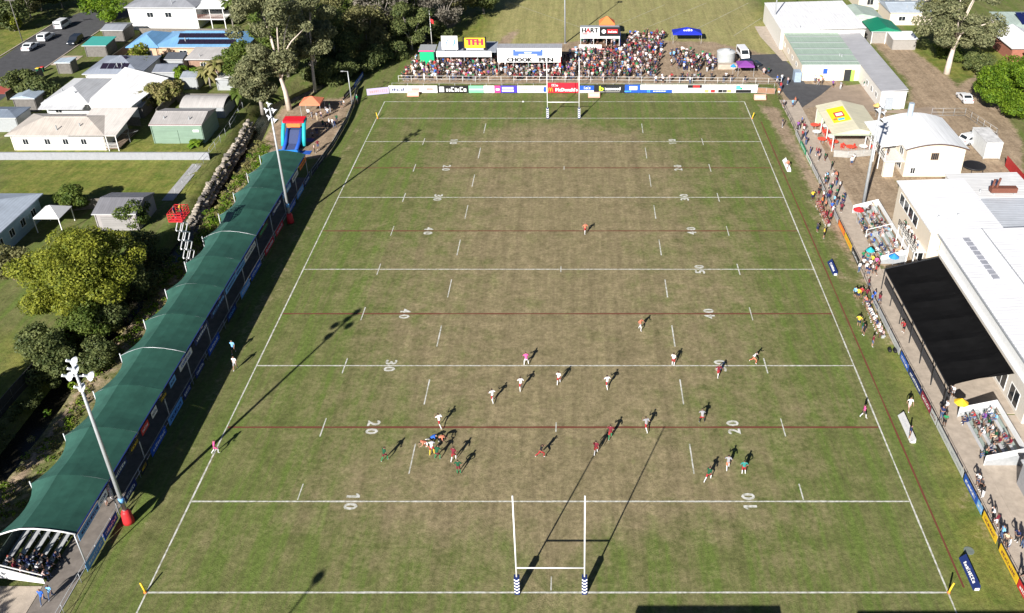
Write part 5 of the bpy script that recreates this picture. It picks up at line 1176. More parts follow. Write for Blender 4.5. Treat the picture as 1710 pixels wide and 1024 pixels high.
fence('terrace_fence', 'dark picket fence along the pitch side of the black awning', [(41.65,23.3),(41.7,46.5)], 1.1, 2.2, (1.,.15), dark, mesh=M('picket_dark',(.05,.05,.055),.6,.3,6))
rr = random.Random(41)
for k in range(22):
    y = rr.uniform(22.6, 44); x = rr.uniform(43.2, 46.5); spectator('stand', (x, y, .075), rr.uniform(0, 6), 'on the shaded terrace under the black awning', 'people on the shaded terrace', rr) if k < 0 else None
# bleachers
def bleacher(label, x0, x1, y0, y1, rows, split=None):
    t = thing('bleacher', label, 'bleacher', ((x0+x1)/2, (y0+y1)/2, 0), 'aluminium bleachers by the club house')
    dx = (x1-x0-.3)/rows
    secs = [(y0,y1)] if not split else [(y0,split-.06),(split+.06,y1)]
    for r_ in range(rows):
        x = x0+.25+dx*r_; z = .45+.26*r_
        for ya, yb in secs:
            MB().box(x, x+.3, ya, yb, z+.05, z+.1).build('seat_plank', alu, t); MB().box(x+.34, x+dx-.04, ya, yb, z-.12, z-.07).build('foot_plank', M('tread_green',(.3,.36,.33),.5,.1), t)
    for y in ([y0,y1] if not split else [y0,split,y1]):
        MB().extr([(x0,.05),(x1,.05),(x1,.45+.26*rows),(x1-.3,.45+.26*rows),(x0,.5)], 'Y', y-.03, y+.03).build('frame_end', steel, t)
        zt = .45+.26*rows+.75
        MB().bar((x0,y,1.25), (x1,y,zt), .07).build('hand_rail', white, t); MB().bar((x0,y,.05), (x0,y,1.25), .07).build('rail_post', white, t); MB().bar((x1,y,.05), (x1,y,zt), .07).build('rail_post', white, t)
        MB().extr([(x0+.05,.55),(x1,.5+.26*rows),(x1,zt-.05),(x0+.05,1.2)], 'Y', y-.015, y+.015).build('side_mesh', M('pale_mesh',(.55,.56,.56),.6,.1), t) if y != split else None
    MB().bar((x1,y0,zt), (x1,y1,zt), .07).build('back_rail', white, t); MB().box(x1-.02, x1+.02, y0, y1, .5+.26*rows, zt-.05).build('back_mesh', white, t)
    return dx
rr = random.Random(52)
def seat_people(x0, y0, y1, rows, dx, n, place, group, skip=None):
    used = []
    while len(used) < n:
        r_ = rr.randrange(rows); y = rr.uniform(y0+.3, y1-.3)
        if any(a == r_ and abs(b-y) < .55 for a, b in used) or (skip and skip[0] < y < skip[1]): continue
        used.append((r_, y)); x = x0+.25+dx*r_+.17; z = .45+.26*r_+.1-.42
        spectator(rr.choice(['sit','sit_lean','sit']), (x, y, z), -PI/2, f'row {("one","two","three","four","five")[r_]}, {place}', group, rr)
dx = bleacher('longer white railed bleacher in two sections by the floodlight pole', 42.5, 45.9, 51.3, 65.2, 4, 58.2); seat_people(42.5, 51.4, 65.1, 4, dx, 36, 'longer bleacher', 'spectators on the upper bleacher', (57.9, 58.5))
dx = bleacher('shorter white railed bleacher near the lower right corner', 42.1, 45.7, 14.6, 21.6, 4); seat_people(42.1, 14.7, 21.5, 4, dx, 16, 'shorter bleacher', 'spectators on the lower bleacher')
# fence and banners along the path
RF = [(39.95,-14),(39.5,2),(39.45,12),(39.35,22),(39.15,30),(39.1,43),(39.5,50),(39.6,62),(39.85,75),(39.85,87),(40.1,98),(40.1,109)]
fence('pitch_fence', 'dark topped rail fence along the club house touchline', RF, 1.1, 2.5, (1.,.5), dark)
def rfx(y):
    for (xa, ya), (xb, yb) in zip(RF[:-1], RF[1:]):
        if ya <= y <= yb: return xa+(xb-xa)*(y-ya)/(yb-ya)
    return 39.9
RB = [(-2.5,.6,red,white),(.7,4.3,yellow,brown),(5.0,8.0,yellow,brown),(8.3,9.4,ltblue,white),(9.5,12.6,blue,white),(12.9,16.4,alu,steel),(16.5,20.0,alu,steel),(20.2,21.8,alu,brown),(22.0,24.6,M('crimson',(.25,.03,.06),.5,.1),white),(24.8,28.6,navy,white),(28.8,31.4,blue,white),(31.8,35.6,alu,steel),(35.8,39.8,alu,steel),(40,43,alu,navy),
      (50.6,54,dark,white),(54.4,58,yellow,orange),(58.3,61.6,orange,yellow),(62,66,alu,steel),(66.3,70.6,alu,steel),(71,75,alu,steel),(75.5,79.6,alu,steel),(80,84,offwhite,green),(84.4,88.6,green,white),(89,93,alu,steel)]
CNm[id(RB[8][2])] = 'crimson'
for i, (a, b, m_, tm) in enumerate(RB):
    banner(f'{CNm[id(m_)]} banner on the club side fence, {ordw(i)} from the near end', (rfx(a)-.07,a), (rfx(b)-.07,b), .1, .98, m_, 'banners on the club side fence', -1, None, tm, seed=i+70, nm=8)
# signs on the grass
def ground_sign(u0, v0, u1, v1, m, tm, label, h=.55):
    a, b = G(u0, v0), G(u1, v1); x = (a[0]+b[0])/2; t = thing('ground_sign', label, 'sign', (x, (a[1]+b[1])/2, 0), 'wedge signs along the right touchline')
    y0, y1 = b[1], a[1]; MB().extr([(x-.3,.01),(x+.28,.01),(x+.24,h)], 'Y', y0, y1).build('panel', m, t)
    marks(t, (x-.03,(y0+y1)/2,h*.5), (0,-1,0), (.54,0,h), (y1-y0)*.62, .3, tm, 8, .03, int(u0)); MB().box(x-.2, x+.18, y0-.06, y0-.01, .03, .3).build('foot', white, t)
ground_sign(1612,932,1625,986,navy,white,'navy wedge sign on the grass at the near right corner')
ground_sign(1507,694,1521,740,M('dull_white',(.5,.5,.5),.6,.1),alu,'white wedge sign on the grass outside the right touchline')
ground_sign(1386,438,1394,460,navy,white,'small navy wedge sign on the grass opposite halfway')
ground_sign(1311,268,1316,287,white,alu,'white wedge sign on the grass near the far right touchline')
tag(MB().tube([(*G(1618,920)[:2],.006),(*G(1618,920)[:2],.03)], .45, 16).build('drain_cover', M('drain',(.16,.19,.17),.8,.2), loc=G(1618,920)), 'round grey drain cover in the grass at the near right', 'drain cover')
for i, (u, v) in enumerate(((1485,587),(1494,588))):
    x, y, _ = G(u, v); t = thing('gear_bag', f'black kit bag on the grass by the bench group, {("left","right")[i]} of two', 'bag', (x, y, 0), 'kit bags on the grass')
    MB().tube([(x,y-.35,.2),(x,y-.2,.22),(x,y+.2,.22),(x,y+.35,.2)], [.12,.22,.22,.12], 8).build('body', black, t, smooth=True); MB().tube([(x,y-.2,.4),(x,y,.5),(x,y+.2,.4)], .025, 6).build('handle', dark, t)
# benches with replacements
def bench(x, y0, y1, label):
    t = thing('team_bench', label, 'bench', (x, (y0+y1)/2, 0), 'team benches'); MB().box(x-.2, x+.2, y0, y1, .42, .47).build('seat', alu, t)
    for y in (y0+.3, (y0+y1)/2, y1-.3): MB().box(x-.18, x+.18, y-.04, y+.04, 0, .42).build('leg', steel, t)
bench(38.1, 61, 68.5, 'long team bench under the maroon clad group'); bench(38.2, 34.8, 43, 'long team bench under the group in white and pink')
rr = random.Random(61)
for k in range(9): spectator(rr.choice(['sit','sit_lean']), (38.1, 61.4+k*.8, .04), -PI/2, f'on upper bench, {ordw(k)} along', 'replacements on the upper bench', rr, (rr.choice(['maroon','maroon','brown','red']), 'maroon', 'skin', rr.choice(['dark hair','brown hair'])))
for k in range(10): spectator(rr.choice(['sit','sit_lean']), (38.2, 35.2+k*.76, .04), -PI/2, f'on lower bench, {ordw(k)} along', 'replacements on the lower bench', rr, (rr.choice(['white','white','pale pink','coral','navy']), rr.choice(['white','navy','black']), 'skin', rr.choice(['dark hair','fair hair','white cap'])))
G1 = [(1356,335,'yellow'),(1366,328,'black'),(1372,345,'orange'),(1378,350,'coral'),(1381,338,'navy'),(1384,333,'maroon'),(1388,353,'blue'),(1374,335,'white'),(1392,342,'sky blue'),(1380,366,'maroon'),(1386,372,'red'),(1404,355,'maroon'),(1364,388,'charcoal'),(1375,398,'yellow'),(1368,322,'black'),(1390,360,'white')]
for u, v, c in G1:
    x, y, _ = G(u, v); b = rr.choice(['black','navy','maroon']); spectator(rr.choice(['stand','hips','stand_arms','walk','phone']), (x, y, 0), rr.uniform(0, 6.28), 'by upper team bench', 'team staff by the upper bench', rr, (c, b, 'skin', rr.choice(['dark hair','black cap','brown hair'])))
G2 = [(1441,448,'white'),(1446,455,'white'),(1452,450,'white'),(1456,458,'white'),(1449,463,'navy'),(1462,446,'pink'),(1466,452,'maroon'),(1461,460,'red'),(1447,441,'teal'),(1455,444,'yellow'),(1434,455,'white'),(1427,497,'sky blue'),(1432,500,'yellow'),(1437,498,'red'),(1449,482,'maroon'),(1446,500,'maroon'),(1459,503,'blue'),(1455,508,'blue'),(1433,545,'yellow'),(1439,555,'dark green'),(1442,560,'black'),(1456,579,'maroon'),(1467,509,'maroon'),(1440,436,'green')]
for u, v, c in G2:
    x, y, _ = G(u, v); b = rr.choice(['black','navy','denim']); spectator(rr.choice(['stand','hips','stand_arms','walk','phone']), (x, y, 0), rr.uniform(0, 6.28), 'on grass opposite halfway' if v < 530 else 'by lower team bench', 'people on the club side verge', rr, (c, b, 'skin', rr.choice(['dark hair','black cap','brown hair'])))
# people along the path, at the fence and round the shelter
PT = [(1508,556),(1584,668),(1590,664),(1575,712),(1578,690),(1571,700),(1636,820),(1640,832),(1632,812),(1657,870),(1661,880),(1670,900),(1676,912),(1682,920),(1697,905),(1706,915),(1700,970),(1707,985)]
for i, (u, v) in enumerate(PT):
    x, y, _ = G(u, v); x = max(x, 40.15); f = ('red','black','skin','dark hair') if i == 0 else (('green','black','skin','brown hair') if (u, v) == (1575,712) else None)
    spectator(rr.choice(['stand','stand_arms','lean','walk']), (x, y, .055), -PI/2+rr.gauss(0,.5), 'on lower right path' if v > 780 else 'on path beside awning', 'people on the club side path', rr, f)
for i in range(32):
    y = rr.choice([rr.uniform(66, 82), rr.uniform(82, 102), rr.uniform(66, 78)]); x = 40.6+rr.random()**1.6*2.2
    spectator(rr.choice(['stand','stand_arms','lean','phone','sit']) if y < 80 else rr.choice(['stand','stand_arms','hips','phone']), (x, y, .055), -PI/2+rr.gauss(0,.5), 'on path above bleacher' if y < 82 else 'on path by shelter', 'people on the upper club side path', rr)
for u, v in ((1300,160),(1303,152),(1308,180),(1323,180),(1327,176),(1297,140),(1305,138),(1315,142),(1360,140),(1366,144),(1372,142),(1390,148),(1403,150),(1443,148),(1441,143),(1425,272),(1421,278)):
    x, y, _ = G(u, v); spectator(rr.choice(['stand','walk','stand_arms']), (x, y, .055), rr.uniform(0, 6), 'in asphalt yard' if v < 170 else 'on grass below shelter', 'people in the upper right yard', rr)
# odds and ends: umbrella, coolers, bins
def umbrella(u, v, m, label, r_=1.2):
    x, y, _ = G(u, v); t = thing('umbrella', label, 'umbrella', (x, y, 0)); mb = MB(); n = 8; o = [(x+r_*math.cos(k*PI/4), y+r_*math.sin(k*PI/4), 2.1) for k in range(n)]
    mb.add(o+[(x,y,2.65),(x,y,2.55)], [(k, (k+1) % n, 8) for k in range(n)]+[((k+1) % n, k, 9) for k in range(n)]); mb.build('canopy', m, t); MB().bar((x,y,0), (x,y,2.6), .05).build('pole', steel, t)
umbrella(1598,698,yellow,'yellow umbrella on the path above the lower bleacher',.75); umbrella(1488,452,M('bright_blue',(.03,.25,.75)),'bright blue umbrella at the top corner of the black awning',.7); umbrella(1430,372,red,'red umbrella at the foot of the floodlight pole',.8)
umbrella(1462,195,M('amber',(.8,.45,.15)),'orange umbrella behind the cream shelter',.8); umbrella(1223,128,M('bright_blue',(.03,.25,.75)),'blue umbrella left of the purple marquee',.6)
umbrella(1449,441,teal,'teal umbrella behind the group in white near halfway',.6)
fence('terrace_fence', 'dark steel rail at the near end of the black awning', [(42.5,22.3),(46.6,22.3)], 1.1, 1.3, (1.,.6,.3), dark)
fence('yard_fence', 'steel mesh fence round the grass below the cream shelter', [(44.3,84),(46.5,83.6),(50.5,84.4)], 1.2, 1.5, (1.,.5), steel, mesh=M('grey_mesh',(.35,.34,.32),.8,.15))
# ================================================================== houses, sheds, vehicles
def roofm(name, c, ax='X', p=.35): return M(name, c, .55, .12, .5, corr=(ax, p))
def sheet_roof(nm, pts, m, t, th=.12):
    """one sloping roof plane as a thin slab"""
    n = len(pts); mb = MB(); mb.add([(x, y, z-th) for x, y, z in pts]+list(pts), [tuple(reversed(range(n))), tuple(range(n, 2*n))]+[(i, (i+1) % n, n+(i+1) % n, n+i) for i in range(n)])
    return mb.build(nm, m, t)
def solar(parent, o, du, dv, nu, nv, w, h, gap=.08, m=None):
    o = Vector(o); du = Vector(du).normalized(); dv = Vector(dv).normalized(); n = du.cross(dv).normalized()
    if n.z < 0: n = -n
    for i in range(nu):
        for k in range(nv):
            p = o+du*i*(w+gap)+dv*k*(h+gap)+n*.06; q = [p, p+du*w, p+du*w+dv*h, p+dv*h]
            MB().add([tuple(a) for a in q]+[tuple(a+n*.05) for a in q], [(3,2,1,0),(4,5,6,7),(0,1,5,4),(1,2,6,5),(2,3,7,6),(3,0,4,7)]).build('solar_panel', m or M('solar_cells',(.02,.015,.03),.25,.2,6,spec=.5), parent)
# a: weatherboard cottage
boards = M('weatherboard', (.78,.74,.68), .7, .04, 1, corr=('Z', .2))
t, r = building('weatherboard_house', 'white weatherboard house on stumps with pale cream hip roof behind the long white wall', -91.0, -75.6, 86.6, 94.8, 2.75, 'hip', 1.35, boards, roofm('cream_roof', (.52,.47,.42)), .5, 'house', [('s',x,x+1.0,1.0,2.1,86.6) for x in (-89.2,-85.6,-82.6,-79.6)])
MB().extr([(86.0,2.78),(95.3,3.9),(95.3,4.0),(86.0,2.9)], 'X', -81.0, -73.2).build('verandah_roof', roofm('pale_roof', (.66,.62,.58)), t)
for x in (-75.1, -73.5): MB().bar((x,86.3,0), (x,86.3,2.8), .12).build('verandah_post', white, t)
MB().box(-75.55, -73.4, 86.3, 94, .35, .5).build('verandah_floor', timber, t)
for k in range(4): MB().bar((-75.4,86.25,.7+.25*k), (-73.5,86.25,.7+.25*k), .05).build('verandah_rail', white, t)
# b: white roofed house, two wings
t, r = building('house', 'rambling house with bright white gable roof and grey wing', -92, -84.5, 100, 111.5, 2.9, 'hip', 1.6, white, roofm('grey_white_roof', (.55,.56,.58)), .4, 'house', [('s',-90.5,-89.3,1,2.1,100)])
sheet_roof('roof', [(-84.6,99.5,3.0),(-75.3,97.2,3.4),(-74.0,110.6,3.6),(-83.4,114,4.5)], M('bright_white_sheet',(.86,.86,.86),.4,.03,.4,corr=('X',.5)), t)
MB().prism([(-84.4,100.2),(-75.9,98),(-74.7,110),(-83.5,113)], 0, 2.9).build('wall', white, t); sheet_roof('roof', [(-92.4,98.2,2.5),(-84.6,98.2,2.5),(-84.6,101,3.15),(-92.4,101,3.15)], roofm('grey_white_roof', (.55,.56,.58)), t)
window(t, 's', -83, -81.8, 1, 2, 100.0)
# c: grey house with solar
t, r = building('house', 'blue grey hip roofed house with dark solar panels by the street', -91.8, -81.5, 114.8, 124.5, 2.8, 'hip', 1.8, offwhite, roofm('blue_grey_roof', (.26,.29,.35)), .4, 'house')
solar(r, (-89.3,115.9,3.35), (1,0,0), (0,1,.36), 4, 1, 1.25, 1.7); solar(r, (-86.4,118.3,4.15), (1,0,0), (0,1,.36), 1, 1, 1.1, 1.4)
# d: blue roof
broof = roofm('sky_blue_roof', (.17,.36,.6)); brick = M('pale_brick', (.55,.38,.26), .85, .15, 3)
t, r = building('house', 'long house with sky blue hip roof and two rows of solar panels', -84.5, -66.3, 130.6, 140, 2.8, 'hip', 1.7, brick, broof, .5, 'house', [('s',-80,-78.4,1,2.1,130.6)])
solar(r, (-80.2,131.0,3.2), (1,0,0), (0,1,.36), 11, 1, 1.0, 1.55); solar(r, (-80.6,132.9,3.98), (1,0,0), (0,1,.36), 11, 1, 1.0, 1.4)
rf = roof_solid('hip', -90.6, -83.8, 129.9, 139.4, 2.81, 1.6).build('roof', broof, t); MB().box(-90.2, -84.6, 130.4, 139, -.05, 2.79).build('wall', brick, t); MB().box(-88.6, -85.6, 130.3, 130.39, .0, 2.1).build('garage_door', M('garage_dark',(.05,.06,.09),.5,.1), t)
# e: tall white house at the top
t, r = building('house', 'two storey white house with grey roof and red railed balcony at the top left', -98.5, -83.5, 150.5, 162, 5.2, 'hip', 1.5, M('white_boards',(.8,.8,.8),.6,.03,1,corr=('Z',.25)), roofm('mid_grey_roof', (.3,.31,.34)), .5, 'house', [('s',-94.5,-93,2.9,4.1,150.5),('s',-90.4,-88.9,2.9,4.1,150.5)])
MB().extr([(149.9,5.0),(158,5.6),(158,5.7),(149.9,5.1)], 'X', -83.4, -76.4).build('balcony_roof', wht_corr, t); MB().box(-83.4, -77, 150.3, 157, 2.4, 2.6).build('balcony_floor', white, t)
for x in (-83.3, -80.2, -77.2): MB().bar((x,150.4,0), (x,150.4,5.1), .16).build('balcony_post', white, t)
for k in range(5): MB().bar((-83.3,150.35,2.75+.2*k), (-77.2,150.35,2.75+.2*k), .07).build('balcony_rail', brown, t)
# f: green shed
gs = M('pale_green_sheet2', (.2,.29,.225), .6, .06, 1, corr=('Z', .18))
t, r = building('shed', 'large pale green metal shed with grey gable roof beside the lawn', -68.9, -60.3, 89.3, 96.2, 3.3, 'gable_x', .9, gs, roofm('shed_roof', (.4,.38,.37)), .12, 'shed')
MB().bar((-69,89.15,3.4), (-60.2,89.15,3.4), .12).build('gutter', M('gutter_red',(.3,.08,.07),.5,.1), r); MB().box(-61.9, -60.9, 89.22, 89.29, 2.1, 2.5).build('vent', white, t); MB().box(-67.5, -64.5, 89.23, 89.29, 0, 2.4).build('door', gs, t)
building('shed', 'long low shed with arched grey roof behind the green shed', -68.3, -60.6, 100.2, 105.6, 2.0, 'arch_y', 1.2, steel, roofm('arch_grey', (.45,.43,.42)), .1, 'shed', gut=False)
building('shed', 'small white roofed garden shed by the palms', -60, -57, 110.5, 113.2, 2.2, 'skill_y', .3, gs, wht_corr, .15, 'shed')
t, r = building('house', 'flat roofed brick house with grey skillion roof behind the palms', -75.2, -67.5, 123.2, 128.5, 2.8, 'skill_y', .4, M('tan_brick',(.3,.19,.14),.85,.15,3), roofm('pale_grey_roof', (.5,.48,.47)), .5, 'house', [('s',-73,-71.8,1,2.1,123.2)])
building('shed', 'grey flat roofed carport beside the brick house', -66.2, -60, 122, 129, 2.4, 'skill_y', .2, offwhite, roofm('carport_grey', (.3,.28,.28)), .3, 'shed')
building('shed', 'teal flat roofed carport by the street', -100.5, -96, 132.5, 137, 2.4, 'skill_y', .3, greytimber, M('teal_roof',(.06,.34,.3),.6,.08), .3, 'shed')
building('shed', 'small pale awning shed beside the street verge', -101.5, -98.6, 122.5, 125, 2.2, 'skill_x', .2, greytimber, roofm('pale_blue_roof', (.42,.5,.58)), .2, 'shed')
building('shed', 'grey garden shed between the two white and blue roofs', -79.5, -75.5, 116.5, 121, 2.5, 'gable_x', .7, steel, roofm('slate_roof', (.2,.22,.27)), .2, 'shed')
t, r = building('house', 'house with pale blue grey roof at the left edge above the big tree', -92, -74.6, 51.5, 64, 3.4, 'hip', 1.9, M('blue_boards',(.3,.42,.5),.7,.06,1,corr=('Z',.2)), roofm('pale_blue_grey_roof', (.44,.5,.58)), .6, 'house', [])
for k in range(4): window(t, 'e', 53+k*2.8, 54.2+k*2.8, 1.2, 2.4, -74.6)
t, r = building('shed', 'dark grey gable roofed garage below the lawn', -65.0, -59.2, 60.2, 66.2, 2.6, 'gable_x', .9, M('garage_grey',(.32,.3,.3),.7,.08), roofm('dark_grey_roof', (.2,.2,.22)), .2, 'shed'); MB().box(-64.2, -60.2, 60.12, 60.19, 0, 2.2).build('garage_door', M('garage_door_grey',(.28,.27,.27),.6,.08,1,corr=('Z',.3)), t)
x, y = -71.4, 61.2; t = thing('gazebo', 'small square gazebo with bright white pyramid roof beside the blue grey house', 'gazebo', (x, y, 0))
MB().add([(x-1.9,y-1.9,2.3),(x+1.9,y-1.9,2.3),(x+1.9,y+1.9,2.3),(x-1.9,y+1.9,2.3),(x,y,3.5)], [(0,1,4),(1,2,4),(2,3,4),(3,0,4),(3,2,1,0)]).build('roof', white, t)
for sx in (-1, 1):
    for sy in (-1, 1): MB().bar((x+sx*1.75,y+sy*1.75,0), (x+sx*1.75,y+sy*1.75,2.3), .1).build('post', white, t)
# dark shed and fences lower left
fence('timber_fence', 'dark timber paling fence running along the left creek bank', [(-57.6,8),(-57.4,24),(-56.8,34),(-57.2,44)], 1.8, 2.4, (1.,.4), greytimber, mesh=M('dark_paling',(.045,.042,.04),.9,.25,3))
building('shed', 'dark roofed shed at the lower left edge beyond the paling fence', -66, -60.4, 14, 21, 2.6, 'gable_y', .8, greytimber, roofm('charcoal_roof', (.09,.09,.1)), .3, 'shed')
t = thing('boundary_wall', 'long low white boundary wall across the back lawn', 'wall', (-75, 83, 0)); 
for k in range(14): xx = -93+k*2.55; MB().box(xx+.01, xx+2.54, 82.9, 83.1, 0, 1.25).build('panel', M('wall_white',(.3,.31,.34),.7,.1), t)
MB().box(-93.05, -57.25, 82.86, 83.14, 1.26, 1.31).build('coping', M('wall_white',(.3,.31,.34)), t)
fence('wire_fence', 'wire fence on steel posts along the creek beside the green shed', [(-57.8,70),(-57.6,84),(-57.9,95),(-58.6,104)], 1.5, 2.6, (1.,.5), steel)
x, y, _ = G(218, 238); t = thing('clothes_line', 'rotary clothes line on the lawn beside the green shed', 'clothes line', (x, y, 0)); MB().tube([(x,y,0),(x,y,1.9)], .04, 6).build('pole', steel, t)
for k in range(4): a = k*PI/2+.3; MB().bar((x,y,1.6), (x+1.6*math.cos(a),y+1.6*math.sin(a),1.95), .035).build('arm', steel, t)
# right-hand neighbours
t, r = building('carport', 'open carport with dark green gable roof behind the long shed', 66.2, 72.2, 141.2, 148.2, 2.6, 'gable_y', .9, M('carport_mesh',(.3,.28,.26),.8,.1), M('forest_green_sheet',(.01,.2,.11),.5,.06,.5,corr=('Y',.4)), .3, 'carport')
for k in range(3): MB().bar((66.2+k*3,140.8,0), (66.2+k*3,140.8,2.6), .12).build('post', white, t)
building('house', 'house with pale green roof behind the dark green carport', 62, 70.5, 149.5, 157, 3, 'gable_y', .9, offwhite, roofm('pale_green_roof', (.4,.48,.42), 'Y'), .3, 'house')
building('shed', 'lean-to with plain white roof and red edge in front of the carport', 69.6, 74.6, 136.9, 141, 2.3, 'skill_y', .3, M('carport_mesh',(.3,.28,.26)), wht_corr, .2, 'shed')
building('house', 'cream house with grey blue roof behind the gum tree', 74, 84, 154, 163, 3, 'gable_x', .9, cream, roofm('gb_roof', (.42,.48,.55)), .3, 'house', [('s',76,77.6,1,2.1,154)])
building('hall', 'long cream hall at the very top right', 70, 96, 166, 176, 4.2, 'gable_x', 1, cream, roofm('hall_roof', (.6,.58,.5)), .3, 'hall', [('s',72+k*3,73.6+k*3,1.2,2.6,166) for k in range(6)])
t, r = building('house', 'house with dark blue solar array on a pale green roof at the top right', 96.5, 112, 141, 153, 3.2, 'hip', 1.8, offwhite, roofm('pg2', (.38,.46,.42)), .4, 'house'); solar(r, (98.8,142.2,3.8), (1,0,0), (0,1,.3), 6, 3, 1.3, 1.5, m=M('solar_blue',(.01,.015,.08),.25,.2,6,spec=.5))
t, r = building('house', 'house with bright white gable roof and red brick carport at the right', 91.8, 99, 129.5, 139, 2.9, 'gable_y', 1.8, M('red_brick',(.32,.13,.09),.85,.15,3), M('bright_white_sheet',(.86,.86,.86)), .5, 'house')
building('house', 'house with grey green roof at the right edge above the bright tree', 93.5, 104, 117.5, 127, 2.9, 'gable_y', 1.2, cream, roofm('gg_roof', (.36,.38,.33), 'Y'), .4, 'house', [('s',94.5,96,1,2.1,117.5)])
# container
x, y, _ = G(1655, 266); t = thing('shipping_container', 'white shipping container on the dirt yard at the right edge', 'container', (x+.6, y+3, 0))
MB().box(x-1.3, x+1.35, y, y+6.1, .15, 2.9).build('body', M('container_white',(.7,.72,.72),.6,.1,1,corr=('Y',.3)), t); MB().box(x-1.35, x+1.4, y-.04, y+6.15, 2.9, 2.96).build('roof', M('container_roof',(.6,.6,.6),.7,.3,1), t)
for s in (-.66, .69): MB().box(x+.02+s-.62, x+.02+s+.62, y-.08, y-.01, .25, 2.85).build('door', offwhite, t)
for sx in (-1.28, 1.33):
    for yy in (y+.1, y+6): MB().box(x+sx-.08, x+sx+.08, yy-.08, yy+.08, 0, .15).build('foot', steel, t)
x, y, _ = G(1625, 284); t = thing('trampoline', 'black round trampoline in the yard beside the arched roof building', 'trampoline', (x, y, 0)); MB().tube([(x,y,.78),(x,y,.84)], 1.7, 24).build('mat', black, t); ring = [(x+1.75*math.cos(k*PI/12),y+1.75*math.sin(k*PI/12),.82) for k in range(25)]; MB().tube(ring, .06, 6).build('frame', dark, t)
for k in range(6): a = k*PI/3; MB().bar((x+1.75*math.cos(a),y+1.75*math.sin(a),0), (x+1.75*math.cos(a),y+1.75*math.sin(a),.8), .05).build('leg', dark, t)
p0, p1 = G(1678,278), G(1712,318); banner('long red banner with white print on the yard fence at the right edge', p0[:2], p1[:2], .1, 1.9, M('banner_red',(.42,.03,.03),.6,.08), 'yard banners', -1, None, white, seed=90)
fence('yard_fence', 'wire yard fence behind the long shed on the right', [(66,101),(72,101),(74,92),(72.5,88)], 1.5, 2, (1.,.5,.1), steel)
for i, (pts_, l) in enumerate((([(-93,97),(-84,97),(-74,96.4)],'grey paling fence between the weatherboard house and the white roof'),([(-72.6,112),(-72.6,100),(-70.2,98)],'grey paling fence beside the bright white roof'),([(-94,126.5),(-84,126.8),(-76.4,126.6)],'grey paling fence behind the grey solar house'),([(-103.8,108),(-103.6,121)],'grey paling fence along the street verge'),([(-93,127),(-93,142)],'grey paling fence beside the blue roofed house'),([(-74,146),(-95,146.5)],'pale fence behind the blue roof'),([(-73,65.5),(-66,66.8)],'low paling fence between gazebo and garage'),([(-60.2,107.5),(-72,107.5)],'grey paling fence behind the arched shed'))):
    fence('paling_fence', l, pts_, 1.7, 2.4, (1.,.3), greytimber, mesh=M('paling',(.17,.155,.14),.9,.25,3), group='paling fences between the back yards')
for i, (x0, x1, y0, y1, h, rf_, c, l) in enumerate(((-73.2,-70.3,114,117.6,2.3,'gable_x',(.3,.33,.38),'small slate garden shed behind the bright white roof'),(-99.5,-95.5,103,107.5,2.5,'gable_y',(.35,.42,.5),'pale blue roofed garage at the left of the rambling house'),(-80.5,-77,124.6,127,2.2,'skill_y',(.1,.11,.13),'dark flat garden shed by the blue roofed house'),(-101,-96.5,142,147,2.6,'gable_x',(.3,.32,.36),'grey garage between the street and the tall white house'),(-66.5,-63,113.5,116.5,2.2,'skill_x',(.55,.55,.55),'pale lean-to among the palms'),(-78,-75,100,104,2.2,'skill_y',(.4,.4,.42),'grey lean-to beside the bright white roof'),(-100,-94,94,98.5,2.6,'hip',(.2,.24,.3),'slate roofed outbuilding left of the weatherboard house'))):
    building('garden_shed', l, x0, x1, y0, y1, h, rf_, .5, greytimber if i % 2 else steel, roofm(f'shed_roof_{i}', c), .2, 'shed', group='garden sheds')
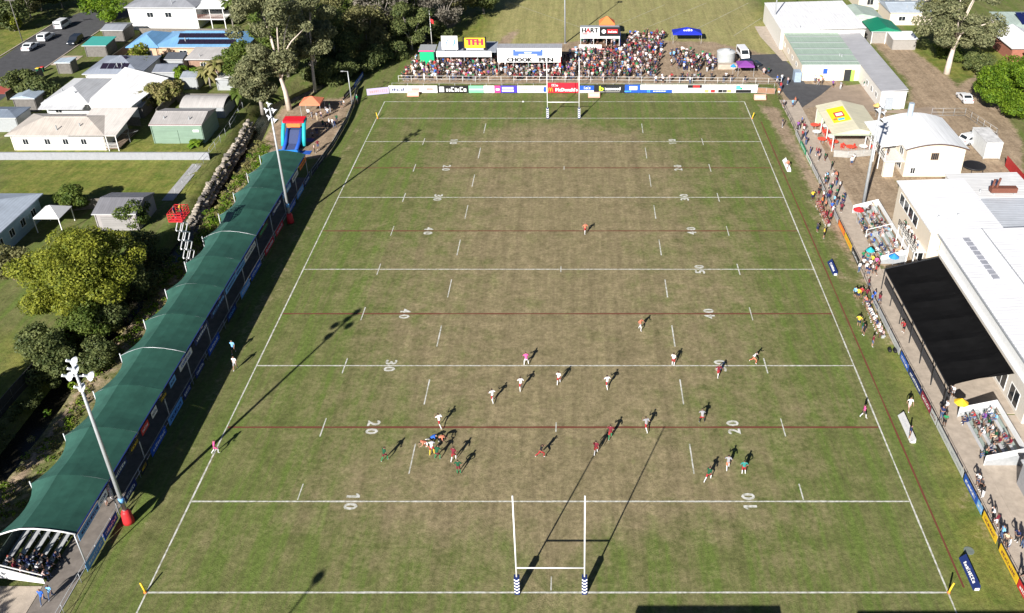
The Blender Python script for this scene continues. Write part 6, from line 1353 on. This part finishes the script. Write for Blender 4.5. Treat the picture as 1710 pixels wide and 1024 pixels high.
# ---- vehicles
tyre = M('tyre', (.012,.012,.012), .9, .1); rim = M('rim', (.4,.4,.42), .4, .05, metal=.6); headl = M('headlight_glass', (.7,.72,.75), .15, 0); taill = M('tail_light', (.4,.02,.02), .3, 0)
def vehicle(u, v, rz, m, label, kind='sedan', name='parked_car', world=None):
    x, y, _ = G(u, v) if world is None else (*world, 0)
    t = thing(name, label, 'car' if kind != 'van' else 'van', (0, 0, 0), 'parked vehicles'); L = 4.5; Wd = .88
    if kind == 'van': prof = [(-2.3,.35),(2.35,.35),(2.35,.95),(1.9,1.1),(1.1,1.95),(-2.2,2.0),(-2.3,1.8)]; gz = (1.1,1.8); gx = (-1.9,1.35)
    elif kind == 'wagon': prof = [(-2.2,.3),(2.25,.3),(2.28,.75),(2.1,.92),(1.1,1.02),(.35,1.6),(-1.8,1.65),(-2.2,1.05)]; gz = (1.02,1.52); gx = (-1.75,.75)
    else: prof = [(-2.2,.28),(2.2,.28),(2.25,.68),(2.05,.85),(1.0,.95),(.3,1.42),(-.9,1.44),(-1.6,1.0),(-2.2,.95)]; gz = (.98,1.36); gx = (-1.3,.62)
    b = MB().extr(prof, 'Y', -Wd, Wd).build('body', m, t)
    md = b.modifiers.new('bevel', 'BEVEL'); md.width = .07; md.segments = 2
    for s in (-1, 1): MB().extr([(gx[0],gz[0]),(gx[1],gz[0]),(gx[1]-.45,gz[1]),(gx[0]+.35,gz[1])], 'Y', s*(Wd-.04), s*(Wd+.012)).build('side_window', gl, t)
    i = {'van': (3,4), 'wagon': (4,5), 'sedan': (4,5)}[kind]; (xa, za), (xb, zb) = prof[i[0]], prof[i[1]]
    dx, dz = xb-xa, zb-za; nl = math.hypot(dx, dz); nx_, nz_ = -dz/nl*-1, dx/nl*-1*-1
    q = [(xa+dx*.1, za+dz*.1), (xa+dx*.9, za+dz*.9)]; o_ = (dz/nl*.02, -dx/nl*.02)
    MB().add([(q[0][0]+o_[0],-.75,q[0][1]-o_[1]),(q[0][0]+o_[0],.75,q[0][1]-o_[1]),(q[1][0]+o_[0],.68,q[1][1]-o_[1]),(q[1][0]+o_[0],-.68,q[1][1]-o_[1])], [(0,1,2,3)]).build('windscreen', gl, t)
    if kind != 'van':
        (xa, za), (xb, zb) = prof[6], prof[7]; o_ = (-.02, .02); f = lambda k: (xa+(xb-xa)*k-.02, za+(zb-za)*k+.015)
        MB().add([(f(.1)[0],-.66,f(.1)[1]),(f(.1)[0],.66,f(.1)[1]),(f(.85)[0],.72,f(.85)[1]),(f(.85)[0],-.72,f(.85)[1])], [(0,1,2,3)]).build('rear_window', gl, t)
    else: MB().add([(-2.32,-.7,1.25),(-2.32,.7,1.25),(-2.28,.66,1.75),(-2.28,-.66,1.75)], [(0,1,2,3)]).build('rear_window', gl, t)
    for sx in (-1.35, 1.4):
        for s in (-1, 1):
            w = MB().tube([(sx,s*(Wd-.16),.32),(sx,s*(Wd+.03),.32)], .32, 14).build('wheel', tyre, t); MB().tube([(sx,s*(Wd+.02),.32),(sx,s*(Wd+.045),.32)], .19, 10).build('rim', rim, w)
    for s in (-1, 1):
        MB().rbox((prof[2][0]-.04,s*.62,.68), (.12,.34,.14)).build('headlight', headl, t); MB().rbox((prof[0][0]+.02,s*.68,.85), (.1,.26,.16)).build('tail_light', taill, t)
    t.location = (x, y, .008); t.rotation_euler = (0, 0, rz); return t
cw = M('car_white', (.75,.76,.78), .25, .03, spec=.6); ck = M('car_dark', (.02,.025,.035), .2, .05, spec=.6); cs = M('car_silver', (.5,.52,.55), .25, .05, spec=.6)
for u, v, m_, k, l, rz in ((52,82,cw,'sedan','white sedan parked at the left kerb, nearest of three in line',PI/2),(78,66,cw,'wagon','white wagon parked at the left kerb, middle of three in line',PI/2),(106,46,cw,'van','white van parked at the left kerb, farthest of three in line',PI/2),(127,72,ck,'wagon','dark wagon parked at the right kerb of the street',-PI/2),(24,139,cs,'sedan','silver car half hidden by the dark bush at the left edge',PI/2+.2),
    (1240,95,cw,'van','white van parked beside the grey water tank',-PI/2+.1),(1252,112,ck,'wagon','dark car parked behind the purple marquee',.3),(1610,168,cw,'sedan','white car parked under the bright green tree at the right',PI/2),(1622,238,cw,'wagon','white vehicle between the container and the arched building',.4)):
    vehicle(u, v, rz, m_, l, k)
for i, (u, v, m_, l) in enumerate(((65,122,yellow,'yellow lidded wheelie bin on the street verge'),(72,120,red,'red lidded wheelie bin on the street verge'))):
    x, y, _ = G(u, v); t = thing('wheelie_bin', l, 'bin', (x, y, 0), 'wheelie bins'); MB().add([(x-.24,y-.26,.1),(x+.24,y-.26,.1),(x+.24,y+.26,.1),(x-.24,y+.26,.1),(x-.3,y-.34,.98),(x+.3,y-.34,.98),(x+.3,y+.34,.98),(x-.3,y+.34,.98)], [(3,2,1,0),(4,5,6,7),(0,1,5,4),(1,2,6,5),(2,3,7,6),(3,0,4,7)]).build('body', M('bin_green',(.01,.08,.04),.6,.05), t)
    MB().extr([(y-.38,.99),(y+.38,.99),(y+.34,1.07),(y-.34,1.07)], 'X', x-.32, x+.32).build('lid', m_, t); MB().tube([(x-.3,y+.26,.12),(x+.3,y+.26,.12)], .12, 10).build('wheel', tyre, t)
tag(MB().box(*(lambda p: (p[0]-2.5,p[0]+1.6,p[1]-2.2,p[1]+1.8))(G(5,150)), .01, .06).build('red_slab', M('red_paving',(.35,.08,.06),.8,.12), loc=G(5,150)), 'red painted slab at the left edge of the street', 'paving')
# ================================================================== trees and shrubs
nrng = np.random.RandomState(17)
def leaves(clumps, n, size, seed, droop=0., shell=.55):
    """leaf-sized faces scattered through clump ellipsoids (cx,cy,cz,rx,ry,rz): returns verts, faces"""
    g = np.random.RandomState(seed); c = np.array(clumps, float); wgt = (c[:,3]*c[:,4]*c[:,5])**.67; wgt /= wgt.sum()
    k = g.choice(len(c), n, p=wgt); d = g.normal(size=(n, 3)); d /= np.linalg.norm(d, axis=1)[:,None]
    r = shell+(1-shell)*g.rand(n)**.6; r *= np.where(g.rand(n) < .12, g.uniform(1, 1.18, n), 1)
    p = c[k,:3]+d*r[:,None]*c[k,3:6]
    nrm = d*.75+g.normal(size=(n, 3))*.55+np.array([0,0,.35]); nrm /= np.linalg.norm(nrm, axis=1)[:,None]
    a = np.cross(nrm, g.normal(size=(n, 3))); a /= np.linalg.norm(a, axis=1)[:,None]; b = np.cross(nrm, a)
    if droop: a[:,2] -= droop; a /= np.linalg.norm(a, axis=1)[:,None]
    s = (size*g.uniform(.6, 1.4, n))[:,None]
    q = np.stack([p-a*s, p+b*s*.55+nrm*s*.12, p+a*s, p-b*s*.55+nrm*s*.12], 1).reshape(-1, 3)
    f = np.arange(4*n).reshape(-1, 4); return q, f
def fast_mesh(name, v, f, m):
    me = bpy.data.meshes.new(name); me.vertices.add(len(v)); me.vertices.foreach_set('co', np.ascontiguousarray(v, dtype=np.float32).ravel())
    me.loops.add(f.size); me.loops.foreach_set('vertex_index', np.ascontiguousarray(f, dtype=np.int32).ravel()); me.polygons.add(len(f)); me.polygons.foreach_set('loop_start', np.arange(0, f.size, 4, dtype=np.int32)); me.polygons.foreach_set('loop_total', np.full(len(f), 4, dtype=np.int32))
    me.update(calc_edges=True); me.materials.append(m); return me
LM = dict(lime=leafmat('leaf_lime', (0.1073,0.1430,0.0172), (0.3575,0.3718,0.0458)), bright=leafmat('leaf_bright', (0.0560,0.1288,0.0090), (0.2128,0.3136,0.0224)), gum=leafmat('leaf_gum', (0.1150,0.1323,0.0633), (0.3090,0.3090,0.1581)), dark=leafmat('leaf_dark', (0.0612,0.0910,0.0315), (0.1925,0.2188,0.0735)),
          mid=leafmat('leaf_mid', (0.0540,0.0945,0.0162), (0.1620,0.2093,0.0405)), olive=leafmat('leaf_olive', (0.1125,0.1200,0.0450), (0.2700,0.2550,0.1080)), grey=leafmat('leaf_grey', (0.1560,0.1440,0.1140), (0.3120,0.2820,0.2280)), straw=leafmat('leaf_straw', (0.1430,0.1650,0.0385), (0.3960,0.3410,0.1540)))
bark = M('bark', (.16,.12,.09), .9, .3, 3, bump=.5); gumbark = M('gum_bark', (.55,.47,.4), .75, .22, 1.5); greybark = M('grey_bark', (.3,.27,.24), .9, .25, 3)
def clumps_for(seed, H, r, z0, n, cr, flat=1.):
    g = random.Random(seed); out = []
    for i in range(n):
        a = g.uniform(0, 2*PI); q = math.sqrt(g.random()); u = g.uniform(-1, 1); lim = math.sqrt(max(0, 1-u*u))
        rr_ = r*q*lim*.85+.05*r; c = cr*g.uniform(.7, 1.25); out.append((rr_*math.cos(a), rr_*math.sin(a), z0+(H-z0)/2+u*(H-z0)/2*.82, c, c, c*.75*flat))
    return out
def tree(label, x, y, H, r, kind, leafn, seed, z0=None, ncl=26, cr=None, size=.3, trunk_r=.28, bm=bark, lean=(0,0), group=None, name='tree', droop=0., gz=0., limbs=7, shell=.5):
    t = thing(name, label, 'tree' if name == 'tree' else name.replace('_', ' '), (x, y, gz), group); z0 = z0 if z0 is not None else H*.3
    cl = clumps_for(seed, H, r, z0, ncl, cr or r*.33)
    cl = [(a+lean[0]*(c/H), b+lean[1]*(c/H), c, d, e, f) for a, b, c, d, e, f in cl]
    v, f = leaves(cl, leafn, size, seed, droop, shell); o = bpy.data.objects.new('crown', fast_mesh('crown', v, f, LM[kind])); COL.objects.link(o); o.parent = t
    mb = MB(); g = random.Random(seed+5); ox, oy = x, y; top = z0+(H-z0)*.45
    P = lambda px, py, pz: (x+px, y+py, gz+pz)
    mb.tube([P(0,0,-.3), P(lean[0]*.1,lean[1]*.1,H*.15), P(lean[0]*.35+g.uniform(-.2,.2),lean[1]*.35,z0), P(lean[0]*.6,lean[1]*.6,top)], [trunk_r*1.15, trunk_r*.9, trunk_r*.65, trunk_r*.3], 9)
    for a, b, c, d, e, ff in g.sample(cl, min(limbs, len(cl))):
        h0 = min(z0*.9+g.uniform(0, .5)*(top-z0), c*.9); bx_, by_ = lean[0]*h0/H, lean[1]*h0/H
        mb.tube([P(bx_,by_,h0), P(bx_+(a-bx_)*.5,by_+(b-by_)*.5,h0+(c-h0)*.6), P(a,b,c)], [trunk_r*.45, trunk_r*.28, trunk_r*.08], 6)
    mb.build('trunk', bm, t, smooth=True); return t
def tpx(u, v): return G(u, v)[:2]
tree('big round yellow green tree behind the stand at the left', -57.6, 41.5, 9.4, 8.0, 'lime', 52000, 1, 1.6, 110, 1.55, .15, .5, shell=.62)
x, y = tpx(86, 596); tree('dark green rounded shrub below the big yellow green tree', x, y, 4.2, 2.7, 'dark', 6000, 2, .3, 16, 1.2, .17, .15)
tree('dense mid green bush filling the creek side of the big tree', -52.8, 37.5, 4.0, 2.5, 'dark', 5000, 3, .3, 16, 1.2, .17, .15, gz=-.3)
x, y = tpx(122, 352); tree('rounded glossy bush beside the small white gazebo', x, y, 3.6, 2.5, 'mid', 5000, 4, .3, 14, 1.1, .2, .15)
x, y = tpx(228, 378); tree('pale green bush leaning on the dark grey garage', x, y, 3.4, 2.2, 'mid', 4000, 5, .4, 12, 1.0, .17, .12)
tree('bush in deep shade at the left edge beside the blue grey house', -70, 47.5, 4.2, 2.6, 'olive', 4000, 6, .5, 12, 1.2, .2, .15)
tree('tall pale trunked gum tree behind the orange marquee', -50.2, 104, 23, 7.2, 'gum', 19000, 7, 6, 44, 1.7, .24, .45, gumbark, (-2.2,1.5), 'gum trees by the creek', limbs=12)
tree('slimmer gum tree right of the tallest one behind the orange marquee', -47.6, 112.5, 19, 5.0, 'gum', 13000, 8, 6, 30, 1.5, .24, .32, gumbark, (.8,1), 'gum trees by the creek', limbs=10)
tree('bushy gum at the left of the tallest one beside the creek', -54.6, 102.5, 13, 4.4, 'gum', 12000, 9, 2.5, 34, 1.3, .24, .35, greybark, (0,0), 'gum trees by the creek')
tree('leafy gum behind the tallest trunk at the top', -55, 121, 17, 5.5, 'mid', 10000, 10, 4, 26, 1.9, .26, .35, greybark, (0,0), 'gum trees by the creek')
wl = ['dark','olive','grey','dark','dark','grey','olive','dark','dark','olive','mid','dark']
ws = [(-46,124,13,5),(-41,131,12,5),(-40,140,15,5.5),(-33,137,11,4.5),(-34,148,14,5.5),(-27.5,150,13,5),(-26,160,13,5.5),(-38,158,14,6),(-20,163,11,5),(-48,136,14,5.5),(-52,147,15,6),(-46,160,15,6)]
for i, ((x, y, H, r), k) in enumerate(zip(ws, wl)):
    tree(f'{dict(dark="dark leafy", olive="olive green", grey="bare grey twigged", mid="mid green")[k]} tree, {ordw(i)} along the creek wood beyond the stand', x, y, H, r, k, 5200 if k == 'grey' else 8000, 30+i, H*.18, 24, r*.36, .24, .28, greybark, group='trees of the far creek line', gz=-.6, limbs=14 if k == 'grey' else 7, shell=.3)
for i, (u, v, H, r, k, l) in enumerate(((178,38,7,4.8,'bright','broad green street tree at the end of the street'),(25,52,5.5,3,'lime','yellow green shrub tree beside the power pole'),(12,28,11,5,'dark','dark tree at the extreme top left corner'),(70,18,10,5,'dark','dark tree behind the parked white van'),(52,30,8,4,'olive','olive tree behind the parked white sedan'),(105,14,10,4.5,'dark','dark tree left of the tall white house'),
    (238,122,5.2,3.2,'lime','yellow green tree between the grey house and the white roof'),(262,180,4.2,3.0,'straw','straw coloured feathery shrub beside the bright white roof'),(286,172,4.4,2.6,'straw','straw coloured shrub next to the arched shed'),(305,138,3,2.2,'bright','bright green garden bush, left of two by the palms'),(330,140,3,2.0,'bright','bright green garden bush, right of two by the palms'),
    (45,158,4.5,3.4,'dark','dark hedge tree at the corner of the street'),(70,170,4.5,3.2,'dark','dark bush beside the rambling white roofed house'),(395,130,7,4,'mid','mid green tree by the flat carport roof'),(420,150,9,4,'mid','green tree left of the gum trunks'),(395,30,9,4.5,'olive','olive tree right of the tall white house'),(425,40,12,5,'gum','tall gum behind the blue roofed house'),(555,20,11,5,'mid','green tree at the top beyond the creek'),(500,10,12,5,'bright','bright green tree top beyond the gum trees'),
    (600,8,13,5.5,'grey','bare grey tree at the top of the creek wood'),(660,22,12,4.5,'grey','bare twigged grey tree left of the second field'))):
    x, y = tpx(u, v); tree(l, x, y, H, r, k, int(1500+900*r), 60+i, H*.15, 16, r*.4, .24, .2, greybark)
for i, (x, y, H, r, k) in enumerate(((-150,150,11,6,'dark'),(-138,158,12,6,'olive'),(-128,164,11,6,'dark'),(-126,150,8,4.5,'dark'),(-136,146,9,5,'dark'),(-120,176,12,6,'dark'),(-108,180,12,6,'dark'),(-95,180,12,6,'olive'),(-80,176,13,6,'dark'),(-68,170,13,6,'mid'),(-66,152,11,5,'dark'),(-60,160,13,6,'dark'),(-58,142,11,5,'dark'),(-61,132,8,4,'mid'))):
    tree(f'{dict(dark="dark", olive="olive", mid="mid green")[k]} background tree, {ordw(i)} from the left along the top edge', x, y, H, r, k, 5000, 400+i, H*.12, 18, r*.4, .26, .25, greybark, group='background trees along the top')
for i, (x, y, H, r) in enumerate(((-43.5,119.5,5,3.2),(-45.5,117,4.5,2.8),(-39,124.5,5,3.4),(-36,131,5,3.4),(-32,142,5,3.6),(-50,121,6,3.6),(-28,144,4,2.6))):
    tree(f'dark understorey thicket, {ordw(i)} along the foot of the creek wood', x, y, H, r, 'dark', 4200, 430+i, .2, 14, 1.4, .2, .12, greybark, group='thickets of the creek wood', gz=-.3)
# hedge before the blue roof
t = thing('hedge', 'clipped green hedge in front of the blue roofed house', 'hedge', (-73.5, 128.5, 0)); cl = [(-9.5+k*1.3+.0, 0, .9, 1.0, .8, .95) for k in range(15)]; v, f = leaves(cl, 7000, .16, 99); o = bpy.data.objects.new('foliage', fast_mesh('foliage', v, f, LM['bright'])); COL.objects.link(o); o.parent = t
MB().box(-83, -64.5, 128.3, 128.7, 0, 1.2).build('stem', bark, t)
cl = []; g2 = np.random.RandomState(12)
for i in range(300):
    x, y = at_line([(-50.2,-6),(-50.2,30),(-49.8,50),(-49.2,62),(-49.4,76),(-50,88)], g2.rand()); s = g2.uniform(.25, .6); cl.append((x+g2.normal()*.9, y+g2.normal()*.5, s*.4-.05, s, s, s*.8))
v, f = leaves(cl, 13000, .12, 502); o = bpy.data.objects.new('bank_weeds', fast_mesh('bank_weeds', v, f, LM['bright'])); COL.objects.link(o); stuff(o); tag(o, 'bright green weeds growing among the scrub on the creek bank', 'weeds')
# palms
def palm(label, x, y, H, L, n, seed, kind='straw'):
    t = thing('palm', label, 'palm', (x, y, 0), 'palms'); g = random.Random(seed); MB().tube([(x,y,-.05),(x+.1,y,H*.5),(x,y,H)], [.2,.15,.13], 8).build('trunk', greybark, t, smooth=True)
    for k in range(n):
        a = 2*PI*k/n+g.uniform(-.2,.2); el = g.uniform(.0, 1.3); mb = MB(); l_ = L*g.uniform(.8, 1.1); prev = None
        for s in range(7):
            q = s/6; rr_ = l_*q; z = H+l_*(math.sin(el)*q-.75*q*q); w = .5*math.sin(PI*min(1, q*.9+.1))+.03; px, py = x+rr_*math.cos(a)*math.cos(el*.6), y+rr_*math.sin(a)*math.cos(el*.6)
            cur = [(px-w*math.sin(a), py+w*math.cos(a), z-.1), (px, py, z), (px+w*math.sin(a), py-w*math.cos(a), z-.1)]; i0 = len(mb.v); mb.v += cur
            if s: mb.face((i0-3, i0-2, i0+1, i0)); mb.face((i0-2, i0-1, i0+2, i0+1))
        mb.build('frond', LM[kind], t)
for i, (u, v, H, L, k, l) in enumerate(((368,150,5.0,3.0,'straw','tall shaggy palm beside the pale paved yard'),(352,148,3.6,2.6,'straw','shorter palm left of the tall shaggy palm'),(402,178,3,2.2,'mid','green palm beside the arched shed'),(328,246,1.0,1.5,'bright','small palm in front of the pale green shed'),(390,48,6,2.2,'mid','slender palm right of the tall white house'),(1352,130,1.4,1.2,'lime','potted palm before the pale green block, left of two'),(1366,132,1.4,1.2,'lime','potted palm before the pale green block, right of two'),(1478,18,4,2,'straw','palm behind the pale green roof at the top right'))):
    x, y = tpx(u, v); palm(l, x, y, H, L, 26, 200+i, k)
# right side
tree('large spreading gum tree with pale forked trunk at the top right', 76.3, 122.5, 18.5, 9.6, 'gum', 26000, 301, 5, 66, 1.7, .22, .6, gumbark, (2.4,3.5), limbs=14)
tree('bright green leafy tree at the right edge above the container', 81.5, 101, 10.5, 8.8, 'bright', 46000, 302, 1.2, 95, 1.7, .17, .4, shell=.6)
x, y = tpx(1600, 122); tree('dark shrub at the foot of the pale forked gum tree', 82, 122, 4, 3.2, 'dark', 4000, 303, .3, 12, 1.3, .2, .15)
tree('mid green shrub behind the forked gum trunk', 79, 130, 4.5, 4, 'mid', 4000, 304, .4, 12, 1.5, .2, .15)
tree('green tree beyond the right edge of the bright tree', 92, 108, 8, 5, 'bright', 8000, 305, 1, 20, 1.9, .25, .3)
tree('dark tree at the very top right behind the houses', 88, 156, 10, 5, 'olive', 6000, 306, 2, 18, 1.9, .25, .3)
for i, (x, y, H, r) in enumerate(((-56.5,-9,12,5),(-60,2,11,5),(-64.5,10,11,5),(-55.5,-20,12,5))):
    tree(f'tree outside the left edge seen by its shadow on the creek, {ordw(i)} of four', x, y, H, r, 'dark', 6000, 450+i, 1.5, 20, 2.0, .28, .25, greybark, group='trees outside the left edge')
for i, (x, y, H, r, k) in enumerate(((-52.5,44,5.5,3,'dark'),(-51.5,30,3.2,2,'dark'),(-54,34.5,5,3,'mid'),(-56,29,4.5,2.8,'dark'),(-55.5,53,4,2.2,'dark'))):
    tree(f'{dict(dark="dark", mid="mid green")[k]} creek bank bush, {ordw(i)} of five right of the big yellow green tree', x, y, H, r, k, 5000, 470+i, .3, 18, 1.1, .15, .15, greybark, group='bushes right of the big tree', gz=-.4)
# creek bank scrub: nobody could count it
g = np.random.RandomState(8); cl = []
for i in range(760):
    x, y = at_line([(-50.4,-6),(-50.4,30),(-50,50),(-49.2,62),(-49.6,76),(-50.4,90)], g.rand()); s = g.uniform(.2, .6); s *= .7; cl.append((x+g.normal()*.85-.2, y+g.normal()*.4, s*.4-.15, s, s, s*.8))
v, f = leaves(cl, 30000, .11, 500); o = bpy.data.objects.new('bank_scrub', fast_mesh('bank_scrub', v, f, LM['straw'])); COL.objects.link(o); stuff(o); tag(o, 'straw and green scrub growing on the creek bank behind the stand', 'scrub')
cl = []
for i in range(150):
    x, y = at_line([(-56.2,-6),(-56,30),(-55,44),(-53,54)], g.rand()); s = g.uniform(.3, .8); cl.append((x+g.normal()*.8, y+g.normal()*.6, s*.4-.5, s, s, s*.8))
v, f = leaves(cl, 9000, .14, 501); o = bpy.data.objects.new('creek_scrub', fast_mesh('creek_scrub', v, f, LM['dark'])); COL.objects.link(o); stuff(o); tag(o, 'dark scrub in the shaded creek bed behind the stand', 'scrub')
print('people', NP[0])
